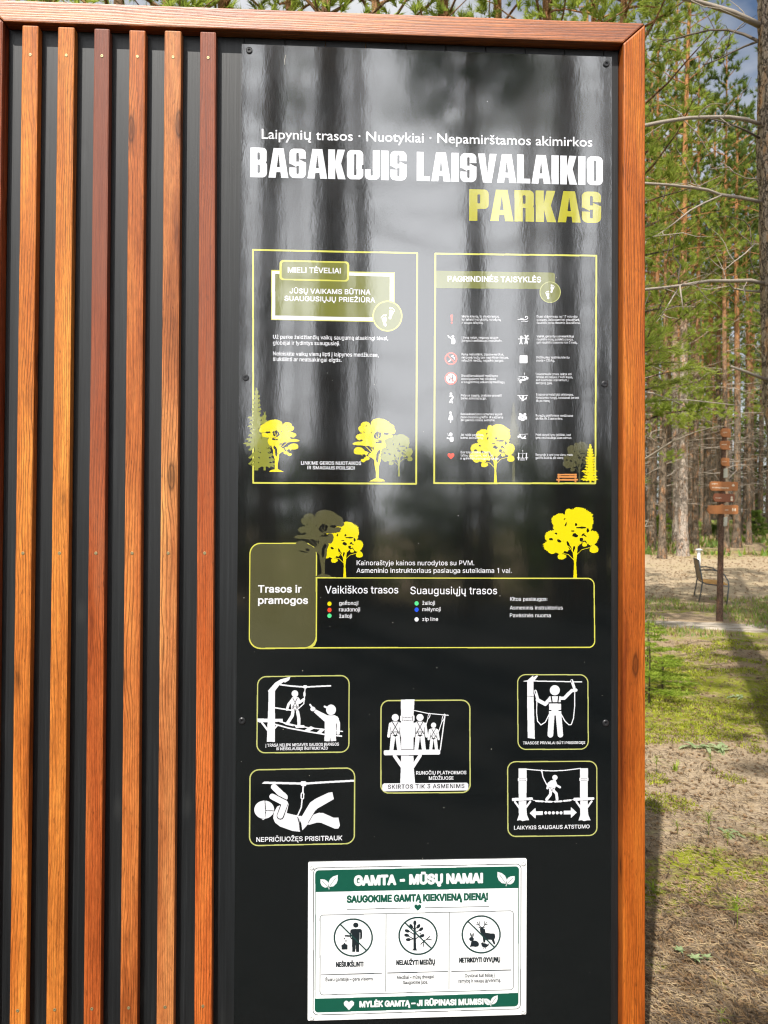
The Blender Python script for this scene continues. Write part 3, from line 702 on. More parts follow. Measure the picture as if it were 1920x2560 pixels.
_FG = """ 278|
L490|172,682 74,682 74,0 480,0 480,88 172,88
N781|706,682 614,682 614,154 152,682 74,682 74,0 166,0 166,525 622,0 706,0
a427|411,80 383,62 364,56 351,61 347,79 347,310 325,394 267,442 184,458 124,451 75,431 35,397 35,300 80,342 128,366 177,374 222,366 249,340 258,295 258,271 179,243 107,214 50,172 26,101 40,47 78,7 136,-9 177,-4 217,11 257,37 270,11 292,-4 325,-9 351,-6 377,5 411,26;258,91 233,71 207,58 180,54 147,62 124,84 116,117 136,162 187,195 258,222
e479|438,130 386,101 334,82 281,76 207,91 156,136 130,211 446,211 432,320 393,397 332,443 251,458 166,442 100,395 56,323 41,230 55,140 98,64 166,11 259,-9 327,-3 384,14 438,44;132,270 154,330 194,368 253,381 308,367 343,329 358,270
i219|154,449 65,449 65,0 154,0;163,585 147,622 110,638 73,622 57,585 73,548 110,532 147,548
k479|460,449 354,449 155,229 380,0 500,0 268,229;151,682 62,682 62,0 151,0
m771|59,449 59,0 148,0 148,326 183,360 219,378 260,383 301,372 330,338 341,279 341,0 430,0 430,326 464,355 498,376 530,383 577,371 610,335 623,278 623,0 712,0 712,282 694,375 642,436 563,458 504,447 455,418 413,377 378,422 332,449 279,458 237,451 193,428 148,390 148,449
n500|150,449 61,449 61,0 150,0 150,322 189,360 225,381 262,387 309,373 339,336 350,278 350,0 439,0 439,277 418,379 363,438 286,458 237,450 191,427 152,390 150,390
o552|273,458 179,440 104,392 54,319 36,229 54,134 103,58 178,9 273,-9 372,8 449,57 498,132 516,229 498,321 447,393 370,441;272,378 351,358 405,306 425,228 406,144 353,90 272,71 196,91 145,146 127,229 146,306 197,358
p500|146,11 178,0 207,-7 236,-9 328,8 400,55 447,128 464,221 448,319 399,391 320,434 211,449 57,449 57,-230 146,-230;146,369 227,369 308,352 357,301 373,222 354,144 304,91 230,71 202,73 174,80 146,91
r396|69,449 69,0 158,0 158,235 173,305 212,354 267,373 292,367 321,352 350,329 397,406 361,435 326,452 290,458 248,447 204,410 160,346 158,346 158,449
s385|324,421 278,442 234,454 192,458 114,443 62,401 44,336 77,260 149,206 221,163 254,120 245,93 221,76 188,69 147,75 97,95 41,128 41,32 95,8 145,-5 197,-9 273,8 326,54 345,123 335,165 303,205 244,249 181,288 146,317 135,339 151,369 194,380 231,375 275,360 324,333
t333|167,542 0,379 0,369 78,369 78,132 94,59 143,10 224,-9 258,-5 297,6 332,21 332,104 297,86 263,75 231,71 203,77 178,98 167,139 167,369 309,369 309,449 167,449
u500|437,0 437,449 348,449 348,128 316,93 280,72 241,65 190,77 159,110 149,164 149,449 60,449 60,170 80,73 134,12 215,-9 261,-1 307,22 348,57 348,0
y438|438,449 338,449 222,196 101,449 0,449 174,96 21,-230 120,-230
·260|130,405 100,397 78,375 70,345 78,315 100,293 130,285 160,293 182,315 190,345 182,375 160,397
š385|324,421 278,442 234,454 192,458 114,443 62,401 44,336 77,260 149,206 221,163 254,120 245,93 221,76 188,69 147,75 97,95 41,128 41,32 95,8 145,-5 197,-9 273,8 326,54 345,123 335,165 303,205 244,249 181,288 146,317 135,339 151,369 194,380 231,375 275,360 324,333;238,507 332,658 277,658 190,571 107,658 54,658 145,507
ų586|261,-7 226,-5 194,3 165,16 139,33 117,56 99,84 86,117 78,156 75,199 75,542 163,542 163,206 167,167 178,134 196,108 221,88 251,76 286,72 323,76 356,89 384,109 405,138 415,162 421,188 423,218 423,542 511,542 511,0 426,0 426,131 439,131 420,86 396,50 368,25 335,7 300,-4;455,-212 425,-209 399,-201 375,-188 350,-159 342,-118 348,-83 364,-50 381,-29 403,-9 429,10 511,0 454,-48 436,-73 430,-101 440,-128 453,-136 471,-139 495,-135 515,-126 540,-190 505,-205"""


def _font(txt, cap):
    D = {}
    for l in txt.split('\n'):
        a, g = l[1:].split('|')
        D[l[0]] = (int(a), [[tuple(map(int, p.split(','))) for p in c.split()] for c in g.split(';') if c])
    return D, cap


FONTS = {'I': _font(_FI, 509.0), 'G': _font(_FG, 682.0)}
# ---------------------------------------------------------------- artwork of the printed panel
YA = YP0 - 0.0003

def rr(x0, y0, x1, y1, r):                     # rounded box in glyph units, r: (bl, br, tr, tl)
    out = []
    for (cx, cy, ra, a0) in ((x0, y0, r[0], 180), (x1, y0, r[1], 270), (x1, y1, r[2], 0), (x0, y1, r[3], 90)):
        sx, sy = (1 if cx == x0 else -1), (1 if cy == y0 else -1)
        if ra == 0: out.append((cx, cy)); continue
        for k in range(7):
            t = R(a0 + 15 * k)
            out.append((cx + sx * ra + ra * math.cos(t), cy + sy * ra + ra * math.sin(t)))
    return out

_s = 0.235
_slot = lambda y0, y1, x0=_s, x1=0.318: rr(x0, y0, x1, y1, (.035,) * 4)
HEAVY = {
    'B': (0.575, [rr(0, .0, .555, .52, (0, .15, .10, 0)), rr(0, .48, .545, 1, (0, .10, .14, 0))], [_slot(.59, .84), _slot(.15, .43)]),
    'A': (0.665, [[(0, 0), (.165, 1), (.50, 1), (.665, 0), (.425, 0), (.40, .19), (.265, .19), (.24, 0)]], [[(.283, .36), (.382, .36), (.333, .80)]]),
    'S': (0.575, [rr(0, 0, .555, 1, (.17, .17, .17, .17))], [rr(_s, .56, .318, .86, (.0, .0, .04, .04)), [(.318, .66), (.60, .66), (.60, .53), (.50, .555), (.318, .645)],
          rr(_s, .14, .318, .42, (.04, .04, 0, 0)), [(-.05, .36), (.24, .36), (.24, .37), (.06, .47), (-.05, .50)]]),
    'K': (0.60, [[(0, 0), (0, 1), (_s, 1), (_s, 0)], [(_s - .02, .50), (.315, 1), (.565, 1), (.435, .53), (.585, 0), (.325, 0), (_s, .40)]], []),
    'O': (0.575, [rr(0, 0, .555, 1, (.17,) * 4)], [_slot(.14, .86, .24, .318)]),
    'J': (0.52, [rr(0, 0, .505, .40, (.16, .17, 0, 0)), [(.27, .2), (.27, 1), (.505, 1), (.505, .2)]], [rr(.195, .14, .27, .5, (.03, .03, 0, 0)), [(-.1, .36), (.2, .36), (.2, .5), (-.1, .5)]]),
    'I': (0.275, [[(0, 0), (0, 1), (.25, 1), (.25, 0)]], []),
    'L': (0.47, [[(0, 0), (0, 1), (_s, 1), (_s, .17), (.455, .17), (.455, 0)]], []),
    'V': (0.635, [[(0, 1), (.245, 1), (.325, .30), (.405, 1), (.645, 1), (.475, 0), (.175, 0)]], []),
    'P': (0.565, [rr(0, .38, .555, 1, (0, .14, .14, 0)), [(0, 0), (0, .6), (_s, .6), (_s, 0)]], [_slot(.55, .84)]),
    'R': (0.575, [rr(0, .44, .555, 1, (0, .12, .14, 0)), [(0, 0), (0, .6), (_s, .6), (_s, 0)], rr(.318, 0, .555, .53, (0, 0, .10, 0))], [_slot(.57, .84)]),
    ' ': (0.22, [], []),
}


def heavy(a, st, pl, pr, cap, col):
    A, B = Vector(at(*pl, a.Y)), Vector(at(*pr, a.Y))
    d = B - A
    L = d.length
    d /= L
    u = Vector((-d.y, d.x))
    gapw = 0.03
    tot = sum(HEAVY[c][0] + gapw for c in st) - gapw
    k = cap * a.mm
    sx = L / (tot * k)
    x = 0.0
    for ch in st:
        w_, body, hole = HEAVY[ch]
        for grp, c in ((body, col), (hole, -1)):
            for pg in grp:
                a.fill([[tuple(A + d * ((x + px) * k * sx) + u * (py * k)) for px, py in pg]], c)
        x += w_ + gapw


# --- headings
a = Art(640, 300, 1495, 385, 0.0006, YA)
a.text('Laipynių trasos · Nuotykiai · Nepamirštamos akimirkos', (654.2, 346.6), (1480.9, 366.9), 24.5, 'white', 0.06, 'G')
a.build('tagline_lettering', panel)
a = Art(615, 360, 1520, 475, 0.0006, YA)
heavy(a, 'BASAKOJIS', (625.6, 442.8), (1018, 451.5), 74.5, 'white')
heavy(a, 'LAISVALAIKIO', (1041.7, 452), (1508.5, 463.2), 73.5, 'white')
a.build('title_lettering', panel)
a = Art(1160, 460, 1515, 565, 0.0006, YA)
heavy(a, 'PARKAS', (1173, 551.5), (1504.5, 557.6), 80, 'gold')
a.build('title_lettering', panel, label='dull yellow word PARKAS under the white title')


# --- stencils: crown of ragged leaf masses over a forked trunk
def lobe(a, c, rx, ry, col, V, seed):
    g = random.Random(seed)
    n = max(14, int((rx + ry) / 5))
    pts = []
    ph = g.uniform(0, 6)
    for k in range(n * 2):
        t = math.pi * k / n + g.uniform(-.06, .06)
        q = 1.0 + (0.055 if k % 2 else -0.05) + 0.06 * math.sin(3 * t + ph) + g.uniform(-.04, .04)
        pts.append((c[0] + rx * q * math.cos(t), c[1] + ry * q * math.sin(t)))
    a.poly(pts, col, V)


def oak(a, box, col, mirror=False, bg=-1):
    x0, y0, x1, y1 = box
    def V(p):
        t = (p[0] - 110) / 990
        if mirror: t = 1 - t
        return x0 + t * (x1 - x0), y0 + (p[1] - 155) / 1450 * (y1 - y0)
    for i, (cx, cy, rx, ry) in enumerate([(740, 330, 240, 175), (400, 320, 105, 95), (330, 400, 95, 80), (930, 390, 140, 110), (1010, 440, 80, 80), (390, 590, 200, 105), (560, 480, 250, 170), (240, 732, 130, 42),
                                          (430, 720, 170, 66), (800, 590, 210, 70), (700, 800, 150, 105), (590, 720, 150, 90), (250, 900, 125, 85), (370, 960, 85, 62), (350, 1120, 58, 40), (430, 1070, 62, 50), (560, 1000, 90, 60),
                                          (810, 760, 70, 110), (960, 560, 70, 40)]):
        lobe(a, (cx, cy), rx, ry, col, V, i * 7 + 3)
    a.poly([(500, 1020), (600, 1110), (605, 1210), (640, 1400), (640, 1520), (560, 1560), (485, 1602), (855, 1602), (800, 1550), (710, 1530), (710, 1250), (745, 1130), (752, 1000), (790, 900), (740, 830), (560, 850)], col, V)
    for (c, rx, ry, ro) in (((675, 1040), 30, 135, 0.05), ((680, 540), 75, 95, 0.5), ((470, 860), 115, 55, 0.55), ((300, 662), 40, 24, -.1), ((880, 510), 52, 26, 0), ((700, 705), 95, 22, -.15), ((715, 930), 26, 50, .1), ((370, 1010), 45, 30, .5), ((420, 328), 24, 8, -.3), ((540, 485), 22, 8, .8), ((365, 470), 22, 8, .6), ((580, 840), 10, 40, 0), ((290, 1050), 90, 16, .25), ((230, 800), 120, 10, .12)):
        a.ell(c, rx, ry, bg, V, ro, 16, 0.2, seed=int(c[0]))
    for q, w_ in (([(640, 560), (690, 600), (720, 440)], 1.0), ([(660, 620), (640, 520)], .8), ([(700, 560), (735, 540)], .7), ([(400, 790), (560, 950)], 1.3), ([(430, 920), (560, 990)], 1.0), ([(520, 800), (560, 900)], 1), ([(610, 660), (640, 740)], 0.7), ([(690, 670), (680, 740)], .7)):
        a.stroke(q, w_, col, V)


def maple(a, box, col, mirror=False, bg=-1):
    x0, y0, x1, y1 = box
    def V(p):
        t = (p[0] - 1060) / 455
        if mirror: t = 1 - t
        return x0 + t * (x1 - x0), y0 + (p[1] - 92) / 592 * (y1 - y0)
    for i, (cx, cy, rx, ry) in enumerate([(1350, 185, 112, 85), (1355, 125, 55, 33), (1270, 140, 36, 34), (1190, 205, 62, 62), (1255, 250, 115, 95), (1420, 215, 48, 60), (1160, 340, 88, 58), (1150, 410, 88, 62), (1110, 340, 42, 34), (1330, 320, 95, 60), (1455, 345, 58, 62), (1475, 440, 36, 34), (1210, 503, 36, 24),
                                          (1300, 375, 78, 42), (1400, 262, 60, 45), (1215, 425, 62, 46), (1398, 402, 20, 18), (1200, 465, 30, 16), (1130, 460, 34, 20)]):
        lobe(a, (cx, cy), rx, ry, col, V, i * 5 + 11)
    a.poly([(1300, 470), (1285, 415), (1300, 400), (1318, 450), (1322, 400), (1342, 400), (1336, 480), (1328, 560), (1336, 684), (1305, 684), (1311, 560)], col, V)
    for (c, rx, ry, ro) in (((1322, 328), 24, 17, .2), ((1243, 235), 7, 17, .4), ((1233, 190), 9, 5, -.5), ((1327, 236), 12, 12, 0), ((1375, 262), 48, 8, 0), ((1300, 291), 16, 6, 0), ((1385, 320), 9, 16, .8), ((1402, 330), 18, 6, .6), ((1190, 372), 18, 11, .3), ((1122, 357), 16, 11, 0), ((1163, 312), 14, 7, .3), ((1425, 285), 12, 18, -.2), ((1372, 362), 14, 16, 0), ((1265, 405), 12, 30, -.3), ((1308, 440), 7, 22, 0), ((1395, 440), 30, 20, 0), ((1245, 470), 24, 10, .3)):
        a.ell(c, rx, ry, bg, V, ro, 12, 0.25, seed=int(c[0]))
    for q, w_ in (([(1310, 480), (1275, 425), (1245, 405)], 1.6), ([(1330, 490), (1375, 445), (1440, 428)], 1.2), ([(1332, 425), (1370, 390), (1400, 380)], 1.1), ([(1308, 530), (1265, 485), (1225, 478)], 1.3), ([(1300, 430), (1258, 370)], 1.2)):
        a.stroke(q, w_, col, V)


def spruce(a, cx, top, bot, base, hw, col, seed, trunk, tiers=15):
    g = random.Random(seed)
    a.poly([(cx - trunk * .25, top + 20), (cx + trunk * .25, top + 20), (cx + trunk * .5, base), (cx - trunk * .5, base)], col)
    a.poly([(cx, top), (cx - 2.2, top + 12), (cx + 2.2, top + 12)], col)
    for i in range(tiers):
        t = (i + .6) / tiers
        y = top + 4 + (bot - top) * t
        wd = hw * (0.10 + 0.9 * t ** 0.85) * g.uniform(.72, 1.08)
        hgt = (bot - top) / tiers
        for sgn in (-1, 1):
            wv = wd * g.uniform(.8, 1.1)
            a.poly([(cx - sgn * 2, y - hgt * 1.1), (cx + sgn * wv * .45, y - hgt * .25), (cx + sgn * wv * .8, y - hgt * .35), (cx + sgn * wv, y + hgt * g.uniform(-.1, .35)), (cx + sgn * wv * .72, y + hgt * .2),
                    (cx + sgn * wv * .78, y + hgt * .62), (cx + sgn * wv * .5, y + hgt * .36), (cx + sgn * wv * .42, y + hgt * .75), (cx + sgn * wv * .2, y + hgt * .4), (cx - sgn * 2, y + hgt * .6)], col)


def foot(a, cx, cy, s, ang, sgn, col):
    c_, s_ = math.cos(ang), math.sin(ang)
    T = lambda p: (cx + (p[0] * sgn * c_ - p[1] * s_) * s, cy + (p[0] * sgn * s_ + p[1] * c_) * s)
    a.poly([T(p) for p in [(-.27, -.28), (-.1, -.40), (.12, -.36), (.25, -.2), (.22, 0), (.16, .2), (.17, .45), (.06, .6), (-.09, .58), (-.15, .42), (-.1, .2), (-.2, 0)]], col)
    for q, r in (((-.2, -.55), .115), ((-.02, -.58), .075), ((.11, -.53), .065), ((.21, -.46), .055), ((.29, -.36), .05)):
        a.ell(T(q), r * s, r * s, col, n=10)


# --- notice to parents
a = Art(608, 610, 1060, 1222, 0.0006, YA)
a.stroke([(632.5, 624.5), (1043, 633), (1040.3, 1209.3), (633, 1207)], 4.4, 'lime', closed=True)
C1 = V_(600, 600, 3.456)
a.poly([(270, 258), (1336, 280), (1336, 540), (1250, 620), (1250, 710), (268, 690)], 'lime', C1)
a.poly([(275, 267), (1330, 289), (1330, 702), (275, 684)], 'white', C1)
a.poly([(304, 292), (1294, 315), (1292, 672), (304, 653)], 'olive', C1)
a.rrect([(342, 172), (944, 186), (942, 360), (340, 346)], 9, 'lime', C1)
a.rrect([(362, 186), (926, 199), (925, 347), (360, 334)], 7, 'olive', C1)
a.ell((1274, 657), 130, 134, 'lime', C1, n=48)
a.ell((1274, 657), 118, 122, 'olive', C1, n=48)
foot(a, 977.5, 784, 24, .25, 1, 'white')
foot(a, 961.5, 802, 24, -.15, -1, 'white')
a.text('MIELI TĖVELIAI', (412, 281), (872, 290), 14, 'white', .16, V=C1)
a.text('JŪSŲ VAIKAMS BŪTINA', (428, 461), (1128, 472), 12.6, 'white', .16, V=C1)
a.text('SUAUGUSIŲJŲ PRIEŽIŪRA', (383, 525), (1168, 541), 12.6, 'white', .16, V=C1)
for s_, y0, x1, y1 in (('Už parke žaidžiančių vaikų saugumą atsakingi tėvai,', 852, 1280, 866), ('globėjai ir lydintys suaugusieji.', 903, 865, 910),
                       ('Neleiskite vaikų vienų lipti į laipynes medžiuose,', 997, 1198, 1010), ('šiukšlinti ar neatsakingai elgtis.', 1045, 878, 1054)):
    a.text(s_, (285, y0), (x1, y1), 9.8, 'white', .07, V=C1)
spruce(a, 641, 969, 1110, 1176, 33, 'moss', 5, 9.5, 13)
spruce(a, 661.5, 1030, 1162, 1176, 34, 'moss', 8, 6, 11)
for y in (1115, 1135, 1150):
    a.poly([(641, y), (626, y + 12), (620, y + 10), (636, y - 6)], 'moss'); a.poly([(641, y), (655, y + 13), (662, y + 10), (646, y - 6)], 'moss')
oak(a, (647, 1049, 748, 1180), 'yellow', True)
oak(a, (882, 1046, 990, 1204), 'yellow')
maple(a, (951, 1085, 1032, 1191), 'moss')
C2 = V_(600, 920, 3.456)
a.text('LINKIME GEROS NUOTAIKOS', (527, 835), (1047, 838), 8.6, 'white', .16, V=C2)
a.text('IR SMAGAUS POILSIO!', (583, 875), (990, 879), 8.6, 'white', .16, V=C2)
a.build('parents_notice', panel, label='yellow framed notice headed MIELI TĖVELIAI with stencil trees')


# --- pictogram helpers: a person drawn with thick strokes
def ring(a, c, r, w_, col, V=ID):
    pts = [(c[0] + r * math.cos(2 * math.pi * k / 40), c[1] + r * math.sin(2 * math.pi * k / 40)) for k in range(40)]
    a.stroke(pts, w_, col, V, True)


# --- house rules
a = Art(1072, 612, 1520, 1222, 0.0006, YA)
a.stroke([(1088.3, 634), (1491, 639.2), (1488.2, 1208.3), (1085.3, 1208)], 4.4, 'lime', closed=True)
spruce(a, 1284, 1006, 1108, 1206, 21, 'dark_olive', 21, 7, 15)
C3, C4 = V_(1060, 600, 3.456), V_(1060, 920, 3.456)
a.poly([(104, 265), (1090, 281), (1120, 284), (1132, 296), (1132, 420), (1090, 424), (104, 416)], 'olive', C3)
ring(a, (1090, 451), 88, 2.2, 'pale_lime', C3)
a.ell((1090, 451), 85, 87, 'olive', C3, n=48)
foot(a, 1380, 722.5, 16.5, .2, 1, 'white')
foot(a, 1369.5, 738, 16.5, -.2, -1, 'white')
a.text('PAGRINDINĖS TAISYKLĖS', (205, 360), (1012, 367), 14.6, 'white', .16, V=C3)
maple(a, (1174, 1060, 1287, 1207), 'yellow')
maple(a, (1407, 1104, 1480, 1206), 'dark_olive')
spruce(a, 1476, 1109, 1197, 1207, 27, 'yellow', 33, 5, 13)
C5 = V_(1280, 960, 6.381)
for x0, y0, x1, y1 in ((724, 1434, 1034, 1458), (724, 1466, 1034, 1496), (708, 1514, 1052, 1540)): a.poly([(x0, y0), (x1, y0), (x1, y1), (x0, y1)], 'orange', C5)
for x in (738, 752, 1005, 1020): a.poly([(x - 5, 1430), (x + 5, 1430), (x + 7, 1588 if x in (738, 1020) else 1562), (x - 7, 1588 if x in (738, 1020) else 1562)], 'orange', C5)
LEFT = [('Mielas kliente, tu visada teisus,', 1154.3, 793.6, 1248), ('kai laikaisi instruktorių nurodymų', 1154.3, 801.4, 1252.4), ('ir saugos taisyklių.', 1154.3, 809.2, 1208),
        ('Į trasą nelipk, negavęs saugos', 1154.3, 846.5, 1245.8), ('įrangos ir neišklausęs instruktažo.', 1154.3, 854.3, 1255.3),
        ('Parke nešiukšlink, trasose nerūkyk,', 1154, 888.5, 1259.7), ('nekūrenk laužų tam neskirtose vietose,', 1154, 896.3, 1271.2), ('nelaužyk medžių, negadink įrangos.', 1154, 903.8, 1259.7),
        ('Draudžiama laipioti medžiuose', 1153.2, 942, 1245.2), ('apsvaigusiems nuo alkoholio', 1153.2, 949.5, 1239.4), ('ar kitų psichiką veikiančių medžiagų.', 1153.2, 957.6, 1262.5),
        ('Patyrus traumą, prašome pranešti', 1152.6, 991.2, 1254.7), ('parko administracijai.', 1152.6, 998.4, 1216.2),
        ('Besilaukiančioms moterims laipioti', 1152, 1038, 1255.9), ('parko trasomis griežtai draudžiama', 1152, 1045.6, 1257.6), ('dėl galimos rizikos sveikatai.', 1152, 1052.8, 1237),
        ('Jei reikia pagalbos,', 1152, 1089.6, 1209), ('kviesk instruktorių.', 1152, 1097, 1207.6),
        ('Būk tolerantiškas kitiems,', 1151.7, 1133.3, 1227.2), ('tačiau pasirūpink, kad ir tu', 1151.7, 1141, 1230.7), ('ir aplinkiniai pramogautų saugiai.', 1151.7, 1148.6, 1249.5)]
RIGHT = [('Esant didesniems nei 17 m/s vėjo', 1342.1, 793.9, 1443.4), ('gūsiams, žaibuojant bei griaudžiant,', 1342.1, 802, 1449.2), ('naudotis parko trasomis draudžiama.', 1342.1, 809.5, 1451.2),
         ('Vaikai, gebantys savarankiškai', 1341.8, 843.3, 1434.1), ('naudotis mūsų suteikta įranga,', 1341.8, 850.9, 1433.3), ('gali naudotis trasomis nuo 5 metų.', 1341.8, 858.7, 1444.3),
         ('Didžiausias leistinas kliento', 1340.7, 896, 1423.7), ('svoris – 125 kg.', 1340.7, 903.8, 1387),
         ('Leisdamasis lynais, laikyk abi', 1339.8, 937.7, 1428.9), ('rankas ant ratuko ir kelk kojas,', 1339.8, 945.2, 1431.8), ('kad sulenktas atsiremtum į', 1339.8, 952.7, 1420.8), ('kempinę gale.', 1339.8, 960.2, 1381.8),
         ('Trasose privalai būti prisisegęs.', 1339.8, 988.9, 1433.8), ('Keisdamas rungtį, karabinus persek', 1339.8, 996.7, 1447.7), ('tik po vieną.', 1339.8, 1004.5, 1375.4),
         ('Rungčių platformos medžiuose', 1339.3, 1041.5, 1432.7), ('skirtos tik 3 asmenims.', 1339.3, 1049, 1407.2),
         ('Prieš skrydį lynu įsitikink, kad', 1339, 1089.6, 1426.9), ('lynu nesinaudoja kitas asmuo.', 1339, 1097, 1429.8), ('Rungtyje ir ant lyno vienu metu', 1339, 1139.6, 1432.1), ('galima būti tik po vieną', 1339, 1147.1, 1408.1)]
for s_, x0, y0, x1 in LEFT + RIGHT: a.text(s_, (x0, y0), (x1, y0 + .3), 5.9, 'white', .04)
# icons, left column
IL = [(1129.4, 798.5), (1128.5, 847.5), (1127.3, 896.5), (1127.4, 946), (1127.4, 994.5), (1126.6, 1042.3), (1126.6, 1090), (1127.4, 1138.8)]
IR = [(1308, 798.8), (1309, 849), (1309, 898), (1307.5, 946), (1306.5, 994.6), (1306.4, 1042.6), (1306.2, 1091.2), (1306.3, 1141)]
for i, c in enumerate(IL + IR):
    if i not in (2, 3): ring(a, c, 15.2, .9, 'ring')
T = lambda c: (lambda p: (c[0] + p[0], c[1] + p[1]))
q = T(IL[0]); a.poly([(-2.4, -11), (2.4, -11), (1.4, 4), (-1.4, 4)], 'red', q, .6); a.ell((0, 8.3), 2.2, 2.2, 'red', q)
q = T(IL[1]); a.stroke([(-8.5, -8), (-6, -5), (2, 1)], 2.6, 'white', q); a.ell((3.8, -6), 3.2, 3.4, 'white', q); a.stroke([(-1, -6.5), (2, -7)], 1.4, 'white', q); a.rrect([(0, -1.5), (9, -1.5), (9, 13), (0, 13)], 2.4, 'white', q); a.stroke([(8.5, 1), (9, 9)], 2, 'white', q)
q = T(IL[2]); a.stroke([(-5, 7), (0, 3)], 3, 'white', q); a.stroke([(1, -6), (6, -8), (4, -4), (9, -3), (8, 2)], 2, 'white', q); ring(a, (0, 0), 14, 3.6, 'red', q); a.stroke([(-9, -9), (9, 9)], 3.2, 'red', q)
q = T(IL[3]); a.ell((0, 0), 12, 12, 'white', q); a.ell((-3.3, 3), 2.4, 3.2, 'black', q); a.stroke([(-3.3, 5), (-3.3, 9)], 1, 'black', q); a.poly([(1.5, 8), (1.5, -1), (3, -4), (3, -9), (5, -9), (5, -4), (6.5, -1), (6.5, 8)], 'black', q); ring(a, (0, 0), 14, 3.4, 'red', q); a.stroke([(-9, -9), (9, 9)], 2.4, 'red', q)
q = T(IL[4]); a.ell((0, -10), 3.2, 3.3, 'white', q); a.stroke([(2, -5), (5, -1), (1, 5), (-3, 11)], 4, 'white', q); a.stroke([(1, 5), (3.5, 12)], 3.4, 'white', q); a.stroke([(2, -5), (-4, -4)], 2.2, 'white', q)
q = T(IL[5]); a.ell((-.5, -10.5), 3, 3.2, 'white', q); a.poly([(-1, -7), (2, -7), (5.5, 2), (5.5, 7), (-5, 7), (-5, 3)], 'white', q, .6); a.stroke([(0, 6), (0, 13)], 2.8, 'white', q)
q = T(IL[6]); a.ell((0, -4), 4.6, 4.6, 'white', q); a.rrect([(-2, 2), (7, 2), (7, 14), (-2, 14)], 2.5, 'white', q); a.stroke([(-8.5, 5), (-1, 7)], 3, 'white', q); a.ell((-7.5, -5), 1, 1, 'white', q); a.ell((-6, -1), 1, 1, 'white', q)
q = T(IL[7]); a.poly([(0, 9.5), (-8, 1.5), (-8.5, -3), (-5.5, -6), (-2, -5.6), (0, -3), (2, -5.6), (5.5, -6), (8.5, -3), (8, 1.5)], 'red', q)
q = T(IR[0]); a.stroke([(-13, 0), (-6, -.5), (2, 1), (8, 0), (11.5, -3.5), (11, -7), (7.5, -8.4), (5, -6.6), (6, -4.6)], 1.7, 'white', q); a.stroke([(-8, -3), (-2, -2.5), (2, -1)], 1.2, 'white', q); a.stroke([(-4, 4.6), (2, 3.8), (9, 5.4), (12, 3.4)], 1.3, 'white', q)
q = T(IR[1])
for sx, hx in ((-1, -6), (1, 6.5)):
    a.ell((hx, -6.5), 3.3, 3.3, 'white', q); a.stroke([(hx, -2), (hx, 4)], 4.6, 'white', q); a.stroke([(hx, 4), (hx - 3.5, 10.5)], 2.4, 'white', q); a.stroke([(hx, 4), (hx + 2.4, 10.5)], 2.4, 'white', q); a.stroke([(hx, -2), (hx + sx * 7, -1.5)], 1.9, 'white', q); a.stroke([(hx, -2), (0, -4)], 1.9, 'white', q)
a.ell((4, -10.5), 1.8, 1.8, 'white', q); a.ell((10.6, -9.6), 2, 2, 'white', q); a.poly([(3.4, 3), (10, 3), (11.4, 7.5), (2.4, 7.5)], 'white', q)
q = T(IR[2]); a.rrect([(-10, -10), (10, -10), (10, 10), (-10, 10)], 2.6, 'white', q); a.stroke([(-4.6, -6.4), (0, -4.4), (4.6, -6.4)], .7, 'pale_lime', q)
q = T(IR[3]); a.stroke([(-11, -4), (9, -5)], 1.3, 'white', q); a.ell((10.4, -.5), 3.4, 3.4, 'white', q); a.stroke([(7, 2), (2, -2.5), (4, -5)], 2.4, 'white', q); a.stroke([(6, 3), (-2, 4.5), (-7, 5), (-6, 10)], 4.4, 'white', q); a.stroke([(-1, -4), (-1, 0)], 1, 'white', q); a.text('1', (2.5, -8), (5, -8), 6, 'white', .1, V=q); a.text('2', (-13.5, 5), (-9, 5), 6.4, 'white', .1, V=q)
q = T(IR[4]); a.stroke([(-12.5, -6), (13, -6)], 1.4, 'white', q); a.ell((1, -2.5), 2.9, 2.9, 'white', q); a.ell((.5, 5), 3.4, 3.4, 'white', q); a.stroke([(-9, -6), (-5, 1), (1, 3), (7, 3), (10, -2)], 2.6, 'white', q); a.stroke([(-8.5, -5), (-8.5, 6)], .8, 'white', q); a.stroke([(10, -2), (10.4, 6)], .8, 'white', q)
q = T(IR[5])
for hx, hy in ((-5.6, -6.5), (5.8, -6.5)): a.ell((hx, hy), 3.6, 3.6, 'white', q); a.rrect([(hx - 5.4, -2.5), (hx + 5.4, -2.5), (hx + 5.4, 6.5), (hx - 5.4, 6.5)], 3.4, 'white', q)
a.ell((0, -2.8), 4.2, 4.2, 'black', q); a.rrect([(-6.2, 2.3), (6.2, 2.3), (6.2, 10), (-6.2, 10)], 3.6, 'black', q); a.ell((0, -2.8), 3.6, 3.6, 'white', q); a.rrect([(-5.6, 2.9), (5.6, 2.9), (5.6, 9.4), (-5.6, 9.4)], 3.4, 'white', q)
q = T(IR[6]); a.stroke([(-9, -5.5), (13, -6)], 1.1, 'white', q); a.ell((-9.5, .5), 2.9, 2.9, 'white', q); a.stroke([(-6, -4), (-4, 2), (0, 5), (4, 2), (7, -1)], 3, 'white', q); a.stroke([(1, 4), (8, 4.5)], 2.8, 'white', q); a.stroke([(-1, -5), (-1, 2)], .7, 'white', q)
q = T(IR[7])
for sx in (-1, 1): a.poly([(sx * 8.4, -9), (sx * 11.4, -9), (sx * 11, 9.5), (sx * 8.8, 9.5)], 'white', q); a.stroke([(sx * 7, 3.4), (sx * 13, 3.4)], 2.2, 'white', q)
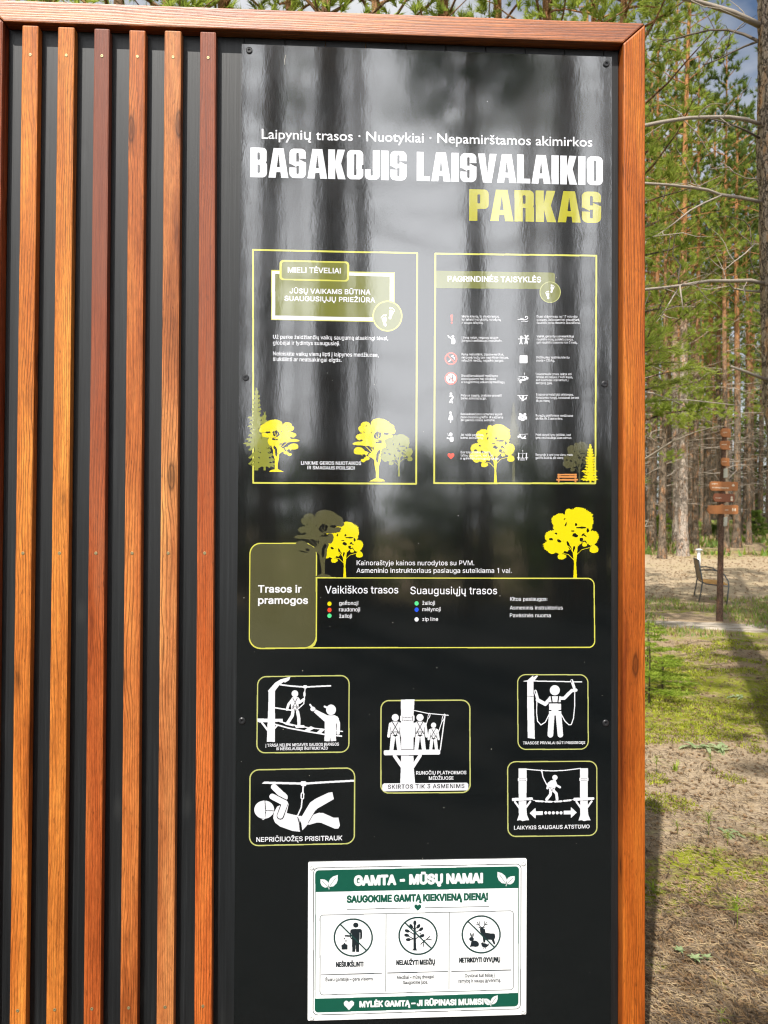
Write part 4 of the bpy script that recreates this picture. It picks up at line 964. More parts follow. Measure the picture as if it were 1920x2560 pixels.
a.stroke([(-9, -7.5), (9, -8)], .9, 'white', q); a.stroke([(-7, 4), (0, 5), (7, 4)], 1.2, 'white', q); a.stroke([(-6, 8.8), (6, 8.8)], 1.6, 'white', q); a.ell((.5, -3.6), 1.4, 1.5, 'white', q); a.stroke([(.3, -1.5), (0, 1), (-1.5, 4)], 1.6, 'white', q); a.stroke([(0, 1), (1.8, 4)], 1.3, 'white', q); a.text('1', (-1.2, -10), (1.4, -10), 6, 'white', .1, V=q)
a.build('rules_notice', panel, label='yellow framed list of rules with small round icons')

# --- table of courses
a = Art(612, 1258, 1510, 1632, 0.0007, YA)
C6, C7 = V_(600, 1240, 3.456), V_(1040, 1240, 3.318)
a.rrect([(82, 404), (662, 404), (662, 1318), (74, 1324)], [27, 27, 30, 30], 'lime', C6)
a.rrect([(92, 414), (656, 414), (653, 1306), (84, 1312)], [25, 25, 28, 28], 'dark_olive', C6)
oak(a, (736, 1275, 862, 1444), 'dark_olive')
maple(a, (800, 1304, 908, 1444), 'yellow')
oak(a, (736, 1275, 862, 1444), 'dark_olive')
maple(a, (1359, 1268, 1497, 1446), 'yellow')
a.stroke(a.rpts([(790, 1444.5), (1485, 1446), (1487, 1618.5), (770, 1619.5)], [0, 16, 16, 0]), 3.0, 'lime')
a.stroke([(791.5, 1444), (791, 1600), (786, 1612), (776, 1619)], 3.0, 'lime')
a.stroke([(791.5, 1388), (791.5, 1438)], 2.6, 'lime')
for s_, pl, pr, cap, b, C in (('Trasos ir', (155, 835), (532, 835), 18.4, .17, C6), ('pramogos', (155, 933), (588, 933), 18.4, .17, C6), ('Vaikiškos trasos', (735, 842), (1368, 842), 18.6, .05, C6),
                              ('geltonoji', (857, 942), (1023, 942), 9.8, .05, C6), ('raudonoji', (856, 997), (1038, 997), 9.8, .05, C6), ('žalioji', (857, 1053), (968, 1053), 9.8, .05, C6)):
    a.text(s_, pl, pr, cap, 'white', b, V=C)
for s_, pl, pr, cap in (('Suaugusiųjų trasos', (1025.9, 1485.4), (1242.8, 1485.6), 18.6), ('žalioji', (1055.7, 1512.2), (1087.3, 1512.2), 9.8), ('mėlynoji', (1055.7, 1527.8), (1101.8, 1527.8), 9.8), ('zip line', (1055.7, 1552.5), (1095.2, 1552.5), 9.8),
                        ('Kitos paslaugos:', (1275.1, 1502.2), (1369.1, 1502.2), 9.6), ('Asmeninis instruktorius', (1274.5, 1523.9), (1406.8, 1523.9), 9.6), ('Pavėsinės nuoma', (1274.8, 1542.9), (1376.7, 1542.9), 9.6),
                        ('Kainoraštyje kainos nurodytos su PVM.', (891.7, 1413), (1185.6, 1413.3), 12), ('Asmeninio instruktoriaus paslauga suteikiama 1 val.', (891, 1432.1), (1279.6, 1432.3), 12)):
    a.text(s_, pl, pr, cap, 'white', .05)
for c, col in (((823.7, 1509.4), 'yellow'), ((823.7, 1525), 'red'), ((823.7, 1539.3), 'green_dot'), ((1041.5, 1508.5), 'green_dot'), ((1041.5, 1524.2), 'blue_dot'), ((1041.5, 1548.5), 'white')):
    a.ell(c, 5.2, 5.5, col)
a.build('course_table', panel, label='olive and yellow outlined table of trails under stencil trees')


# --- the five framed pictograms
def harness(a, V, cx, ys, hw, yw, yc, w_):
    a.stroke([(cx - hw, ys), (cx + hw * .9, yw), (cx + hw * 1.15, yw + (yc - yw) * .4)], w_, 'black', V)
    a.stroke([(cx + hw, ys), (cx - hw * .9, yw), (cx - hw * 1.15, yw + (yc - yw) * .4)], w_, 'black', V)
    a.stroke([(cx - hw * 1.2, yw), (cx + hw * 1.2, yw)], w_, 'black', V)
    a.stroke([(cx - hw * .75, yw + 3), (cx, yc), (cx + hw * .75, yw + 3)], w_, 'black', V)

V = V_(620, 1680, 5.925)
a = Art(635, 1682, 880, 1888, 0.0006, YA)
a.rline([(144, 70), (1498, 52), (1494, 1186), (130, 1198)], 21, 3.0, 'pale_lime', V)
a.poly([(292, 282), (400, 160), (480, 110), (630, 68), (610, 120), (545, 160), (535, 142), (460, 200), (400, 280), (400, 1035), (278, 1035), (300, 500), (304, 296)], 'white', V)
a.poly([(140, 688), (514, 694), (514, 735), (170, 748), (140, 735)], 'white', V)
a.stroke([(205, 748), (290, 860)], 5, 'white', V); a.stroke([(400, 830), (430, 795)], 4, 'white', V)
a.stroke([(480, 188), (640, 208), (840, 222), (1222, 204)], 3.8, 'white', V)
a.rrect([(818, 196), (876, 196), (876, 242), (818, 242)], 2, 'white', V)
a.stroke([(846, 235), (836, 380), (826, 470), (750, 540)], 2.6, 'white', V); a.ell((836, 328), 18, 42, 'white', V)
a.stroke([(400, 530), (640, 566)], 3.6, 'white', V)
a.stroke([(470, 735), (700, 790), (900, 825), (1140, 850), (1400, 880)], 2.8, 'white', V)
a.stroke([(330, 755), (600, 830), (900, 885), (1140, 925), (1385, 950)], 3.6, 'white', V)
for q in ([(520, 752), (660, 775), (670, 800), (560, 775)], [(695, 795), (830, 792), (835, 820), (715, 826)], [(845, 860), (930, 808), (985, 830), (890, 880)], [(1010, 905), (1090, 838), (1132, 850), (1070, 915)]): a.poly(q, 'white', V, .8)
a.ell((695, 322), 50, 52, 'white', V)
a.poly([(655, 378), (742, 378), (760, 420), (742, 480), (740, 560), (650, 575), (640, 480), (645, 450)], 'white', V, 1)
a.stroke([(662, 400), (600, 480), (578, 555)], 6.4, 'white', V); a.stroke([(745, 405), (766, 450), (826, 405)], 7, 'white', V)
a.stroke([(665, 590), (655, 650), (590, 750)], 8, 'white', V); a.stroke([(735, 590), (752, 680), (754, 800)], 8, 'white', V)
harness(a, V, 697, 385, 34, 515, 590, 1.3)
a.ell((1230, 560), 74, 78, 'white', V); a.stroke([(1135, 512), (1200, 540)], 5, 'white', V)
a.poly([(1000, 555), (1180, 645), (1290, 645), (1345, 690), (1300, 780), (1302, 1020), (1228, 1022), (1218, 955), (1206, 1022), (1135, 1022), (1138, 735), (980, 595)], 'white', V, .5)
a.stroke([(1310, 680), (1340, 760), (1335, 905)], 8.5, 'white', V)
a.stroke([(920, 485), (965, 545)], 4.5, 'white', V); a.ell((962, 548), 38, 34, 'white', V); a.stroke([(975, 595), (1006, 545)], .8, 'black', V)
a.text('Į TRASA NELIPK NEGAVĘS SAUGOS ĮRANGOS', (258, 1108), (1348, 1090), 7.4, 'white', .17, V=V)
a.text('IR NEIŠKLAUSĘS INSTRUKTAŽO', (420, 1160), (1183, 1148), 7.0, 'white', .17, V=V)
a.build('pictogram', panel, label='pictogram of an instructor pointing at a climber on a rope bridge')

V = V_(620, 1910, 5.925)
a = Art(615, 1912, 895, 2122, 0.0006, YA)
a.rline([(30, 88), (1580, 58), (1576, 1178), (22, 1210)], 22, 3.2, 'pale_lime', V)
a.poly([(204, 292), (238, 260), (780, 272), (860, 272), (1200, 252), (1572, 232), (1572, 262), (1200, 282), (860, 305), (780, 305), (430, 298)], 'white', V)
a.rrect([(778, 254), (866, 254), (864, 328), (782, 328)], 3.6, 'white', V)
a.stroke([(818, 320), (812, 425)], 4, 'white', V); a.rline([(790, 430), (826, 430), (822, 515), (788, 515)], 2, 3, 'white', V)
a.stroke([(802, 515), (790, 640), (735, 765)], 3.4, 'white', V)
a.ell((240, 676), 148, 134, 'white', V, -.1, 40); a.stroke([(250, 540), (262, 680), (255, 800)], 1.8, 'black', V); a.stroke([(262, 690), (388, 694)], 1.6, 'black', V)
a.poly([(205, 825), (250, 800), (262, 700), (258, 800), (230, 828)], 'white', V)
a.poly([(440, 640), (500, 615), (590, 590), (560, 735), (680, 765), (730, 770), (755, 850), (762, 990), (660, 980), (480, 915), (410, 860), (385, 800), (395, 720)], 'white', V, 2)
a.stroke([(385, 340), (545, 495)], 15, 'white', V); a.poly([(500, 490), (575, 530), (588, 470), (540, 420)], 'white', V)
a.stroke([(360, 482), (545, 575), (480, 770)], 18, 'black', V); a.stroke([(360, 482), (548, 580), (478, 765)], 14.5, 'white', V)
a.poly([(735, 768), (800, 770), (920, 570), (1010, 510), (1190, 425), (1250, 415), (1272, 520), (1020, 665), (940, 800), (890, 890), (805, 985), (790, 880)], 'white', V)
a.poly([(895, 870), (970, 750), (1050, 722), (1110, 725), (1270, 795), (1340, 795), (1362, 910), (1340, 955), (1290, 960), (1080, 870), (1020, 868), (895, 905)], 'white', V)
a.stroke([(1000, 690), (895, 865)], 1.5, 'black', V)
a.poly([(726, 775), (748, 800), (775, 900), (800, 985), (765, 990), (755, 880)], 'black', V)
a.text('NEPRIČIUOŽĘS PRISITRAUK', (122, 1155), (1397, 1130), 11.6, 'white', .17, V=V)
a.build('pictogram', panel, label='pictogram of a helmeted figure hanging under a zip line')

V = V_(940, 1740, 6.636)
a = Art(945, 1742, 1182, 1992, 0.0006, YA)
a.rline([(84, 76), (1556, 70), (1562, 1600), (80, 1610)], 20, 3.2, 'pale_lime', V)
a.poly([(412, 60), (640, 54), (625, 300), (622, 882), (418, 884), (414, 300)], 'white', V)
a.poly([(416, 990), (622, 990), (628, 1200), (650, 1460), (400, 1460), (412, 1200)], 'white', V)
a.rrect([(126, 898), (1064, 888), (1068, 972), (128, 986)], 4.5, 'white', V)
a.stroke([(310, 995), (440, 1180)], 9, 'white', V); a.stroke([(730, 990), (600, 1190)], 9, 'white', V)
a.rrect([(104, 1450), (1532, 1436), (1534, 1566), (104, 1584)], 6, 'white', V)
a.stroke([(625, 238), (860, 288), (1200, 320)], 2.2, 'white', V)
a.stroke([(888, 285), (834, 470)], 2, 'white', V); a.ell((880, 330), 20, 52, 'white', V, .3); a.ell((878, 330), 8, 34, 'black', V, .3)
a.stroke([(1135, 300), (1040, 590)], 2, 'white', V); a.ell((1118, 360), 22, 70, 'white', V, .3); a.ell((1116, 360), 9, 48, 'black', V, .3)
a.stroke([(1146, 310), (1066, 895)], 3, 'white', V)
def climber(cx, cy, k, wr=1.0):
    P = lambda p: V((cx + p[0] * k, cy + p[1] * k))
    a.ell((0, -178), 59, 60, 'white', P)
    a.poly([(-58, -112), (58, -112), (98, -60), (75, 40), (72, 110), (-72, 110), (-75, 40), (-98, -60)], 'white', P)
    a.stroke([(-82, -70), (-110, 130)], 7.4 * k, 'white', P); a.stroke([(82, -70), (112, 130)], 7.4 * k, 'white', P)
    a.stroke([(-76, -10), (-70, 90)], 1.1 * k, 'black', P); a.stroke([(76, -10), (70, 90)], 1.1 * k, 'black', P)
    a.poly([(-72, 100), (0, 140), (-30, 365), (-96, 365)], 'white', P); a.poly([(72, 100), (0, 140), (32, 365), (100, 365)], 'white', P)
    harness(a, P, 0, -112, 52, 60, 140, 1.7 * k)
climber(320, 535, 1.0); climber(730, 535, 1.0); climber(955, 618, .745)
a.rrect([(400, 325), (432, 325), (432, 412), (400, 412)], 1.5, 'white', V); a.rrect([(608, 322), (640, 322), (640, 410), (608, 410)], 1.5, 'white', V)
for y in (350, 400): a.stroke([(435, y), (520, y + 8), (606, y)], .9, 'black', V)
a.stroke([(434, 330), (434, 412)], .8, 'black', V); a.stroke([(606, 330), (606, 412)], .8, 'black', V)
a.text('RUNGČIŲ PLATFORMOS', (665, 1305), (1500, 1298), 8.6, 'white', .17, V=V)
a.text('MEDŽIUOSE', (877, 1392), (1287, 1389), 8.6, 'white', .17, V=V)
a.text('SKIRTOS TIK 3 ASMENIMS', (197, 1540), (1467, 1526), 10.2, 'black', .16, V=V, gap=50)
a.build('pictogram', panel, label='pictogram of three climbers standing on a tree platform')

V = V_(1280, 1680, 8.295)
a = Art(1288, 1682, 1478, 1880, 0.0006, YA)
a.rline([(116, 54), (1574, 58), (1582, 1600), (126, 1606)], 20, 2.8, 'pale_lime', V)
a.poly([(232, 186), (320, 172), (440, 68), (440, 110), (510, 70), (542, 80), (470, 175), (446, 195), (448, 495), (474, 1385), (326, 1368), (312, 520), (314, 200), (240, 196)], 'white', V)
a.stroke([(310, 500), (450, 504)], 1.2, 'black', V)
a.stroke([(440, 186), (1445, 206)], 2.8, 'white', V)
a.ell((888, 378), 104, 106, 'white', V)
a.poly([(770, 505), (1010, 500), (1010, 630), (770, 640)], 'white', V)
a.stroke([(800, 545), (690, 665), (530, 580)], 9.5, 'white', V); a.stroke([(1000, 545), (1080, 545), (1240, 385), (1325, 375)], 8.4, 'white', V)
a.rrect([(768, 655), (1018, 655), (1020, 900), (768, 900)], 2, 'white', V)
a.poly([(768, 800), (1020, 800), (1060, 1300), (946, 1310), (905, 890), (882, 890), (855, 1310), (736, 1300)], 'white', V)
a.ell((796, 1300), 60, 60, 'white', V); a.ell((1003, 1300), 58, 58, 'white', V)
a.stroke([(812, 505), (835, 640)], 3.2, 'black', V); a.stroke([(968, 505), (950, 640)], 3.2, 'black', V); a.stroke([(770, 640), (1015, 640)], 3.2, 'black', V)
a.stroke([(760, 798), (810, 798)], 2.6, 'black', V); a.stroke([(972, 798), (1030, 798)], 2.6, 'black', V)
a.stroke([(485, 400), (530, 550)], 7.6, 'white', V); a.ell((482, 415), 10, 36, 'black', V, -.2)
a.stroke([(1240, 180), (1288, 320)], 7.2, 'white', V); a.ell((1238, 195), 9, 34, 'black', V, -.2)
a.stroke([(516, 610), (510, 850), (530, 1020), (600, 1098), (690, 1040), (770, 880)], 2.6, 'white', V)
a.stroke([(1302, 410), (1300, 700), (1275, 960), (1230, 1090), (1180, 1096), (1100, 1020), (1022, 880)], 2.6, 'white', V)
a.text('TRASOSE PRIVALAI BŪTI PRISISEGĘS', (225, 1500), (1518, 1492), 6.8, 'white', .17, V=V)
a.build('pictogram', panel, label='pictogram of a climber clipping two karabiners to a cable')

V = V_(1260, 1890, 6.9125)
a = Art(1262, 1896, 1500, 2098, 0.0006, YA)
a.rline([(62, 100), (1604, 90), (1606, 1372), (68, 1392)], 20, 3.0, 'pale_lime', V)
for x0, x1, y in ((250, 388, 215), (1312, 1448, 212)):
    a.poly([(x0, y), (x1 + 4, y), (x1, 720), (x1, 900), (x1 + 10, 1020), (x1 + 48, 1110), (x1 - 10, 1112), (x0 + 70, 1126), (x0 + 30, 1108), (x0 - 26, 1116), (x0 + 6, 1020), (x0 + 4, 900)], 'white', V)
    yb = y + 165
    a.rrect([(x0 - 10, yb), (x0 + 14, yb), (x0 + 14, yb + 52), (x0 - 10, yb + 52)], 1.2, 'white', V); a.rrect([(x1 - 12, yb), (x1 + 12, yb), (x1 + 12, yb + 52), (x1 - 12, yb + 52)], 1.2, 'white', V)
    for yy in (yb + 12, yb + 40): a.stroke([(x0 + 16, yy), (x1 - 14, yy)], .7, 'black', V)
    a.rrect([(x0 - 112, y + 510), (x1 + 112, y + 500), (x1 + 112, y + 545), (x0 - 112, y + 565)], 2.6, 'white', V)
    a.stroke([(x0 - 112, y + 570), (x1 + 112, y + 552)], .9, 'black', V)
    a.stroke([(x0 - 60, y + 578), (x0 + 20, y + 690)], 5, 'white', V); a.stroke([(x1 + 66, y + 572), (x1 - 20, y + 690)], 5, 'white', V)
a.stroke([(380, 228), (640, 250), (850, 258), (1050, 248), (1320, 214)], 2.6, 'white', V)
a.stroke([(652, 250), (672, 360), (740, 500)], 2.8, 'white', V); a.ell((652, 258), 18, 26, 'white', V)
a.ell((880, 372), 46, 46, 'white', V)
a.poly([(845, 420), (890, 425), (900, 500), (870, 570), (865, 610), (785, 600), (785, 500), (790, 450)], 'white', V, 1)
a.stroke([(820, 440), (770, 480), (752, 555)], 6, 'white', V); a.stroke([(885, 450), (905, 505), (968, 540)], 5.6, 'white', V)
a.stroke([(810, 600), (800, 670), (738, 748)], 7.4, 'white', V); a.stroke([(855, 595), (905, 650), (918, 745)], 7.2, 'white', V)
a.stroke([(785, 545), (870, 560)], .8, 'black', V); a.stroke([(800, 560), (840, 605)], .8, 'black', V); a.stroke([(860, 560), (815, 605)], .8, 'black', V)
a.stroke([(500, 762), (600, 780), (770, 790), (930, 786), (1100, 772), (1210, 750)], 1.6, 'white', V)
for q in ([(552, 778), (672, 784)], [(715, 788), (825, 790)], [(880, 788), (995, 782)], [(1036, 776), (1150, 764)]): a.stroke(q, 4.6, 'white', V)
a.poly([(450, 988), (540, 905), (548, 960), (668, 960), (668, 1012), (548, 1014), (540, 1072)], 'white', V, .8)
a.poly([(1250, 976), (1160, 893), (1158, 948), (1036, 952), (1036, 1004), (1158, 1002), (1160, 1062)], 'white', V, .8)
for x in (722, 786, 852, 920, 985): a.ell((x, 982), 27, 28, 'white', V)
a.text('LAIKYKIS SAUGAUS ATSTUMO', (173, 1273), (1480, 1250), 9.6, 'white', .17, V=V)
a.build('pictogram', panel, label='pictogram of a walker on a rope bridge between two platforms')

# specks of grit and one dry needle stuck to the gloss
V, F = [], []
g = random.Random(12)
for k in range(46):
    px, py = g.uniform(600, 1515), g.choice([g.uniform(150, 2540), g.uniform(1100, 2540)])
    x, z = at(px, py, YP0)
    r = g.choice((.0006, .0008, .0011))
    b = len(V)
    for t in range(5): V.append((x + r * math.cos(t * 1.257), YP0 - .0007, z + r * math.sin(t * 1.257)))
    V.append((x, YP0 - .0007 - r * .6, z))
    for t in range(5): F.append((b + t, b + (t + 1) % 5, b + 5))
x0, z0 = at(714, 138, YP0); x1, z1 = at(712, 162, YP0)
tube_data(V, F, [(x0, YP0 - .0012, z0), ((x0 + x1) / 2 - .0012, YP0 - .0012, (z0 + z1) / 2), (x1, YP0 - .0012, z1)], [.0005, .0008, .0005], 5)
tag(from_py('grit', V, F, panel, (plain('pale_grit', (.62, .58, .48), .7),)), kind='stuff')

# ================================================================ the white sign screwed on the panel
YS0, YS1 = YP0 - 0.0006, YP0 - 0.0036
C8 = V_(740, 2120, 2.765)
sc_ = [C8(p) for p in ((84, 99), (1596, 74), (1592, 1153), (80, 1196))]
uvs = [at(*p, YS1) for p in sc_]
cx, cz = sum(p[0] for p in uvs) / 4, sum(p[1] for p in uvs) / 4
nsign = thing('nature_sign', 'white and green nature care sign screwed to the foot of the black panel', 'sign', (cx, YS0, uvs[2][1]))
def plate_outline(pts, rad):
    out = []
    for i in range(4):
        p, A_, B_ = Vector(pts[i]), Vector(pts[i - 1]), Vector(pts[(i + 1) % 4])
        da, db = (A_ - p).normalized(), (B_ - p).normalized()
        for k in range(5):
            t = k / 4 * math.pi / 2
            o = p + da * rad * (1 - math.sin(t)) + db * rad * (1 - math.cos(t))
            out.append((o.x - nsign.location.x, o.y - nsign.location.z))
    return out
bm = bmesh.new()
prism(bm, plate_outline(uvs, .004), YS1 - YS0, 0.0, 0.0006, 1)
M_SIGNW = mat_print('sign_plate_white', (0.80, 0.80, 0.80), 0.38, 1.45, 0)
from_bm('plate', bm, nsign, (M_SIGNW,))
for q in ((108, 132), (1570, 104), (1568, 1130), (108, 1172)):
    V, F = [], []
    disc_data(V, F, (0, 0, 0), 0.0068, 0.0028, 18)
    x, z = at(*C8(q), YS1)
    s_ = from_py('screw', V, F, nsign, (plain('white_screw', (.70, .70, .68), .4),))
    s_.location = (x - nsign.location.x, YS1 - 0.0001 - nsign.location.y, z - nsign.location.z)
a = Art(765, 2140, 1322, 2560, 0.0006, YS1 - 0.0003)
G_, W_, K_ = 'sign_green', 'sign_white', 'sign_black'
def qrect(y0l, y0r, y1l, y1r, xl=133, xr=1540): return [(xl, y0l), (xr, y0r), (xr, y1r), (xl, y1l)]
a.rline([(122, 138), (1556, 110), (1552, 1112), (118, 1155)], 12, 1.5, K_, C8)
a.rline([(135, 156), (1540, 128), (1535, 1092), (131, 1136)], 9, 1.5, G_, C8)
a.rrect([(135, 156), (1540, 128), (1538, 276), (135, 304)], [9, 9, 0, 0], G_, C8)
a.rrect([(131, 1042), (1536, 1002), (1535, 1092), (131, 1136)], [0, 0, 9, 9], G_, C8)
a.rline([(166, 464), (1503, 434), (1502, 980), (166, 1016)], 8, 1.7, 'sign_grey', C8)
a.stroke([(622, 455), (620, 990)], 1.7, 'sign_grey', C8); a.stroke([(1060, 446), (1058, 976)], 1.7, 'sign_grey', C8)
a.stroke([(353, 424), (790, 415)], 1.7, 'sign_grey', C8); a.stroke([(893, 413), (1333, 404)], 1.7, 'sign_grey', C8)
for q in ([(175, 877), (592, 866)], [(633, 864), (1048, 854)], [(1076, 853), (1487, 843)]): a.stroke(q, 1.9, K_, C8)
def heart(cx, cy, s_, col): a.poly([(cx, cy + s_), (cx - s_ * .95, cy), (cx - s_, cy - .5 * s_), (cx - .6 * s_, cy - .85 * s_), (cx - .2 * s_, cy - .75 * s_), (cx, cy - .45 * s_), (cx + .2 * s_, cy - .75 * s_), (cx + .6 * s_, cy - .85 * s_), (cx + s_, cy - .5 * s_), (cx + .95 * s_, cy)], col, C8)
heart(842, 410, 24, G_); heart(366, 1085, 36, W_)
def leafpair(x, y, k, m):
    for dx, dy, ang, L, wd in ((0, 0, .62, 108, 27), (0, 0, -.78, 82, 25)):
        c_, s_ = math.sin(ang * m), -math.cos(ang)
        n_ = (-s_, c_)
        P = lambda t, o: (x + (c_ * L * t + n_[0] * o * wd) * k, y + (s_ * L * t + n_[1] * o * wd) * k)
        a.poly([P(.05, 0), P(.25, .8), P(.5, 1), P(.75, .75), P(1, 0), P(.75, -.75), P(.5, -1), P(.25, -.8)], W_, C8)
        a.stroke([P(.05, 0), P(.75, 0)], .8, G_, C8)
    a.stroke([(x, y - 4), (x + 3 * m, y + 10 * k)], 1.6, W_, C8)
leafpair(226, 274, 1.0, 1); leafpair(1455, 252, 1.0, -1); leafpair(1345, 1086, .78, 1)
a.text('GAMTA - MŪSŲ NAMAI', (400, 262), (1293, 243), 25.3, W_, .36, V=C8)
a.text('SAUGOKIME GAMTĄ KIEKVIENĄ DIENĄ!', (350, 380), (1328, 360), 18, G_, .30, V=C8)
a.text('MYLĖK GAMTĄ – JI RŪPINASI MUMISI', (438, 1102), (1297, 1083), 15.2, W_, .34, V=C8)
for s_, pl, pr in (('NEŠIUKŠLINTI', (276, 823), (466, 820)), ('NELAUŽYTI MEDŽIŲ', (693, 810), (962, 805)), ('NETRIKDYTI GYVŲNŲ', (1127, 793), (1412, 788))): a.text(s_, pl, pr, 12.2, K_, .26, V=C8)
for s_, pl, pr in (('Švaru gamtoje – gera visiems.', (202, 922), (538, 915)), ('Medžiai – mūsų draugai.', (697, 907), (957, 900)), ('Saugokime juos.', (740, 942), (913, 938)), ('Gyvūnai turi teisę į', (1167, 895), (1372, 890)), ('ramybę ir saugų gyvenimą.', (1122, 932), (1417, 925))): a.text(s_, pl, pr, 8.4, K_, .16, V=C8)
# three round prohibitions
C9 = V_(790, 2270, 3.318)
# littering person
a.ell((330, 142), 22, 21, K_, C9)
a.rrect([(284, 175), (382, 173), (382, 262), (284, 262)], 6, K_, C9)
a.poly([(300, 190), (358, 188), (356, 362), (334, 362), (330, 270), (324, 362), (302, 362)], K_, C9, .6)
a.stroke([(292, 196), (286, 232), (244, 231)], 4, K_, C9); a.stroke([(294, 215), (294, 245)], 1.2, W_, C9); a.stroke([(364, 205), (364, 262)], 1.2, W_, C9)
for p in ((236, 254), (248, 273)): a.ell(p, 6, 6, K_, C9)
a.poly([(214, 308), (228, 302), (236, 290), (246, 302), (260, 306), (260, 342), (214, 342)], K_, C9, .6)
# broken tree
a.poly([(796, 352), (808, 340), (808, 255), (812, 130), (826, 130), (828, 250), (832, 340), (840, 352)], K_, C9)
for p in ([(818, 262), (780, 240), (760, 232)], [(818, 262), (850, 238), (876, 232)], [(818, 222), (776, 195)], [(820, 205), (866, 180)], [(818, 180), (792, 158)], [(820, 172), (846, 156)], [(818, 255), (775, 262)]): a.stroke(p, 2.2, K_, C9)
for (p, ro) in (((820, 124), 0), ((790, 152), -.6), ((850, 152), .6), ((756, 190), -1.2), ((872, 176), .9), ((752, 226), -1.4), ((766, 262), -1.6), ((880, 230), 1.2)): a.ell(p, 13, 21, K_, C9, ro, 12)
a.stroke([(870, 300), (900, 270), (925, 258), (958, 265)], 2.2, K_, C9); a.stroke([(915, 262), (945, 235)], 2, K_, C9); a.stroke([(895, 275), (890, 318)], 2, K_, C9); a.stroke([(880, 290), (868, 300)], 1.6, K_, C9)
a.poly([(858, 208), (872, 208), (864, 222)], K_, C9)
# animals
a.poly([(1362, 192), (1378, 170), (1400, 176), (1404, 205), (1440, 212), (1480, 214), (1486, 240), (1476, 262), (1486, 300), (1476, 300), (1458, 262), (1404, 262), (1402, 285), (1390, 285), (1384, 240), (1370, 210)], K_, C9, .6)
a.ell((1376, 178), 16, 22, K_, C9, -.2); a.stroke([(1352, 160), (1372, 168), (1396, 160)], 2, K_, C9)
for m in (-1, 1):
    a.stroke([(1376 + m * 6, 160), (1376 + m * 26, 142), (1376 + m * 38, 118)], 1.7, K_, C9); a.stroke([(1376 + m * 28, 138), (1376 + m * 44, 136)], 1.5, K_, C9); a.stroke([(1376 + m * 22, 145), (1376 + m * 22, 112)], 1.5, K_, C9)
a.ell((1318, 296), 34, 26, K_, C9, .3); a.ell((1290, 258), 20, 17, K_, C9); a.ell((1286, 226), 6, 20, K_, C9, -.25); a.ell((1302, 226), 6, 19, K_, C9, .15); a.poly([(1276, 322), (1350, 318), (1344, 296), (1290, 270), (1284, 300)], K_, C9)
a.ell((1398, 310), 26, 18, K_, C9, .25); a.poly([(1412, 308), (1438, 290), (1428, 318)], K_, C9); a.ell((1380, 296), 10, 11, K_, C9); a.stroke([(1394, 324), (1390, 340)], 1.2, K_, C9); a.stroke([(1404, 324), (1406, 340)], 1.2, K_, C9)
for (c, sl) in (((309, 245), [(206, 140), (416, 350)]), ((846, 231), [(742, 126), (954, 332)]), ((1370, 219), [(1266, 116), (1476, 322)])):
    pts = [(c[0] + 157 * math.cos(2 * math.pi * k / 48), c[1] + 153 * math.sin(2 * math.pi * k / 48)) for k in range(48)]
    a.stroke(sl, 3.4, 'sign_dark', C9); a.stroke(pts, 3.8, 'sign_dark', C9, True)
a.build('sign_print', nsign)
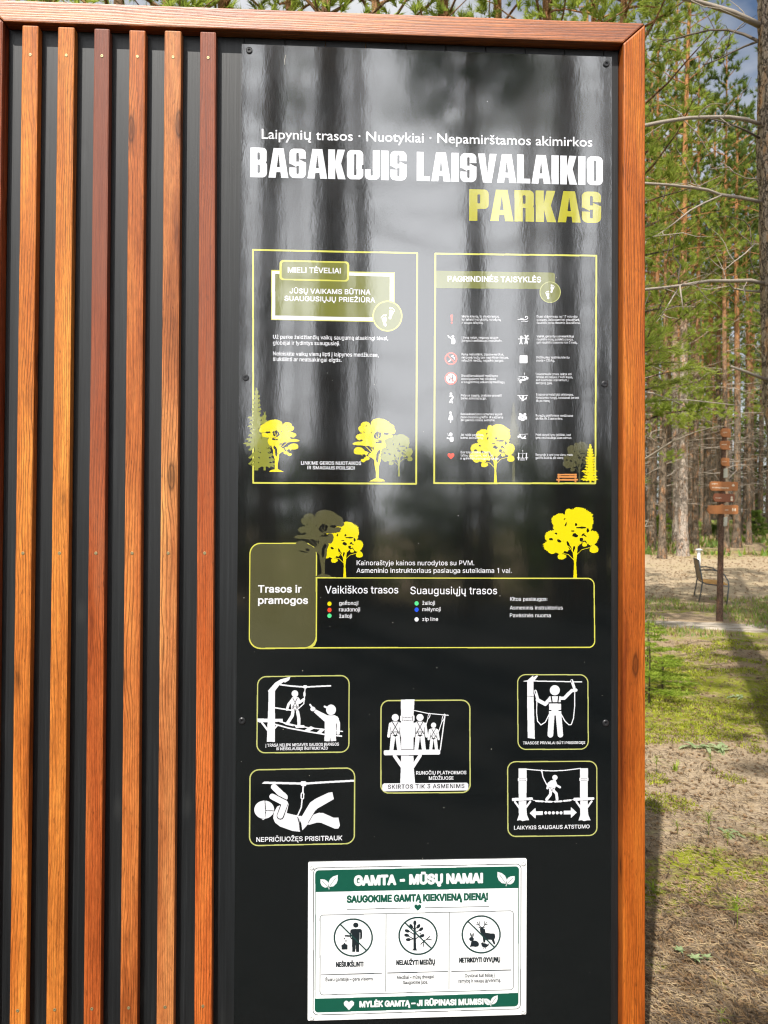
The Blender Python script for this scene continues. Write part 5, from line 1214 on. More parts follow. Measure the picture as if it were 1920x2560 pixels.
# ================================================================ the forest floor
def mat_ground():
    t = NT('forest_floor')
    c1 = t.coords((1, 1, 1))
    big = t.n('TexNoise', Vector=c1, Scale=0.55, Detail=5, Roughness=0.6)
    mid = t.n('TexNoise', Vector=c1, Scale=4.5, Detail=6, Roughness=0.68)
    fine = t.n('TexNoise', Vector=t.coords((60, 60, 60)), Scale=1.0, Detail=5, Roughness=0.7)
    fib = t.n('TexNoise', Vector=t.coords((40, 160, 40)), Scale=1.0, Detail=3, Distortion=1.5)
    vor = t.n('TexVoronoi', Vector=t.coords((26, 26, 26)), Scale=1.0)
    sep = t.n('SeparateXYZ', Vector=c1)
    litter = t.mix(fine.outputs['Fac'], (0.09, 0.058, 0.034), (0.48, 0.35, 0.22))
    litter = t.mix(t.ramp(fib.outputs['Fac'], [(0.45, 0.0), (0.62, 0.75)]), litter, (0.54, 0.41, 0.26))
    litter = t.mix(t.ramp(vor.outputs['Distance'], [(0.0, 0.6), (0.25, 0.0)]), litter, (0.17, 0.10, 0.055))
    moss = t.mix(fine.outputs['Fac'], (0.09, 0.105, 0.006), (0.40, 0.42, 0.035))
    sand = t.mix(fine.outputs['Fac'], (0.24, 0.175, 0.105), (0.60, 0.48, 0.32))
    # moss in patches, thickest in a band four to eight metres behind the board
    y = sep.outputs['Y']
    band = t.ramp(t.math('DIVIDE', y, 10.0), [(0.0, 0.30), (0.085, 0.45), (0.125, 0.95), (0.155, 0.25), (0.20, 0.0), (0.29, 0.10), (0.36, 0.85), (0.55, 1.0), (0.80, 0.35)])
    m = t.math('ADD', t.math('MULTIPLY', mid.outputs['Fac'], 0.62), t.math('MULTIPLY', big.outputs['Fac'], 0.55))
    m = t.math('ADD', m, t.math('MULTIPLY', t.math('SUBTRACT', band, 0.4), 0.17))
    mm = t.ramp(m, [(0.585, 0.0), (0.675, 0.95)])
    clear = t.math('MULTIPLY', t.n('MapRange', Value=y, From_Min=11.2, From_Max=13.2).outputs[0], t.n('MapRange', Value=y, From_Min=24.0, From_Max=21.5).outputs[0])
    cl = t.math('MULTIPLY', clear, t.ramp(mid.outputs['Fac'], [(0.30, 0.35), (0.5, 1.0)]))
    nearshade = t.n('MapRange', Value=y, From_Min=2.6, From_Max=0.6).outputs[0]  # half-shade of the near ground, painted into the litter colour
    litter = t.mix(t.math('MULTIPLY', nearshade, t.ramp(mid.outputs['Fac'], [(0.35, 0.85), (0.6, 0.25)])), litter, t.mix(fine.outputs['Fac'], (0.05, 0.032, 0.02), (0.26, 0.17, 0.10)))
    bare = t.math('MULTIPLY', t.n('MapRange', Value=y, From_Min=1.25, From_Max=1.75).outputs[0], t.n('MapRange', Value=y, From_Min=3.7, From_Max=2.9).outputs[0])
    litter = t.mix(t.math('MULTIPLY', bare, t.ramp(mid.outputs['Fac'], [(0.35, 0.35), (0.6, 0.9)])), litter, t.mix(fine.outputs['Fac'], (0.24, 0.175, 0.11), (0.60, 0.48, 0.335)))
    c = t.mix(mm, litter, moss)
    c = t.mix(t.math('MULTIPLY', cl, 0.9), c, sand)
    far = t.n('MapRange', Value=y, From_Min=25.0, From_Max=32.0).outputs[0]
    green = t.mix(mid.outputs['Fac'], (0.07, 0.12, 0.012), (0.20, 0.27, 0.035))
    c = t.mix(t.math('MULTIPLY', far, t.ramp(big.outputs['Fac'], [(0.42, 0.1), (0.56, 0.9)])), c, green)
    t.set(Base_Color=c, Roughness=0.95, Specular_IOR_Level=0.15)
    h = t.math('ADD', t.math('MULTIPLY', mid.outputs['Fac'], 0.05), t.math('MULTIPLY', fine.outputs['Fac'], 0.012))
    t.bump(h, 0.9, 1.0)
    return t.m


def axis_vals(n, near, far):
    out = []
    for i in range(-n, n + 1):
        s = i / n
        out.append(math.copysign(near * abs(s) * n * 0.5 if False else (math.exp(abs(s) * math.log(far / near + 1)) - 1) * near, s))
    return out


xs = axis_vals(95, 2.2, 170)
ys = axis_vals(95, 2.2, 170)
V = [(x, y, gz(x, y)) for y in ys for x in xs]
nx = len(xs)
F = [(j * nx + i, j * nx + i + 1, (j + 1) * nx + i + 1, (j + 1) * nx + i) for j in range(len(ys) - 1) for i in range(nx - 1)]
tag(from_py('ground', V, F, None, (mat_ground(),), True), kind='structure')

# the sandy path past the signpost
def mat_path():
    t = NT('sandy_path')
    fine = t.n('TexNoise', Vector=t.coords((35, 35, 35)), Scale=1.0, Detail=6, Roughness=0.7)
    mid = t.n('TexNoise', Vector=t.coords((2.5, 5, 2.5)), Scale=1.0, Detail=5, Roughness=0.65)
    c = t.mix(fine.outputs['Fac'], (0.34, 0.28, 0.21), (0.64, 0.56, 0.46))
    c = t.mix(t.ramp(mid.outputs['Fac'], [(0.52, 0.0), (0.62, 0.8)]), c, (0.20, 0.15, 0.085))
    t.set(Base_Color=c, Roughness=0.95, Specular_IOR_Level=0.1)
    t.bump(t.math('ADD', fine.outputs['Fac'], mid.outputs['Fac']), 0.6, 0.02)
    return t.m
V, F = [], []
edge = random.Random(3)
ctr = [(2.6, 10.15, .05), (3.3, 9.95, .20), (4.2, 9.75, .34), (5.2, 9.45, .45), (6.4, 8.9, .62), (8.2, 8.1, .8), (11, 7.4, 1.0), (16, 6.8, 1.2), (24, 6.5, 1.3)]
pp = []
for (x0, y0, w0), (x1, y1, w1) in zip(ctr, ctr[1:]):
    for k in range(8): pp.append((x0 + (x1 - x0) * k / 8, y0 + (y1 - y0) * k / 8, w0 + (w1 - w0) * k / 8))
for x, y, w0 in pp:
    for k in range(7):
        f_ = (k / 6 - .5) * 2 * w0 * (1 + edge.uniform(-.16, .16) * (abs(k - 3) > 1))
        V.append((x + edge.uniform(-.02, .02), y + f_, gz(x, y + f_) + (.014 if 0 < k < 6 else -.004)))
for i in range(len(pp) - 1):
    for k in range(6): F.append((i * 7 + k, (i + 1) * 7 + k, (i + 1) * 7 + k + 1, i * 7 + k + 1))
tag(from_py('path', V, F, None, (mat_path(),), True), kind='structure')

# unseen dark sheet added in front of the board to blacken the lower reflections
def mat_dark_sheet():
    t = NT('dark_sheet')
    n = t.n('TexNoise', Vector=t.coords((9, 9, 9)), Scale=1.0, Detail=6, Roughness=0.7)
    t.set(Base_Color=t.mix(n.outputs['Fac'], (0.008, 0.008, 0.0075), (0.024, 0.023, 0.020)), Roughness=0.95, Specular_IOR_Level=0.1)
    t.bump(n.outputs['Fac'], 0.6, 0.03)
    return t.m
V, F = [], []
NTX, NTY = 131, 41
for i in range(NTX):
    for k in range(NTY):
        x, y = -26 + i * 0.4, -0.10 - k * 0.315
        if 0 < k < NTY - 1 and 0 < i < NTX - 1: x += edge.uniform(-.05, .05)
        V.append((x, y - (edge.uniform(0, .08) if k in (0, NTY - 1) else 0), gz(x, y) + (.016 if 0 < k < NTY - 1 else -.004)))
for i in range(NTX - 1):
    for k in range(NTY - 1): F.append((i * NTY + k, i * NTY + k + 1, (i + 1) * NTY + k + 1, (i + 1) * NTY + k))
tag(from_py('added_dark_sheet', V, F, None, (mat_dark_sheet(),), True), kind='structure')

# ---------------------------------------------------------------- loose litter, moss and grass nobody could count
def leafy(name, a, b, trans=0.35, rough=0.6, scale=9.0):
    t = NT(name)
    n = t.n('TexNoise', Vector=t.coords((scale,) * 3), Scale=1.0, Detail=2)
    oi = t.n('ObjectInfo')
    c = t.mix(t.ramp(n.outputs['Fac'], [(0.36, 0.0), (0.62, 1.0)]), a, b)
    c = t.mix(t.math('MULTIPLY', oi.outputs['Random'], 0.35), c, tuple(x * .6 for x in a))
    t.set(Base_Color=c, Roughness=rough, Specular_IOR_Level=0.25)
    tr = t.n('BsdfTranslucent', Color=t.mix(0.5, c, tuple(min(1, x * 1.5) for x in b)))
    ms = t.n('MixShader')
    ms.inputs[0].default_value = trans
    t.l(t.b.outputs[0], ms.inputs[1]); t.l(tr.outputs[0], ms.inputs[2])
    t.l(ms.outputs[0], t.out.inputs['Surface'])
    return t.m


M_STRAW = leafy('dry_straw', (0.24, 0.15, 0.07), (0.55, 0.42, 0.24), 0.15)
M_BROWNLEAF = leafy('dry_leaf', (0.16, 0.095, 0.050), (0.44, 0.29, 0.16), 0.15)
M_TWIG = leafy('grey_twig', (0.075, 0.052, 0.032), (0.27, 0.20, 0.13), 0.0)
M_MOSS = leafy('moss_green', (0.17, 0.19, 0.008), (0.46, 0.49, 0.045), 0.25)
M_HERB = leafy('herb_green', (0.13, 0.22, 0.04), (0.30, 0.42, 0.12), 0.35)
M_PALEHERB = leafy('pale_herb_green', (0.22, 0.30, 0.13), (0.42, 0.50, 0.27), 0.3, scale=30)
M_FRESH = leafy('fresh_spruce_green', (0.16, 0.24, 0.02), (0.40, 0.50, 0.07), 0.35, scale=14)
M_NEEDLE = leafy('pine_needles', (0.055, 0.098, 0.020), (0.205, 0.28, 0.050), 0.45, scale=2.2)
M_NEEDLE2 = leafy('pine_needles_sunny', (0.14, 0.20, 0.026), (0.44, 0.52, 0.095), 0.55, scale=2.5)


def scatter(name, n, mats, weights, maker, seed, area, label=None):
    g = random.Random(seed)
    V, F, I = [], [], []
    while n > 0:
        x, y = area(g)
        if x is None: continue
        i = g.choices(range(len(mats)), weights)[0]
        k = maker(V, F, x, y, i, g)
        I += [i] * k
        n -= 1
    o = from_py(name, V, F, None, mats, idx=I)
    return tag(o, kind='stuff')


def near_area(g):                              # denser close to the viewer; none inside the board
    d = 2.0 * (5.0 ** g.random())
    y = d - DIST
    lo, hi = 0.25 * d if y < 1.2 else -0.28 * d, 0.78 * d
    x = g.uniform(lo, hi)
    if y < -0.12: return None, None
    if -0.06 < y < 0.12 and x < 0.86: return None, None
    return x, y


def mk_litter(V, F, x, y, i, g):
    z = gz(x, y)
    a = g.uniform(0, math.pi)
    sc = 1.0 + max(0, y) * 0.12
    if i == 1:                                 # curled dry leaf
        L, wd = g.uniform(.005, .017) * sc, g.uniform(.003, .008) * sc
        c_, s_ = math.cos(a), math.sin(a)
        b = len(V)
        for u, v, h in ((-1, 0, .4), (-.3, -1, .1), (.5, -.8, .5), (1, 0, .2), (.4, .9, .6), (-.4, .8, .2)):
            V.append((x + (u * L * c_ - v * wd * s_), y + (u * L * s_ + v * wd * c_), z + .004 + h * .012 * sc))
        F.append((b, b + 1, b + 2, b + 3, b + 4, b + 5))
        return 1
    L = g.uniform(.012, .038) * (1.6 if i == 2 else 1) * sc ** .5
    wd = g.uniform(.0004, .0009) * (1.9 if i == 2 else 1) * sc
    c_, s_ = math.cos(a), math.sin(a)
    k = g.uniform(-.14, .14)
    h0, h1 = g.uniform(.001, .012), g.uniform(.001, .016)
    b = len(V)
    for u, z_ in ((-1, h0), (0, max(h0, h1) + .004), (1, h1)):
        px, py = x + u * L / 2 * c_ - k * L * (1 - abs(u)) * s_, y + u * L / 2 * s_ + k * L * (1 - abs(u)) * c_
        V.append((px - wd * s_, py + wd * c_, z + z_)); V.append((px + wd * s_, py - wd * c_, z + z_ + .0015))
    F.append((b, b + 1, b + 3, b + 2)); F.append((b + 2, b + 3, b + 5, b + 4))
    return 2


scatter('forest_litter', 62000, [M_STRAW, M_BROWNLEAF, M_TWIG], (.50, .16, .34), mk_litter, 5, near_area)


def moss_area(g):
    for _ in range(40):
        x, y = near_area(g)
        if x is None: continue
        v = mnoise.noise(Vector((x * .9, y * .9, 0))) + .5 * mnoise.noise(Vector((x * 2.7, y * 2.7, 5))) + (.30 if 3.2 < y < 7.5 or .85 < y < 1.5 else -.16) - .06
        if v > .12: return x, y
    return None, None


def mk_moss(V, F, x, y, i, g):
    z = gz(x, y)
    sc = 1 + max(0, y) * .16
    n = 5
    for _ in range(n):
        a = g.uniform(0, 6.283)
        h, wd, ln = g.uniform(.005, .016) * sc, g.uniform(.002, .004) * sc, g.uniform(.003, .012) * sc
        c_, s_ = math.cos(a), math.sin(a)
        ox, oy = g.uniform(-.02, .02) * sc, g.uniform(-.02, .02) * sc
        b = len(V)
        V.append((x + ox - wd * s_, y + oy + wd * c_, z)); V.append((x + ox + wd * s_, y + oy - wd * c_, z)); V.append((x + ox + ln * c_, y + oy + ln * s_, z + h))
        F.append((b, b + 1, b + 2))
    return n


scatter('moss', 26000, [M_MOSS, M_FRESH], (.9, .1), mk_moss, 8, moss_area)


def grass_area(g):                             # thin grass: around the chair, and bright undergrowth at the foot of the far trees
    if g.random() < .45:
        y = g.uniform(8.2, 13.2)
        x = g.uniform(.1, .62) * (y + 2)
    else:
        y = g.uniform(23, 44)
        x = g.uniform(.18, .72) * (y + 2)
        if mnoise.noise(Vector((x * .25, y * .2, 3))) < -.05: return None, None
    if mnoise.noise(Vector((x * .8, y * .8, 1))) < -.12: return None, None
    return x, y


def mk_grass(V, F, x, y, i, g):
    z = gz(x, y)
    big = y > 20
    n = 5
    for _ in range(n):
        a = g.uniform(0, 6.283)
        h = g.uniform(.03, .10) * (3.4 if big else 1)
        wd = g.uniform(.005, .011) * (7 if big else 1)
        ox, oy = g.uniform(-.08, .08) * (3 if big else 1), g.uniform(-.08, .08) * (3 if big else 1)
        l = g.uniform(.1, .6) * h
        b = len(V)
        V.append((x + ox - wd * math.sin(a), y + oy + wd * math.cos(a), z)); V.append((x + ox + wd * math.sin(a), y + oy - wd * math.cos(a), z)); V.append((x + ox + l * math.cos(a), y + oy + l * math.sin(a), z + h))
        F.append((b, b + 1, b + 2))
    return n


def clearing_area(g):
    y = g.uniform(11.5, 24)
    return g.uniform(.14, .66) * (y + 2), y


def mk_debris(V, F, x, y, i, g):
    k = 0
    for _ in range(3): k += mk_litter(V, F, x + g.gauss(0, .25), y + g.gauss(0, .25), i, g)
    return k


scatter('clearing_litter', 2000, [M_BROWNLEAF, M_BROWNLEAF, M_TWIG], (.0, .55, .45), mk_debris, 19, clearing_area)
scatter('grass', 4600, [M_HERB, M_FRESH, M_STRAW], (.3, .3, .4), mk_grass, 9, grass_area)
# ================================================================ trees
def mat_bark(name, low, lowdark, high, z0, z1, scale=1.0, bump=1.0):
    """Scots pine bark: grey fissured plates low down, flaky orange higher up the stem."""
    t = NT(name)
    sep = t.n('SeparateXYZ', Vector=t.coords((1, 1, 1)))
    wp = t.n('TexNoise', Vector=t.coords((16 * scale, 16 * scale, 7 * scale)), Scale=1.0, Detail=4, Roughness=0.7)
    wv = t.n('VectorMath', {'operation': 'MULTIPLY_ADD'})
    t.l(wp.outputs['Color'], wv.inputs[0])
    wv.inputs[1].default_value = (2.4, 2.4, 2.0)
    t.l(t.coords((17 * scale, 17 * scale, 6.5 * scale)), wv.inputs[2])
    v = t.n('TexVoronoi', {'feature': 'DISTANCE_TO_EDGE'}, Vector=wv.outputs[0], Scale=1.0)
    w_ = t.n('TexNoise', Vector=t.coords((9 * scale, 9 * scale, 3 * scale)), Scale=1.0, Detail=6, Roughness=0.7)
    f_ = t.n('TexNoise', Vector=t.coords((70 * scale, 70 * scale, 34 * scale)), Scale=1.0, Detail=4, Roughness=0.7)
    crack = t.ramp(t.math('ADD', v.outputs['Distance'], t.math('MULTIPLY', f_.outputs['Fac'], 0.12)), [(0.04, 0.0), (0.15, 1.0)])
    plate = t.mix(w_.outputs['Fac'], lowdark, low)
    plate = t.mix(t.ramp(w_.outputs['Fac'], [(0.52, 0.0), (0.64, 0.8)]), plate, high)
    plate = t.mix(t.ramp(f_.outputs['Fac'], [(0.5, 0.0), (0.72, 0.6)]), plate, tuple(min(1, x * 1.6) for x in low))
    lo = t.mix(crack, tuple(x * .22 for x in lowdark), plate)
    hi = t.mix(f_.outputs['Fac'], tuple(x * .55 for x in high), tuple(min(1, x * 1.35) for x in high))
    hgt = t.math('ADD', sep.outputs['Z'], t.math('MULTIPLY', t.math('SUBTRACT', w_.outputs['Fac'], .5), 4.0))
    k = t.n('MapRange', Value=hgt, From_Min=z0, From_Max=z1)
    c = t.mix(k.outputs[0], lo, hi)
    oi = t.n('ObjectInfo')
    c = t.mix(t.math('MULTIPLY', oi.outputs['Random'], .5), c, t.mix(1.0, c, (0.62, 0.58, 0.55), 'MULTIPLY'))
    t.set(Base_Color=c, Roughness=0.9, Specular_IOR_Level=0.15)
    t.bump(t.math('ADD', crack, t.math('MULTIPLY', f_.outputs['Fac'], .5)), bump, 0.012)
    return t.m


M_BARK = mat_bark('pine_bark', (0.27, 0.215, 0.155), (0.105, 0.08, 0.058), (0.46, 0.22, 0.09), 5.0, 9.5, 1.0)
M_BARKPALE = mat_bark('pale_pine_bark', (0.56, 0.48, 0.40), (0.30, 0.25, 0.20), (0.46, 0.22, 0.09), 5.5, 9.5, 1.0)
M_BARKNEAR = mat_bark('pine_bark_near', (0.50, 0.42, 0.34), (0.21, 0.155, 0.115), (0.56, 0.29, 0.12), 30, 40, 1.15, 1.0)
M_DEAD = plain('dead_branch_grey', (0.34, 0.29, 0.235), 0.85, 0, .2)
M_DEADDK = plain('dead_branch_dark', (0.13, 0.105, 0.085), 0.85, 0, .2)


def tuft(V, F, c, d, n, L, wd, g, spread=1.1):
    """A bunch of needles: thin blades fanning out of a shoot that points along d."""
    d = d.normalized()
    a = d.orthogonal().normalized()
    b = d.cross(a)
    for _ in range(n):
        t, s = g.uniform(0, 6.283), g.uniform(.15, spread)
        v = (d + (a * math.cos(t) + b * math.sin(t)) * s).normalized()
        l = L * g.uniform(.65, 1.1)
        side = v.cross(Vector((g.uniform(-1, 1), g.uniform(-1, 1), g.uniform(-1, 1)))).normalized() * wd
        o = c - d * g.uniform(0, L * .55)
        k = len(V)
        V.append(tuple(o - side)); V.append(tuple(o + side)); V.append(tuple(o + v * l))
        F.append((k, k + 1, k + 2))


def pine_meshes(seed, h, r, cb, cr, nbr, needles, L, wd, tufts=9, deadn=26, dead_lo=1.2, sides=9, dense=1.0):
    """Trunk with its bare dead branches, and the crown of needle bunches on limbs."""
    g = random.Random(seed)
    V, F, I = [], [], []
    n = 16
    wx, wy = g.uniform(-.012, .012) * h, g.uniform(-.012, .012) * h
    def axis(z):
        t = z / h
        return Vector((wx * math.sin(t * 2.4) + .02 * math.sin(t * 9 + seed), wy * math.sin(t * 2.1 + 1) - wy * math.sin(1) + .02 * math.sin(t * 7 + seed * 2), z))
    def rad(z):
        t = z / h
        return r * (1.0 - .82 * t ** 1.15) + r * .45 * math.exp(-z / .28)
    pts = [axis(-.25)] + [axis(h * (k / n) ** 1.15) for k in range(n + 1)]
    tube_data(V, F, pts, [rad(max(0, p.z)) for p in pts], sides, True, .05, g)
    nf = len(F)
    # dead limbs and stubs below the crown
    for k in range(deadn):
        z = g.uniform(dead_lo, cb + (h - cb) * .25)
        a = g.uniform(0, 6.283)
        ln = g.uniform(.35, 1.9) * (0.5 if z < 2.2 else 1)
        p0 = axis(z)
        pt = [p0]
        d = Vector((math.cos(a), math.sin(a), g.uniform(-.15, .35)))
        for q in range(4):
            d = (d + Vector((g.uniform(-.3, .3), g.uniform(-.3, .3), g.uniform(-.28, .2)))).normalized()
            pt.append(pt[-1] + d * ln / 4)
        tube_data(V, F, pt, [.017, .013, .010, .007, .003], 4, False)
        if g.random() < .7:
            q0 = pt[2]
            d2 = (d + Vector((g.uniform(-.8, .8), g.uniform(-.8, .8), g.uniform(-.4, .5)))).normalized()
            tube_data(V, F, [q0, q0 + d2 * ln * .25, q0 + d2 * ln * .4 + Vector((0, 0, g.uniform(-.1, .1)))], [.007, .005, .002], 3, False)
    nd = len(F)
    CV, CF = [], []
    CI = 0
    for k in range(nbr):
        t = (k + g.random()) / nbr
        z = cb + (h - cb) * t ** 0.9
        a = k * 2.399 + g.uniform(-.5, .5)
        prof = math.sin(math.pi * min(1, .18 + .80 * t)) ** .7
        ln = cr * (.45 + .6 * prof) * g.uniform(.6, 1.1) * (1.05 - .45 * t)
        p = axis(z)
        d = Vector((math.cos(a), math.sin(a), g.uniform(-.05, .35) + .5 * t))
        pt = [p]
        for q in range(4):
            d = (d + Vector((g.uniform(-.22, .22), g.uniform(-.22, .22), g.uniform(-.12, .24)))).normalized()
            pt.append(pt[-1] + d * ln / 4)
        tube_data(V, F, pt, [.021, .016, .012, .008, .004], 4, False)
        for q in range(tufts):
            u = .35 + .65 * (q + g.random()) / tufts
            s = u * 4
            i = min(3, int(s))
            c = pt[i].lerp(pt[i + 1], s - i)
            off = Vector((g.uniform(-1, 1), g.uniform(-1, 1), g.uniform(-.5, .75))) * ln * .24 * (1.15 - .5 * u)
            tuft(CV, CF, c + off, (d * .5 + off.normalized() * .8 + Vector((0, 0, .35))), needles, L, wd, g)
    me = bpy.data.meshes.new('trunk')
    me.from_pydata(V, [], F)
    me.materials.append(M_BARK); me.materials.append(M_DEAD)
    me.polygons.foreach_set('material_index', [0] * nf + [1] * (nd - nf) + [0] * (len(F) - nd))
    me.polygons.foreach_set('use_smooth', [True] * len(F))
    cm = bpy.data.meshes.new('crown')
    cm.from_pydata(CV, [], CF)
    cm.materials.append(M_NEEDLE)
    return me, cm


VARS = [pine_meshes(11, 17.5, .155, 8.2, 2.1, 46, 24, .20, .013, 12, 34),
        pine_meshes(12, 19.5, .175, 9.6, 2.3, 46, 24, .21, .013, 12, 38),
        pine_meshes(13, 16.0, .115, 8.8, 1.6, 40, 24, .19, .012, 11, 40),
        pine_meshes(14, 18.0, .135, 10.2, 1.8, 42, 24, .20, .013, 11, 44)]
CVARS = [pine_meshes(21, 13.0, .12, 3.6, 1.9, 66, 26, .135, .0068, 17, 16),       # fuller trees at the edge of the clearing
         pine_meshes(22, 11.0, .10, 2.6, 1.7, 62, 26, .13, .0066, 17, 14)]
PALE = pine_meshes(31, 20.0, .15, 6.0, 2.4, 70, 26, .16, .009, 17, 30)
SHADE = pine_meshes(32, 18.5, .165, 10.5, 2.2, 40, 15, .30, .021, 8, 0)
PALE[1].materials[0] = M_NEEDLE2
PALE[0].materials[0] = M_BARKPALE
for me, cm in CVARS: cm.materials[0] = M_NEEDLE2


def pine(x, y, var, label, group=None, rz=0.0, sc=1.0, lean=(0, 0), sz=None, name='pine_tree'):
    o = thing(name, label, 'tree', (x, y, gz(x, y)), group)
    o.rotation_euler = (lean[0], lean[1], rz)
    o.scale = (sc, sc, sz or sc)
    for nm, me in zip(('trunk', 'crown'), var):
        c = bpy.data.objects.new(nm, me)
        COL.objects.link(c)
        c.parent = o
    return o


rt = random.Random(77)
# trees one can tell apart behind the clearing: photo x of the foot, distance, variant, girth scale, lean, label
NAMED = [(1707, 25, 1, 1.05, .026, 'thick pale barked pine standing at the far edge of the sandy clearing'),
         (1632, 31, 0, 1.05, 0.0, 'grey pine trunk close to the right edge of the board frame'),
         (1669, 36, 0, 1.05, -.01, 'brown pine trunk with bright undergrowth at its foot, left of the pale pine'),
         (1692, 29, 2, 1.0, .012, 'dark slender pine trunk just left of the thick pale pine'),
         (1739, 27, 2, 1.0, -.012, 'dark pine trunk behind the white lamp'),
         (1813, 26.5, 2, .95, .01, 'dark pine trunk partly hidden behind the signpost'),
         (1849, 33, 2, 1.05, -.012, 'light barked pine trunk just right of the signpost arrows'),
         (1863, 35, 3, 1.0, .004, 'orange barked pine trunk between the signpost and the near pine'),
         (1901, 38, 3, .95, .0, 'reddish pine trunk above the dark shrub')]
used = []
for px, dep, v, sc, ln, lab in NAMED:
    p = deep(px, 1400, dep)
    o_ = pine(p.x, p.y, PALE if 'thick' in lab else VARS[v], lab, None, 0.0 if 'thick' in lab else rt.uniform(0, 6.28), sc, (0, ln), sz=1.12)
    if 'thick' in lab: pale = o_
    used.append((p.x, p.y))
GF = 'slender pines of the forest wall'
LF = 'slender straight pine in the forest wall behind the clearing'
k = 0
tries = 0
while k < 118 and tries < 5000:
    tries += 1
    if k < 62:
        d = 27 + 42 * rt.random() ** 1.2
        x = rt.uniform(.30, .66) * d
        y = d - DIST
    else:
        y = rt.uniform(22, 60)
        x = rt.uniform(-.55, .95) * y
    if min((x - a) ** 2 + (y - b) ** 2 for a, b in used) < 1.1 ** 2: continue
    used.append((x, y))
    k += 1
    pine(x, y, VARS[rt.randrange(4)], LF, GF, rt.uniform(0, 6.28), rt.uniform(.72, 1.0), (rt.uniform(-.02, .02), rt.uniform(-.02, .02)), sz=rt.uniform(.95, 1.2))

# fuller pines close behind the board: they show above its top rail and to its right
for px, dep, v, lab in ((120, 10.5, 0, 'bushy pine behind the left end of the top rail'), (420, 8.5, 1, 'bushy pine behind the top rail above the slats'), (700, 10, 0, 'bushy pine behind the top rail above the first panel screw'),
                        (950, 8.5, 1, 'bushy pine behind the middle of the top rail'), (1235, 10.5, 0, 'pine with a pale trunk above the right half of the top rail'), (1480, 12.5, 0, 'bushy pine behind the top right mitre of the frame'),
                        (270, 8.0, 1, 'bushy pine behind the top rail between the first and the second slat'), (560, 9.2, 0, 'bushy pine behind the top rail above the sixth slat'), (830, 8.2, 1, 'bushy pine behind the top rail left of its middle'), (1090, 9.0, 0, 'bushy pine behind the top rail just left of the pale trunk'), (1350, 8.6, 1, 'bushy pine behind the top rail near the right screw'), (1985, 22, 0, 'bushy pine half hidden by the near trunk'), (1800, 30, 0, 'bushy sunlit pine rising behind the signpost'), (1575, 9.5, 1, 'bushy pine hidden by the right frame post'), (1655, 24, 1, 'bushy pine right beside the frame post, behind the near twigs')):
    p = deep(px, 1300, dep)
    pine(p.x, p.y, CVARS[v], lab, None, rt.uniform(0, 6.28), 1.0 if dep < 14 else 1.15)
    used.append((p.x, p.y))

# pines behind the viewer: their trunks and the bright sky between them show as reflections in the gloss
GR = 'pines mirrored in the glossy panel'
for i, (px, L, v) in enumerate([(665, 12, 3), (828, 11.5, 1), (905, 15, 2), (1100, 13, 1), (1215, 16, 2), (1330, 19, 0), (1425, 12.5, 1), (1508, 15, 3), (745, 24, 2), (590, 17, 0), (1600, 18, 1), (1385, 35, 1), (500, 28, 2), (1720, 28, 0)]):
    x, y = (px - 871) / 1900 * L, -(L - DIST)
    if px == 1100: continue
    pine(x, y, VARS[v], 'tall bare pine behind the viewer, seen only as a dark streak in the glossy panel', GR, rt.uniform(0, 6.28), rt.uniform(1.35, 1.75) if L < 20 else rt.uniform(1.0, 1.2), (rt.uniform(-.012, .012), rt.uniform(-.012, .012)), sz=1.4)
BLOB = pine_meshes(41, 10.9, .10, 8.0, 1.85, 64, 26, .17, .014, 18, 0)
pine((1172 - 871) / 1900 * 12.5, -10.4, BLOB, 'dense dark crown mirrored above the white tagline in the panel', None, 1.0, 1.0)

gs = random.Random(8)
for k in range(15):
    x, y = -7.5 + k * 1.25 + gs.uniform(-.3, .3), -15.2 + gs.uniform(-1.2, 1.2)
    o = thing('shrub', 'dark spruce thicket behind the viewer, mirrored as the dark band under the bright streaks', 'shrub', (x, y, gz(x, y)), 'thicket mirrored in the panel')
    V, F = [], []
    for _ in range(150):
        t = gs.random()
        a_ = gs.uniform(0, 6.283); q = 1.35 * math.sqrt(gs.random()) * (1 - .8 * t)
        tuft(V, F, Vector((q * math.cos(a_), q * math.sin(a_), .1 + 3.1 * t)), Vector((math.cos(a_), math.sin(a_), .5)), 14, .34, .03, gs)
    from_py('foliage', V, F, o, (M_NEEDLE,))
    V, F = [], []
    tube_data(V, F, [(0, 0, -.1), (0, 0, 3.0)], [.05, .01], 6)
    from_py('stem', V, F, o, (M_BARK,))

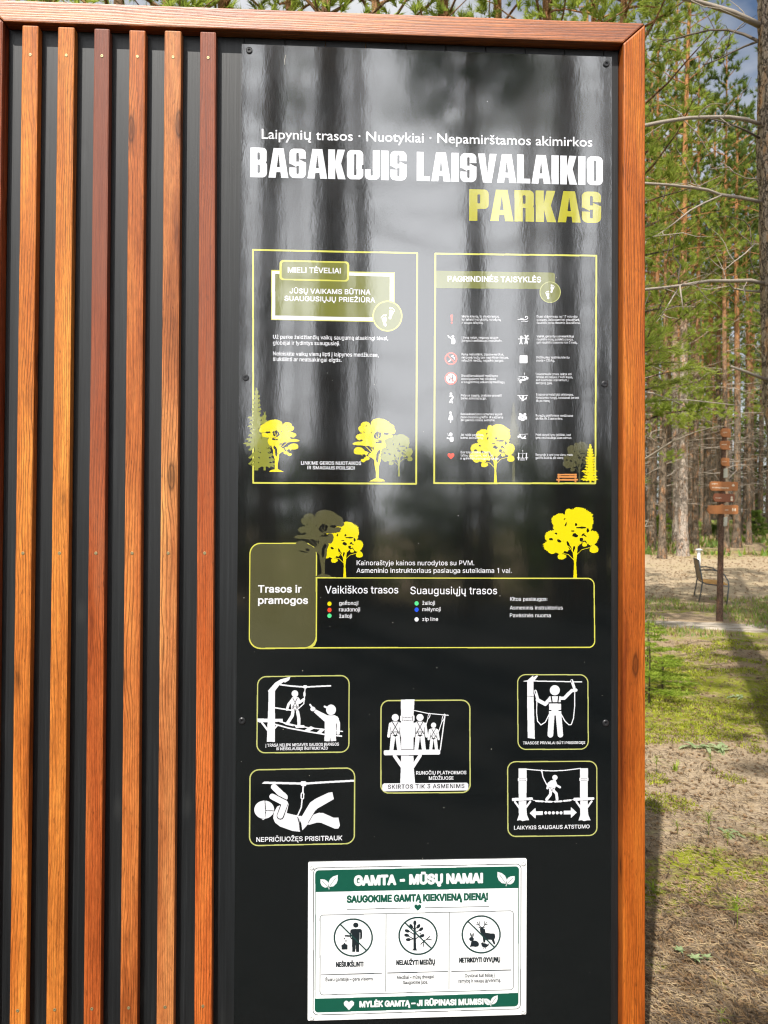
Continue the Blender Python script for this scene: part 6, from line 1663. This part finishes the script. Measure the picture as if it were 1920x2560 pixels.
# ---------------------------------------------------------------- the near pine at the right edge
rn = random.Random(31)
base = deep(2032, 1311, 6.0); base.z = gz(base.x, base.y)
ctrl = [(-0.2, 1990), (0.0, 1990)]
near = thing('pine_tree', 'near pine trunk with flaking grey and orange bark cut by the right edge', 'tree', base)
cl = []
for py in (1802, 1600, 1300, 1100, 960, 800, 650, 430, 250, 100, 0, -150, -400, -800, -1300):
    px = np.interp(py, (-1300, -400, 0, 430, 960, 1802), (1924, 1937, 1941, 1945, 1961, 2030))
    cl.append(deep(px, py, 6.0))
cl = [base + Vector((0, 0, -.3))] + cl
zz = [p.z for p in cl]
V, F = [], []
NS, NR = 56, 190
rows = []
for j in range(NR + 1):
    z = zz[0] + (zz[-1] - zz[0]) * j / NR
    cx_, cy_ = np.interp(z, zz, [p.x for p in cl]), np.interp(z, zz, [p.y for p in cl])
    rr_ = .178 - .0085 * z + .10 * math.exp(-max(0, z) / .3)
    for k in range(NS):
        t = 2 * math.pi * k / NS
        q = Vector((math.cos(t) * 2.2, math.sin(t) * 2.2, z * 2.4))
        e = mnoise.noise(q * 1.7) * .018 + abs(mnoise.noise(q * 4.3)) * .020 + mnoise.noise(q * 11) * .006
        V.append((cx_ - base.x + (rr_ + e) * math.cos(t), cy_ - base.y + (rr_ + e) * math.sin(t), z - base.z))
for j in range(NR):
    for k in range(NS):
        k2 = (k + 1) % NS
        F.append((j * NS + k, j * NS + k2, (j + 1) * NS + k2, (j + 1) * NS + k))
from_py('trunk', V, F, near, (M_BARKNEAR,), True)
A1, A2 = V_(1560, 0, 4.608), V_(1560, 400, 3.95)
def limb(pts, V0, w0, w1, d0, d1, mat, twigs=0, seed=0, par=None, nm='branch'):
    g = random.Random(seed)
    V, F = [], []
    n = len(pts)
    P = []
    for i, p in enumerate(pts):
        dd = d0 + (d1 - d0) * i / (n - 1) + (g.uniform(-.05, .05) if 0 < i else 0)
        P.append(deep(*V0(p), dd) - base)
    rad = [(w0 + (w1 - w0) * i / (n - 1)) / 2 * (d0 / FPX) for i in range(n)]
    tube_data(V, F, P, rad, 7, True, .12, g)
    for _ in range(twigs):
        i = g.randrange(0, n - 1)
        o = P[i].lerp(P[i + 1], g.random())
        d = Vector((g.uniform(-1, .6), g.uniform(-.8, .8), g.uniform(-.7, .8))).normalized()
        q = [o]
        ln = g.uniform(.10, .50)
        for _k in range(4):
            d = (d + Vector((g.uniform(-.5, .5), g.uniform(-.5, .5), g.uniform(-.45, .45)))).normalized()
            q.append(q[-1] + d * ln / 4)
        tube_data(V, F, q, [.0042, .0036, .003, .0022, .0012], 4, False)
    return from_py(nm, V, F, par or near, (mat,), True)
limb([(1560, 290), (1250, 140), (1000, 65), (820, 15), (690, -15), (400, -120)], A1, 15, 8, 6.0, 5.5, M_DEAD, 5, 1)
limb([(1540, 478), (1400, 530), (1250, 600), (1100, 680), (920, 748)], A1, 6, 3, 6.0, 6.3, M_DEADDK, 4, 2)
limb([(1540, 470), (1380, 395), (1200, 345), (1000, 345), (750, 400), (450, 490)], A1, 8, 4, 6.0, 6.7, M_DEADDK, 6, 12)
limb([(1560, 1425), (1400, 1375), (1200, 1350), (1000, 1352), (750, 1358), (550, 1388), (400, 1415), (240, 1448)], A1, 10, 8, 6.0, 5.3, M_DEAD, 7, 3)
limb([(1560, 1590), (1400, 1500), (1200, 1420), (1000, 1370)], A1, 6, 3, 6.0, 5.6, M_DEADDK, 3, 4)
limb([(1345, 415), (1150, 372), (950, 345), (820, 295), (650, 268), (430, 245), (200, 230)], A2, 9, 6, 6.0, 5.4, M_DEAD, 5, 5)
limb([(960, 350), (800, 420), (650, 500), (500, 620), (350, 730), (210, 790)], A2, 4.5, 3, 5.7, 5.3, M_DEAD, 4, 6)
limb([(1385, 1220), (1250, 1190), (1050, 1195), (850, 1195), (700, 1215), (540, 1242), (380, 1262), (215, 1278)], A2, 10, 6, 6.0, 5.3, M_DEAD, 8, 7)
limb([(1345, 1302), (1200, 1290), (1080, 1270), (1030, 1215)], A2, 6, 4, 6.0, 5.8, M_DEAD, 2, 8)
limb([(1440, 2185), (1250, 2110), (1060, 2040)], A2, 10, 6, 6.0, 5.7, M_DEAD, 0, 9)
limb([(530, 1270), (380, 1530), (320, 1600)], A2, 4, 2, 5.5, 5.4, M_DEAD, 3, 10)
limb([(550, 1240), (565, 1350), (585, 1480)], A2, 5, 3, 5.5, 5.45, M_DEAD, 1, 11)
limb([(540, 1240), (540, 1130), (560, 1040), (480, 940), (500, 760), (530, 690)], A2, 4, 2, 5.5, 5.6, M_DEADDK, 3, 13)
limb([(1290, 830), (1200, 920), (1080, 1010), (980, 1095)], A2, 4, 2, 5.9, 5.8, M_DEAD, 3, 14)
limb([(1360, 190), (1200, 180), (1080, 120), (1040, 70), (850, 90)], A2, 3, 2, 6.0, 5.8, M_DEAD, 3, 15)
limb([(1375, 1180), (1280, 1090), (1240, 950), (1260, 800), (1240, 650)], A2, 3, 2, 6.0, 6.2, M_DEADDK, 2, 16)
V, F = [], []
g = random.Random(5)
for k in range(420):
    c = cl[-1] + Vector((g.gauss(0, 1.3), g.gauss(0, 1.3), g.uniform(-.6, 3.4))) - base
    tuft(V, F, c, Vector((g.uniform(-1, 1), g.uniform(-1, 1), g.uniform(-.2, 1))), 22, .20, .010, g)
from_py('crown', V, F, near, (M_NEEDLE,))

# ---------------------------------------------------------------- a young pine close behind the board, its twigs peeping past the frame
yb = deep(1400, 1311, 5.2); yb.z = gz(yb.x, yb.y)
yp = thing('pine_tree', 'young pine behind the board whose green twigs peep past the right frame post', 'tree', yb)
V, F = [], []
tube_data(V, F, [(0, 0, -.2), (.02, 0, 1), (-.02, .03, 2.2), (.01, 0, 3.3)], [.045, .038, .026, .008], 8)
from_py('trunk', V, F, yp, (M_BARK,), True)
def twig(target, dep, z0, seed, L=.062, par=yp, pb=yb, nt_=9, mat=M_NEEDLE2, side=4):
    g = random.Random(seed)
    e = deep(*target, dep) - pb
    s = Vector((0, 0, z0))
    V, F = [], []
    mid = s.lerp(e, .5) + Vector((0, 0, .12))
    pts = [s, s.lerp(mid, .6) + Vector((0, g.uniform(-.03, .03), .03)), mid, mid.lerp(e, .5) + Vector((0, 0, .02)), e]
    tube_data(V, F, pts, [.012, .010, .008, .006, .003], 5)
    nb = len(F)
    shoots = []
    for k in range(side):
        o = pts[3].lerp(pts[4], (k + .3) / side)
        d = (e - mid).normalized() + Vector((g.uniform(-.5, .5), g.uniform(-.7, .7), g.uniform(-.6, .5)))
        shoots.append((o, o + d.normalized() * g.uniform(.10, .20)))
    shoots.append((pts[3], pts[4]))
    for o, t_ in shoots:
        tube_data(V, F, [o, t_], [.004, .002], 4)
    nb = len(F)
    for o, t_ in shoots:
        for q in range(nt_):
            c = o.lerp(t_, (q + g.random()) / nt_)
            tuft(V, F, c, (t_ - o), 12, L, .0016, g, 1.5)
    return from_py('branch', V, F, par, (M_BARK, mat), idx=[0] * nb + [1] * (len(F) - nb))
twig((1640, 855), 5.0, 2.35, 1); twig((1700, 866), 5.1, 2.35, 2); twig((1762, 918), 5.1, 2.2, 3); twig((1632, 812), 5.0, 2.5, 4); twig((1640, 580), 5.2, 3.0, 5)
twig((1700, 955), 5.2, 2.05, 6, nt_=9); twig((1660, 905), 5.2, 2.2, 7, nt_=5); twig((1640, 1000), 5.4, 1.9, 8)
V, F = [], []
g = random.Random(15)
for k in range(150):
    z = g.uniform(1.4, 3.5)
    a_ = g.uniform(0, 6.283); q = g.uniform(.1, .75) * (1.25 - z / 4)
    tuft(V, F, Vector((q * math.cos(a_), q * math.sin(a_), z)), Vector((math.cos(a_), math.sin(a_), .4)), 22, .085, .0022, g)
from_py('crown', V, F, yp, (M_NEEDLE2,))

# the low sunlit boughs of the thick pale pine
inv = pale.matrix_basis.inverted() if False else (Matrix.Translation(pale.location) @ pale.rotation_euler.to_matrix().to_4x4() @ Matrix.Diagonal((*pale.scale, 1))).inverted()
g = random.Random(15)
V, F, V2, F2 = [], [], [], []
for (px, py, dep) in ((1670, 1040, 23.4), (1690, 1012, 23.6), (1722, 1035, 23.2), (1756, 1020, 23.5), (1790, 1012, 24), (1806, 1032, 23.8), (1735, 985, 24.1), (1700, 1050, 23.3), (1655, 1000, 23.7), (1770, 1040, 23.4), (1745, 965, 23.8), (1705, 975, 23.9)):
    e = inv @ deep(px, py, dep)
    for _ in range(17):
        c = e + Vector((g.gauss(0, .21), g.gauss(0, .22), g.gauss(0, .10)))
        tuft(V, F, c, Vector((g.uniform(-1, 1), g.uniform(-1, 1), g.uniform(-.6, .6))), 22, .15, .0075, g)
    tube_data(V2, F2, [Vector((.02, 0, e.z + .7)), Vector((e.x * .5, e.y * .5, e.z + .6)), e], [.022, .015, .005], 4)
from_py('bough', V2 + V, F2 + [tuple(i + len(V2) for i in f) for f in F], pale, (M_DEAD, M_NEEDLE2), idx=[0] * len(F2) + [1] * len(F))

# a big pine just out of the picture to the right of the board: it throws the long trunk shadow across the moss
pine(3.75, 3.35, SHADE, 'tall pine beyond the right edge, second of three casting shade over the clearing', None, 2.1, .95)
pine(4.95, 5.9, SHADE, 'tall pine beyond the right edge, farthest of three casting shade over the clearing', None, 4.0, 1.0)
sh = pine(2.16, .95, SHADE, 'tall pine to the right of the board, outside the picture', None, .7, 1.05)

# ---------------------------------------------------------------- the wood beyond, one mass
def woodland(name, spots, seed, hmin, hmax, mats):
    g = random.Random(seed)
    V, F, I = [], [], []
    for x, y in spots(g):
        h = g.uniform(hmin, hmax)
        z = gz(x, y)
        n0 = len(F)
        tube_data(V, F, [(x, y, z - .3), (x + g.uniform(-.2, .2), y, z + h)], [.19, .06], 5, False)
        I += [1 if g.random() < .6 else 2] * (len(F) - n0)
        n0 = len(F)
        for _ in range(34):
            t = g.random()
            c = Vector((x + g.gauss(0, 1.0), y + g.gauss(0, 1.0), z + h * (.42 + .6 * t)))
            tuft(V, F, c, Vector((g.uniform(-1, 1), g.uniform(-1, 1), g.uniform(-.3, 1))), 9, .62, .085, g, 1.6)
        I += [0] * (len(F) - n0)
        n0 = len(F)
        for _ in range(26):
            c = Vector((x + g.gauss(0, 1.1), y + g.gauss(0, 1.1), z + g.uniform(.1, h * .5)))
            tuft(V, F, c, Vector((g.uniform(-1, 1), g.uniform(-1, 1), g.uniform(-.6, .6))), 8, 1.0, .07, g, 1.6)
        I += [2 if g.random() < .7 else 0] * (len(F) - n0)
    return tag(from_py(name, V, F, None, mats, idx=I), kind='stuff')
def front_spots(g):
    out = []
    for _ in range(720):
        d = g.uniform(64, 100)
        out.append((g.uniform(-.85, 1.7) * d, d))
    return out
def back_spots(g):
    out = []
    for _ in range(170):
        a = g.uniform(math.pi * 1.0, math.pi * 2.0)
        d = g.uniform(85, 120)
        out.append((d * math.cos(a), d * math.sin(a)))
    return out
woodland('far_woodland', front_spots, 2, 15, 21, (M_NEEDLE, M_BARK, M_DEADDK))
woodland('distant_woodland', back_spots, 3, 8, 13, (M_NEEDLE, M_BARK, M_DEADDK))
# ================================================================ signpost, chair, lamp
M_POST = mat_bark('post_bark', (0.22, 0.14, 0.10), (0.10, 0.06, 0.045), (0.24, 0.11, 0.06), 40, 50, 2.0, .6)
M_SIGNB = plain('brown_sign_board', (0.42, 0.155, 0.045), 0.55)
M_SIGNDK = plain('dark_brown_sign_board', (0.24, 0.075, 0.03), 0.55)
M_CREAM = plain('cream_paint', (0.72, 0.62, 0.47), 0.6)
M_PAPER = plain('pale_card', (0.52, 0.50, 0.42), 0.7)
pb = floor_at(1800, 1553)
pdep = pb.y + DIST
post = thing('signpost', 'brown wooden signpost with arrow boards standing by the sandy path', 'signpost', pb)
C10 = V_(1600, 960, 3.456)
lp = lambda p, dd=0.0: deep(*C10(p), pdep + dd) - pb
V, F = [], []
pts = [lp((688, 2050)) + Vector((0, 0, -.2)), lp((688, 2050)), lp((692, 1700)), lp((700, 1300)), lp((712, 900)), lp((726, 500)), lp((738, 372))]
tube_data(V, F, pts, [.055, .052, .047, .043, .040, .037, .034], 12, True, .06, random.Random(2))
from_py('post', V, F, post, (M_POST,), True)
def sboard(nm, outline, mat, marks=(), dd=-.05, label=None):
    bm = bmesh.new()
    P = [lp(p, dd) for p in outline]
    y = sum(p.y for p in P) / len(P)
    prism(bm, [(p.x, p.z) for p in P], y - .012, y + .012, .003, 1)
    b = from_bm(nm, bm, post, (mat,))
    if label: b['label'] = label
    if marks:
        V, F = [], []
        for q in marks:
            k = len(V)
            for p in q:
                w_ = lp(p, dd); V.append((w_.x, y - .0145, w_.z))
            F.append(tuple(range(k, k + len(q))))
        m = from_py('marking', V, F, b, (M_CREAM,))
    return b
def dashes(x0, x1, y, h, n, seed, slope=0.0):
    g = random.Random(seed)
    out, x = [], x0
    for k in range(n):
        w_ = (x1 - x0) / n * g.uniform(.45, .8)
        y1 = y + slope * (x - x0) + g.uniform(-1, 1)
        out.append([(x, y1), (x + w_, y1 + slope * w_), (x + w_ * .9, y1 + h * g.uniform(.6, 1)), (x, y1 + h * g.uniform(.6, 1))])
        x += (x1 - x0) / n
    return out
circ = lambda cx, cy, rx, ry: [(cx + rx * math.cos(t * .628), cy + ry * math.sin(t * .628)) for t in range(10)]
sboard('direction_board', [(700, 392), (722, 382), (780, 388), (782, 462), (716, 458), (697, 440)], M_SIGNB, dashes(712, 752, 416, 10, 4, 1))
sboard('direction_board', [(690, 498), (712, 490), (776, 494), (780, 570), (708, 566), (690, 548)], M_SIGNB, dashes(702, 748, 520, 10, 4, 2) + [circ(772, 544, 6, 10)])
sboard('direction_board', [(700, 645), (716, 636), (770, 642), (772, 712), (712, 708), (700, 692)], M_SIGNB, dashes(710, 748, 668, 8, 3, 3))
sboard('notice_card', [(724, 732), (756, 728), (754, 806), (722, 812)], M_PAPER, dd=-.06, label='small pale card above the arrow boards')
sboard('arrow_board', [(596, 882), (606, 848), (625, 842), (836, 846), (845, 856), (843, 912), (834, 924), (618, 922), (604, 910)], M_SIGNB, dashes(618, 668, 858, 13, 6, 5) + dashes(620, 770, 888, 14, 14, 6, .04) + [[(788, 878), (802, 862), (816, 878), (810, 884), (794, 884)]], label='upper arrow board with two lines of pale lettering')
sboard('arrow_board', [(628, 985), (640, 948), (655, 945), (806, 950), (818, 965), (814, 1016), (800, 1022), (650, 1018), (638, 1008)], M_SIGNDK, dashes(648, 702, 982, 8, 8, 7) + [circ(788, 982, 9, 12), circ(789, 1000, 11, 12)], label='middle dark arrow board with a pale round mark')
sboard('arrow_board', [(576, 1086), (592, 1050), (686, 1048), (708, 1036), (728, 1048), (840, 1046), (848, 1058), (846, 1118), (836, 1126), (598, 1122)], M_SIGNB, dashes(732, 764, 1084, 12, 4, 8) + [circ(798, 1086, 7, 14), circ(818, 1086, 7, 14)], label='lowest and longest arrow board with two pale marks')
sboard('notice_card', [(724, 1150), (754, 1148), (750, 1226), (720, 1228)], M_PAPER, dd=-.06, label='small pale card below the arrow boards')

# --- chair
M_FRAME = plain('grey_painted_tube', (0.085, 0.095, 0.10), 0.45, 0.3)
M_SLING = plain('tan_sling_fabric', (0.30, 0.215, 0.12), 0.8)
M_SEAT = plain('honey_wood_seat', (0.56, 0.30, 0.085), 0.6)
C11 = V_(1600, 1220, 5.184)
r0 = floor_at(*C11((760, 1485))); r1 = floor_at(*C11((1135, 1535))); r2 = floor_at(*C11((690, 1392)))
ax = (r1 - r0); ax.z = 0; fl = ax.length; ax.normalize()
ay = r2 - r0; ay.z = 0                          # away from the viewer
Wc = min(1.15, ay.length); ay.normalize()
chair = thing('garden_bench', 'metal garden bench with tan backrest and honey seat behind the signpost', 'bench', r0)
s_ = fl / .62
def cp(a_, b_, c_): return ax * (a_ * s_) + ay * b_ + Vector((0, 0, c_ * .92))
for nm, b_ in (('side_frame', 0), ('side_frame', Wc)):
    V, F = [], []
    tube_data(V, F, [cp(0, b_, 0), cp(.05, b_, .22), cp(.085, b_, .44), cp(.06, b_, .60), cp(.03, b_, .76), cp(.005, b_, .89)], [.013] * 6, 8)          # rear leg runs up into the back
    tube_data(V, F, [cp(.085, b_, .44), cp(.16, b_, .405), cp(.40, b_, .40), cp(.63, b_, .405)], [.012] * 4, 8)
    tube_data(V, F, [cp(.60, b_, 0), cp(.625, b_, .22), cp(.645, b_, .40), cp(.635, b_, .50), cp(.56, b_, .62), cp(.45, b_, .69), cp(.30, b_, .71), cp(.02, b_, .69)], [.013] * 8, 8)
    from_py(nm, V, F, chair, (M_FRAME,), True)
V, F = [], []
nb = 7
for j in range(nb + 1):
    t = j / nb
    for k in range(5):
        u = k / 4
        p = cp(.085 - .08 * t + .01 * math.sin(math.pi * u), Wc * u, .45 + .44 * t)
        V.append(tuple(p)); V.append(tuple(p + ax * .012))
def grid_faces(rows, cols):
    for j in range(rows):
        for k in range(cols - 1):
            a_ = (j * cols + k) * 2; b_ = ((j + 1) * cols + k) * 2
            F.append((a_, a_ + 2, b_ + 2, b_)); F.append((a_ + 1, b_ + 1, b_ + 3, a_ + 3))
    for k in range(cols - 1):
        for j in (0, rows):
            a_ = (j * cols + k) * 2; F.append((a_, a_ + 1, a_ + 3, a_ + 2))
    for j in range(rows):
        for k in (0, cols - 1):
            a_ = (j * cols + k) * 2; b_ = ((j + 1) * cols + k) * 2
            F.append((a_, b_, b_ + 1, a_ + 1))
grid_faces(nb, 5)
from_py('backrest', V, F, chair, (M_SLING,), True)
bm = bmesh.new()
for k in range(6):
    a0, a1 = .10 + k * .09, .10 + k * .09 + .082
    vs_ = [bm.verts.new(cp(a_, b_, c_)) for c_ in (.412, .435) for a_, b_ in ((a0, .012), (a1, .012), (a1, Wc - .012), (a0, Wc - .012))]
    for q in ((0, 3, 2, 1), (4, 5, 6, 7), (0, 1, 5, 4), (1, 2, 6, 5), (2, 3, 7, 6), (3, 0, 4, 7)): bm.faces.new([vs_[i] for i in q])
from_bm('seat', bm, chair, (M_SEAT,))
V, F = [], []
tube_data(V, F, [cp(.005, 0, .89), cp(.0, Wc * .5, .895), cp(.005, Wc, .89)], [.012] * 3, 8)
tube_data(V, F, [cp(.63, 0, .40), cp(.63, Wc, .40)], [.011] * 2, 8)
tube_data(V, F, [cp(.10, 0, .42), cp(.10, Wc, .42)], [.011] * 2, 8)
from_py('crossbar', V, F, chair, (M_FRAME,), True)

# --- white lamp
M_WHITE = plain('white_enamel', (0.80, 0.82, 0.82), 0.4)
lb = floor_at(1747, 1446)
ld = lb.y + DIST
lamp = thing('path_lamp', 'small white mushroom shaped path lamp behind the garden bench', 'lamp', lb)
top = (deep(1749, 1371, ld) - lb).z
V, F = [], []
tube_data(V, F, [(0, 0, -.1), (0, 0, top - .05)], [.040, .040], 14)
from_py('stem', V, F, lamp, (M_WHITE,), True)
V, F = [], []
tube_data(V, F, [(0, 0, top - .055), (0, 0, top - .04), (0, 0, top - .02), (0, 0, top)], [.042, .105, .07, .02], 18)
from_py('cap', V, F, lamp, (M_WHITE,), True)

# ---------------------------------------------------------------- shrubs, saplings and herbs
def bush(px, py, w_, h, label, mat, seed, n=150, L=.09, wd=.004, name='shrub', cat='shrub'):
    b = floor_at(px, py)
    o = thing(name, label, cat, b)
    g = random.Random(seed)
    V, F = [], []
    for _ in range(n):
        t = g.random()
        a_ = g.uniform(0, 6.283); q = w_ / 2 * math.sqrt(g.random()) * (1 - .75 * t)
        tuft(V, F, Vector((q * math.cos(a_), q * math.sin(a_), .05 * h + h * t * .95)), Vector((math.cos(a_), math.sin(a_), .5)), 20, L, wd, g)
    from_py('foliage', V, F, o, (mat,))
    V, F = [], []
    tube_data(V, F, [(0, 0, -.05), (0, 0, h * .9)], [.012 + h * .012, .004], 6)
    from_py('stem', V, F, o, (M_BARK,))
    return o
bush(1890, 1348, 1.5, 1.25, 'dark low spruce shrub at the forest edge under the reddish trunk', M_NEEDLE, 3, 220, .16, .016)
bush(1790, 1345, 1.2, .6, 'low dark bilberry shrub behind the signpost', M_NEEDLE, 4, 120, .14, .016)
bush(1655, 1340, 1.6, 1.0, 'bright green undergrowth shrub between the grey and the brown trunk', M_FRESH, 6, 170, .15, .016)


def spruce_sapling(px, py, h, wid, label, seed, nb=16, name='spruce_sapling'):
    b = floor_at(px, py)
    o = thing(name, label, 'sapling', b)
    g = random.Random(seed)
    V, F = [], []
    tube_data(V, F, [(0, 0, -.05), (.01, 0, h * .6), (0, .01, h)], [.008, .006, .002], 6)
    from_py('stem', V, F, o, (M_BARK,), True)
    V, F = [], []
    for k in range(nb):
        t = (k + .5) / nb
        a_ = k * 2.4 + g.uniform(-.3, .3)
        L = wid * (1 - .72 * t) * g.uniform(.75, 1.1)
        z = h * (.10 + .86 * t)
        d = Vector((math.cos(a_), math.sin(a_), .12))
        main = [Vector((0, 0, z)) + d * L * s + Vector((0, 0, -.10 * L * s * s)) for s in (0, .35, .7, 1)]
        tube_data(V, F, main, [.005, .004, .003, .0015], 4, False)
        side = d.cross(Vector((0, 0, 1))).normalized()
        sh = [(main[0].lerp(main[3], .25), main[3])]
        for s in (.3, .45, .6, .75):
            for m in (-1, 1):
                o_ = main[0].lerp(main[3], s)
                sh.append((o_, o_ + (d * .65 + side * m).normalized() * L * .42 * (1.1 - s * .6)))
        for p0, p1 in sh:
            ln = (p1 - p0).length
            for q in range(max(5, int(ln / .011))):
                c = p0.lerp(p1, (q + g.random()) / max(5, int(ln / .011)))
                tuft(V, F, c, p1 - p0, 5, .026, .0030, g, 1.4)
    from_py('foliage', V, F, o, (M_FRESH,))
    return o
spruce_sapling(1622, 1760, .70, .46, 'bright green spruce sapling beside the right frame post', 5, 20)
spruce_sapling(1655, 1725, .34, .38, 'low spruce sapling spreading to the right of the taller one', 6, 14)
spruce_sapling(1618, 1665, .50, .52, 'spruce sapling further back behind the bright sapling', 7, 16)


def herb(px, py, kind, label, size=1.0, seed=0, name='herb', cat='plant'):
    b = floor_at(px, py)
    g = random.Random(seed * 13 + 1)
    V, F = [], []
    def blade(base, d, L, wd, droop=.5, n=4):
        k = len(V)
        side = d.cross(Vector((0, 0, 1)))
        side = side.normalized() if side.length > 1e-4 else Vector((1, 0, 0))
        for i in range(n + 1):
            t = i / n
            w2 = wd * math.sin(math.pi * min(1, .12 + .88 * t) ** .8) if kind in ('rosette', 'leafy') else wd * (1 - t)
            c = base + d * L * t + Vector((0, 0, -droop * L * t * t))
            V.append(tuple(c - side * w2)); V.append(tuple(c + Vector((0, 0, -.15 * w2)))); V.append(tuple(c + side * w2))
        for i in range(n):
            for q in (0, 1): F.append((k + i * 3 + q, k + i * 3 + q + 1, k + i * 3 + q + 4, k + i * 3 + q + 3))
    if kind == 'rosette':
        for k in range(9):
            a_ = k * 2.4; e = .5 + .09 * k
            blade(Vector((0, 0, .02 * size)), Vector((math.cos(a_), math.sin(a_), e)).normalized(), size * g.uniform(.030, .046), size * .0065, .45)
        tube_data(V, F, [(0, 0, -.01), (0, 0, .025 * size)], [.002, .002], 5)
    elif kind == 'leafy':
        for k in range(11):
            a_ = g.uniform(0, 6.283)
            blade(Vector((g.uniform(-.05, .05), g.uniform(-.03, .03), .01)) * size, Vector((math.cos(a_), math.sin(a_), g.uniform(.15, .7))).normalized(), size * g.uniform(.06, .12), size * .012, .5)
    elif kind == 'grass':
        for k in range(12):
            a_ = g.uniform(0, 6.283)
            blade(Vector((g.uniform(-.01, .01), g.uniform(-.01, .01), 0)), Vector((math.cos(a_), math.sin(a_), g.uniform(.8, 2.6))).normalized(), size * g.uniform(.07, .16), size * .0028, .55, 5)
    else:                                      # seedling: a star of soft needles on a stem
        hh = .07 * size
        tube_data(V, F, [(0, 0, -.01), (.004, 0, hh * .6), (0, .003, hh)], [.0016, .0014, .001], 4)
        for k in range(26):
            a_ = g.uniform(0, 6.283)
            blade(Vector((0, 0, hh * g.uniform(.55, 1))), Vector((math.cos(a_), math.sin(a_), g.uniform(-.1, 1.2))).normalized(), size * g.uniform(.03, .05), size * .0011, .15, 2)
    me = bpy.data.meshes.new(name)
    me.from_pydata(V, [], F)
    o = link(name, me, None, (M_PALEHERB if kind in ('rosette', 'leafy') else M_FRESH,), True)
    o.location = b
    return tag(o, label, cat)
herb(1699, 2388, 'rosette', 'small star leaved herb, leftmost of three on the brown litter', .78, 1)
herb(1738, 2410, 'rosette', 'small star leaved herb, middle one of three on the brown litter', .9, 2)
herb(1768, 2404, 'rosette', 'small star leaved herb, rightmost of three on the brown litter', .7, 3)
herb(1687, 1928, 'grass', 'arching pale grass tuft on the bare litter', 1.35, 4, 'grass_tuft')
herb(1745, 1872, 'leafy', 'broad leaved plant, left half of the fleshy clump in the litter', 1.25, 5)
herb(1800, 1874, 'leafy', 'broad leaved plant, right half of the fleshy clump in the litter', 1.25, 6)
herb(1785, 2168, 'seedling', 'pine seedling with a star of needles on the mossy bank', 1.2, 7, 'pine_seedling')
herb(1771, 2098, 'seedling', 'tall thin seedling on the pale litter above the mossy bank', 1.9, 8, 'pine_seedling')
herb(1828, 2085, 'leafy', 'small grey green herb right of the tall seedling', .7, 9)
herb(1634, 2235, 'grass', 'dark grass tuft against the foot of the right frame post', 1.3, 10, 'grass_tuft')
herb(1842, 2330, 'seedling', 'bent seedling on a long stem in the brown litter', 1.9, 11, 'pine_seedling')
herb(1806, 2552, 'grass', 'short grass sprout at the bottom edge', .62, 12, 'grass_tuft')
herb(1640, 1935, 'seedling', 'yellow green seedling near the right frame post', 1.6, 13, 'pine_seedling')
herb(1776, 1925, 'seedling', 'yellowish sprig right of the arching grass tuft', 1.4, 14, 'pine_seedling')
herb(1752, 1640, 'grass', 'green grass tuft on the sunny moss', 1.6, 15, 'grass_tuft')
herb(1850, 1745, 'leafy', 'bluish herb at the edge of the long shadow', 1.0, 16)
herb(1692, 2085, 'seedling', 'small sprig left of the tall seedling', .9, 17, 'pine_seedling')
herb(1818, 2115, 'seedling', 'small bright seedling right of the mossy bank', .9, 18, 'pine_seedling')
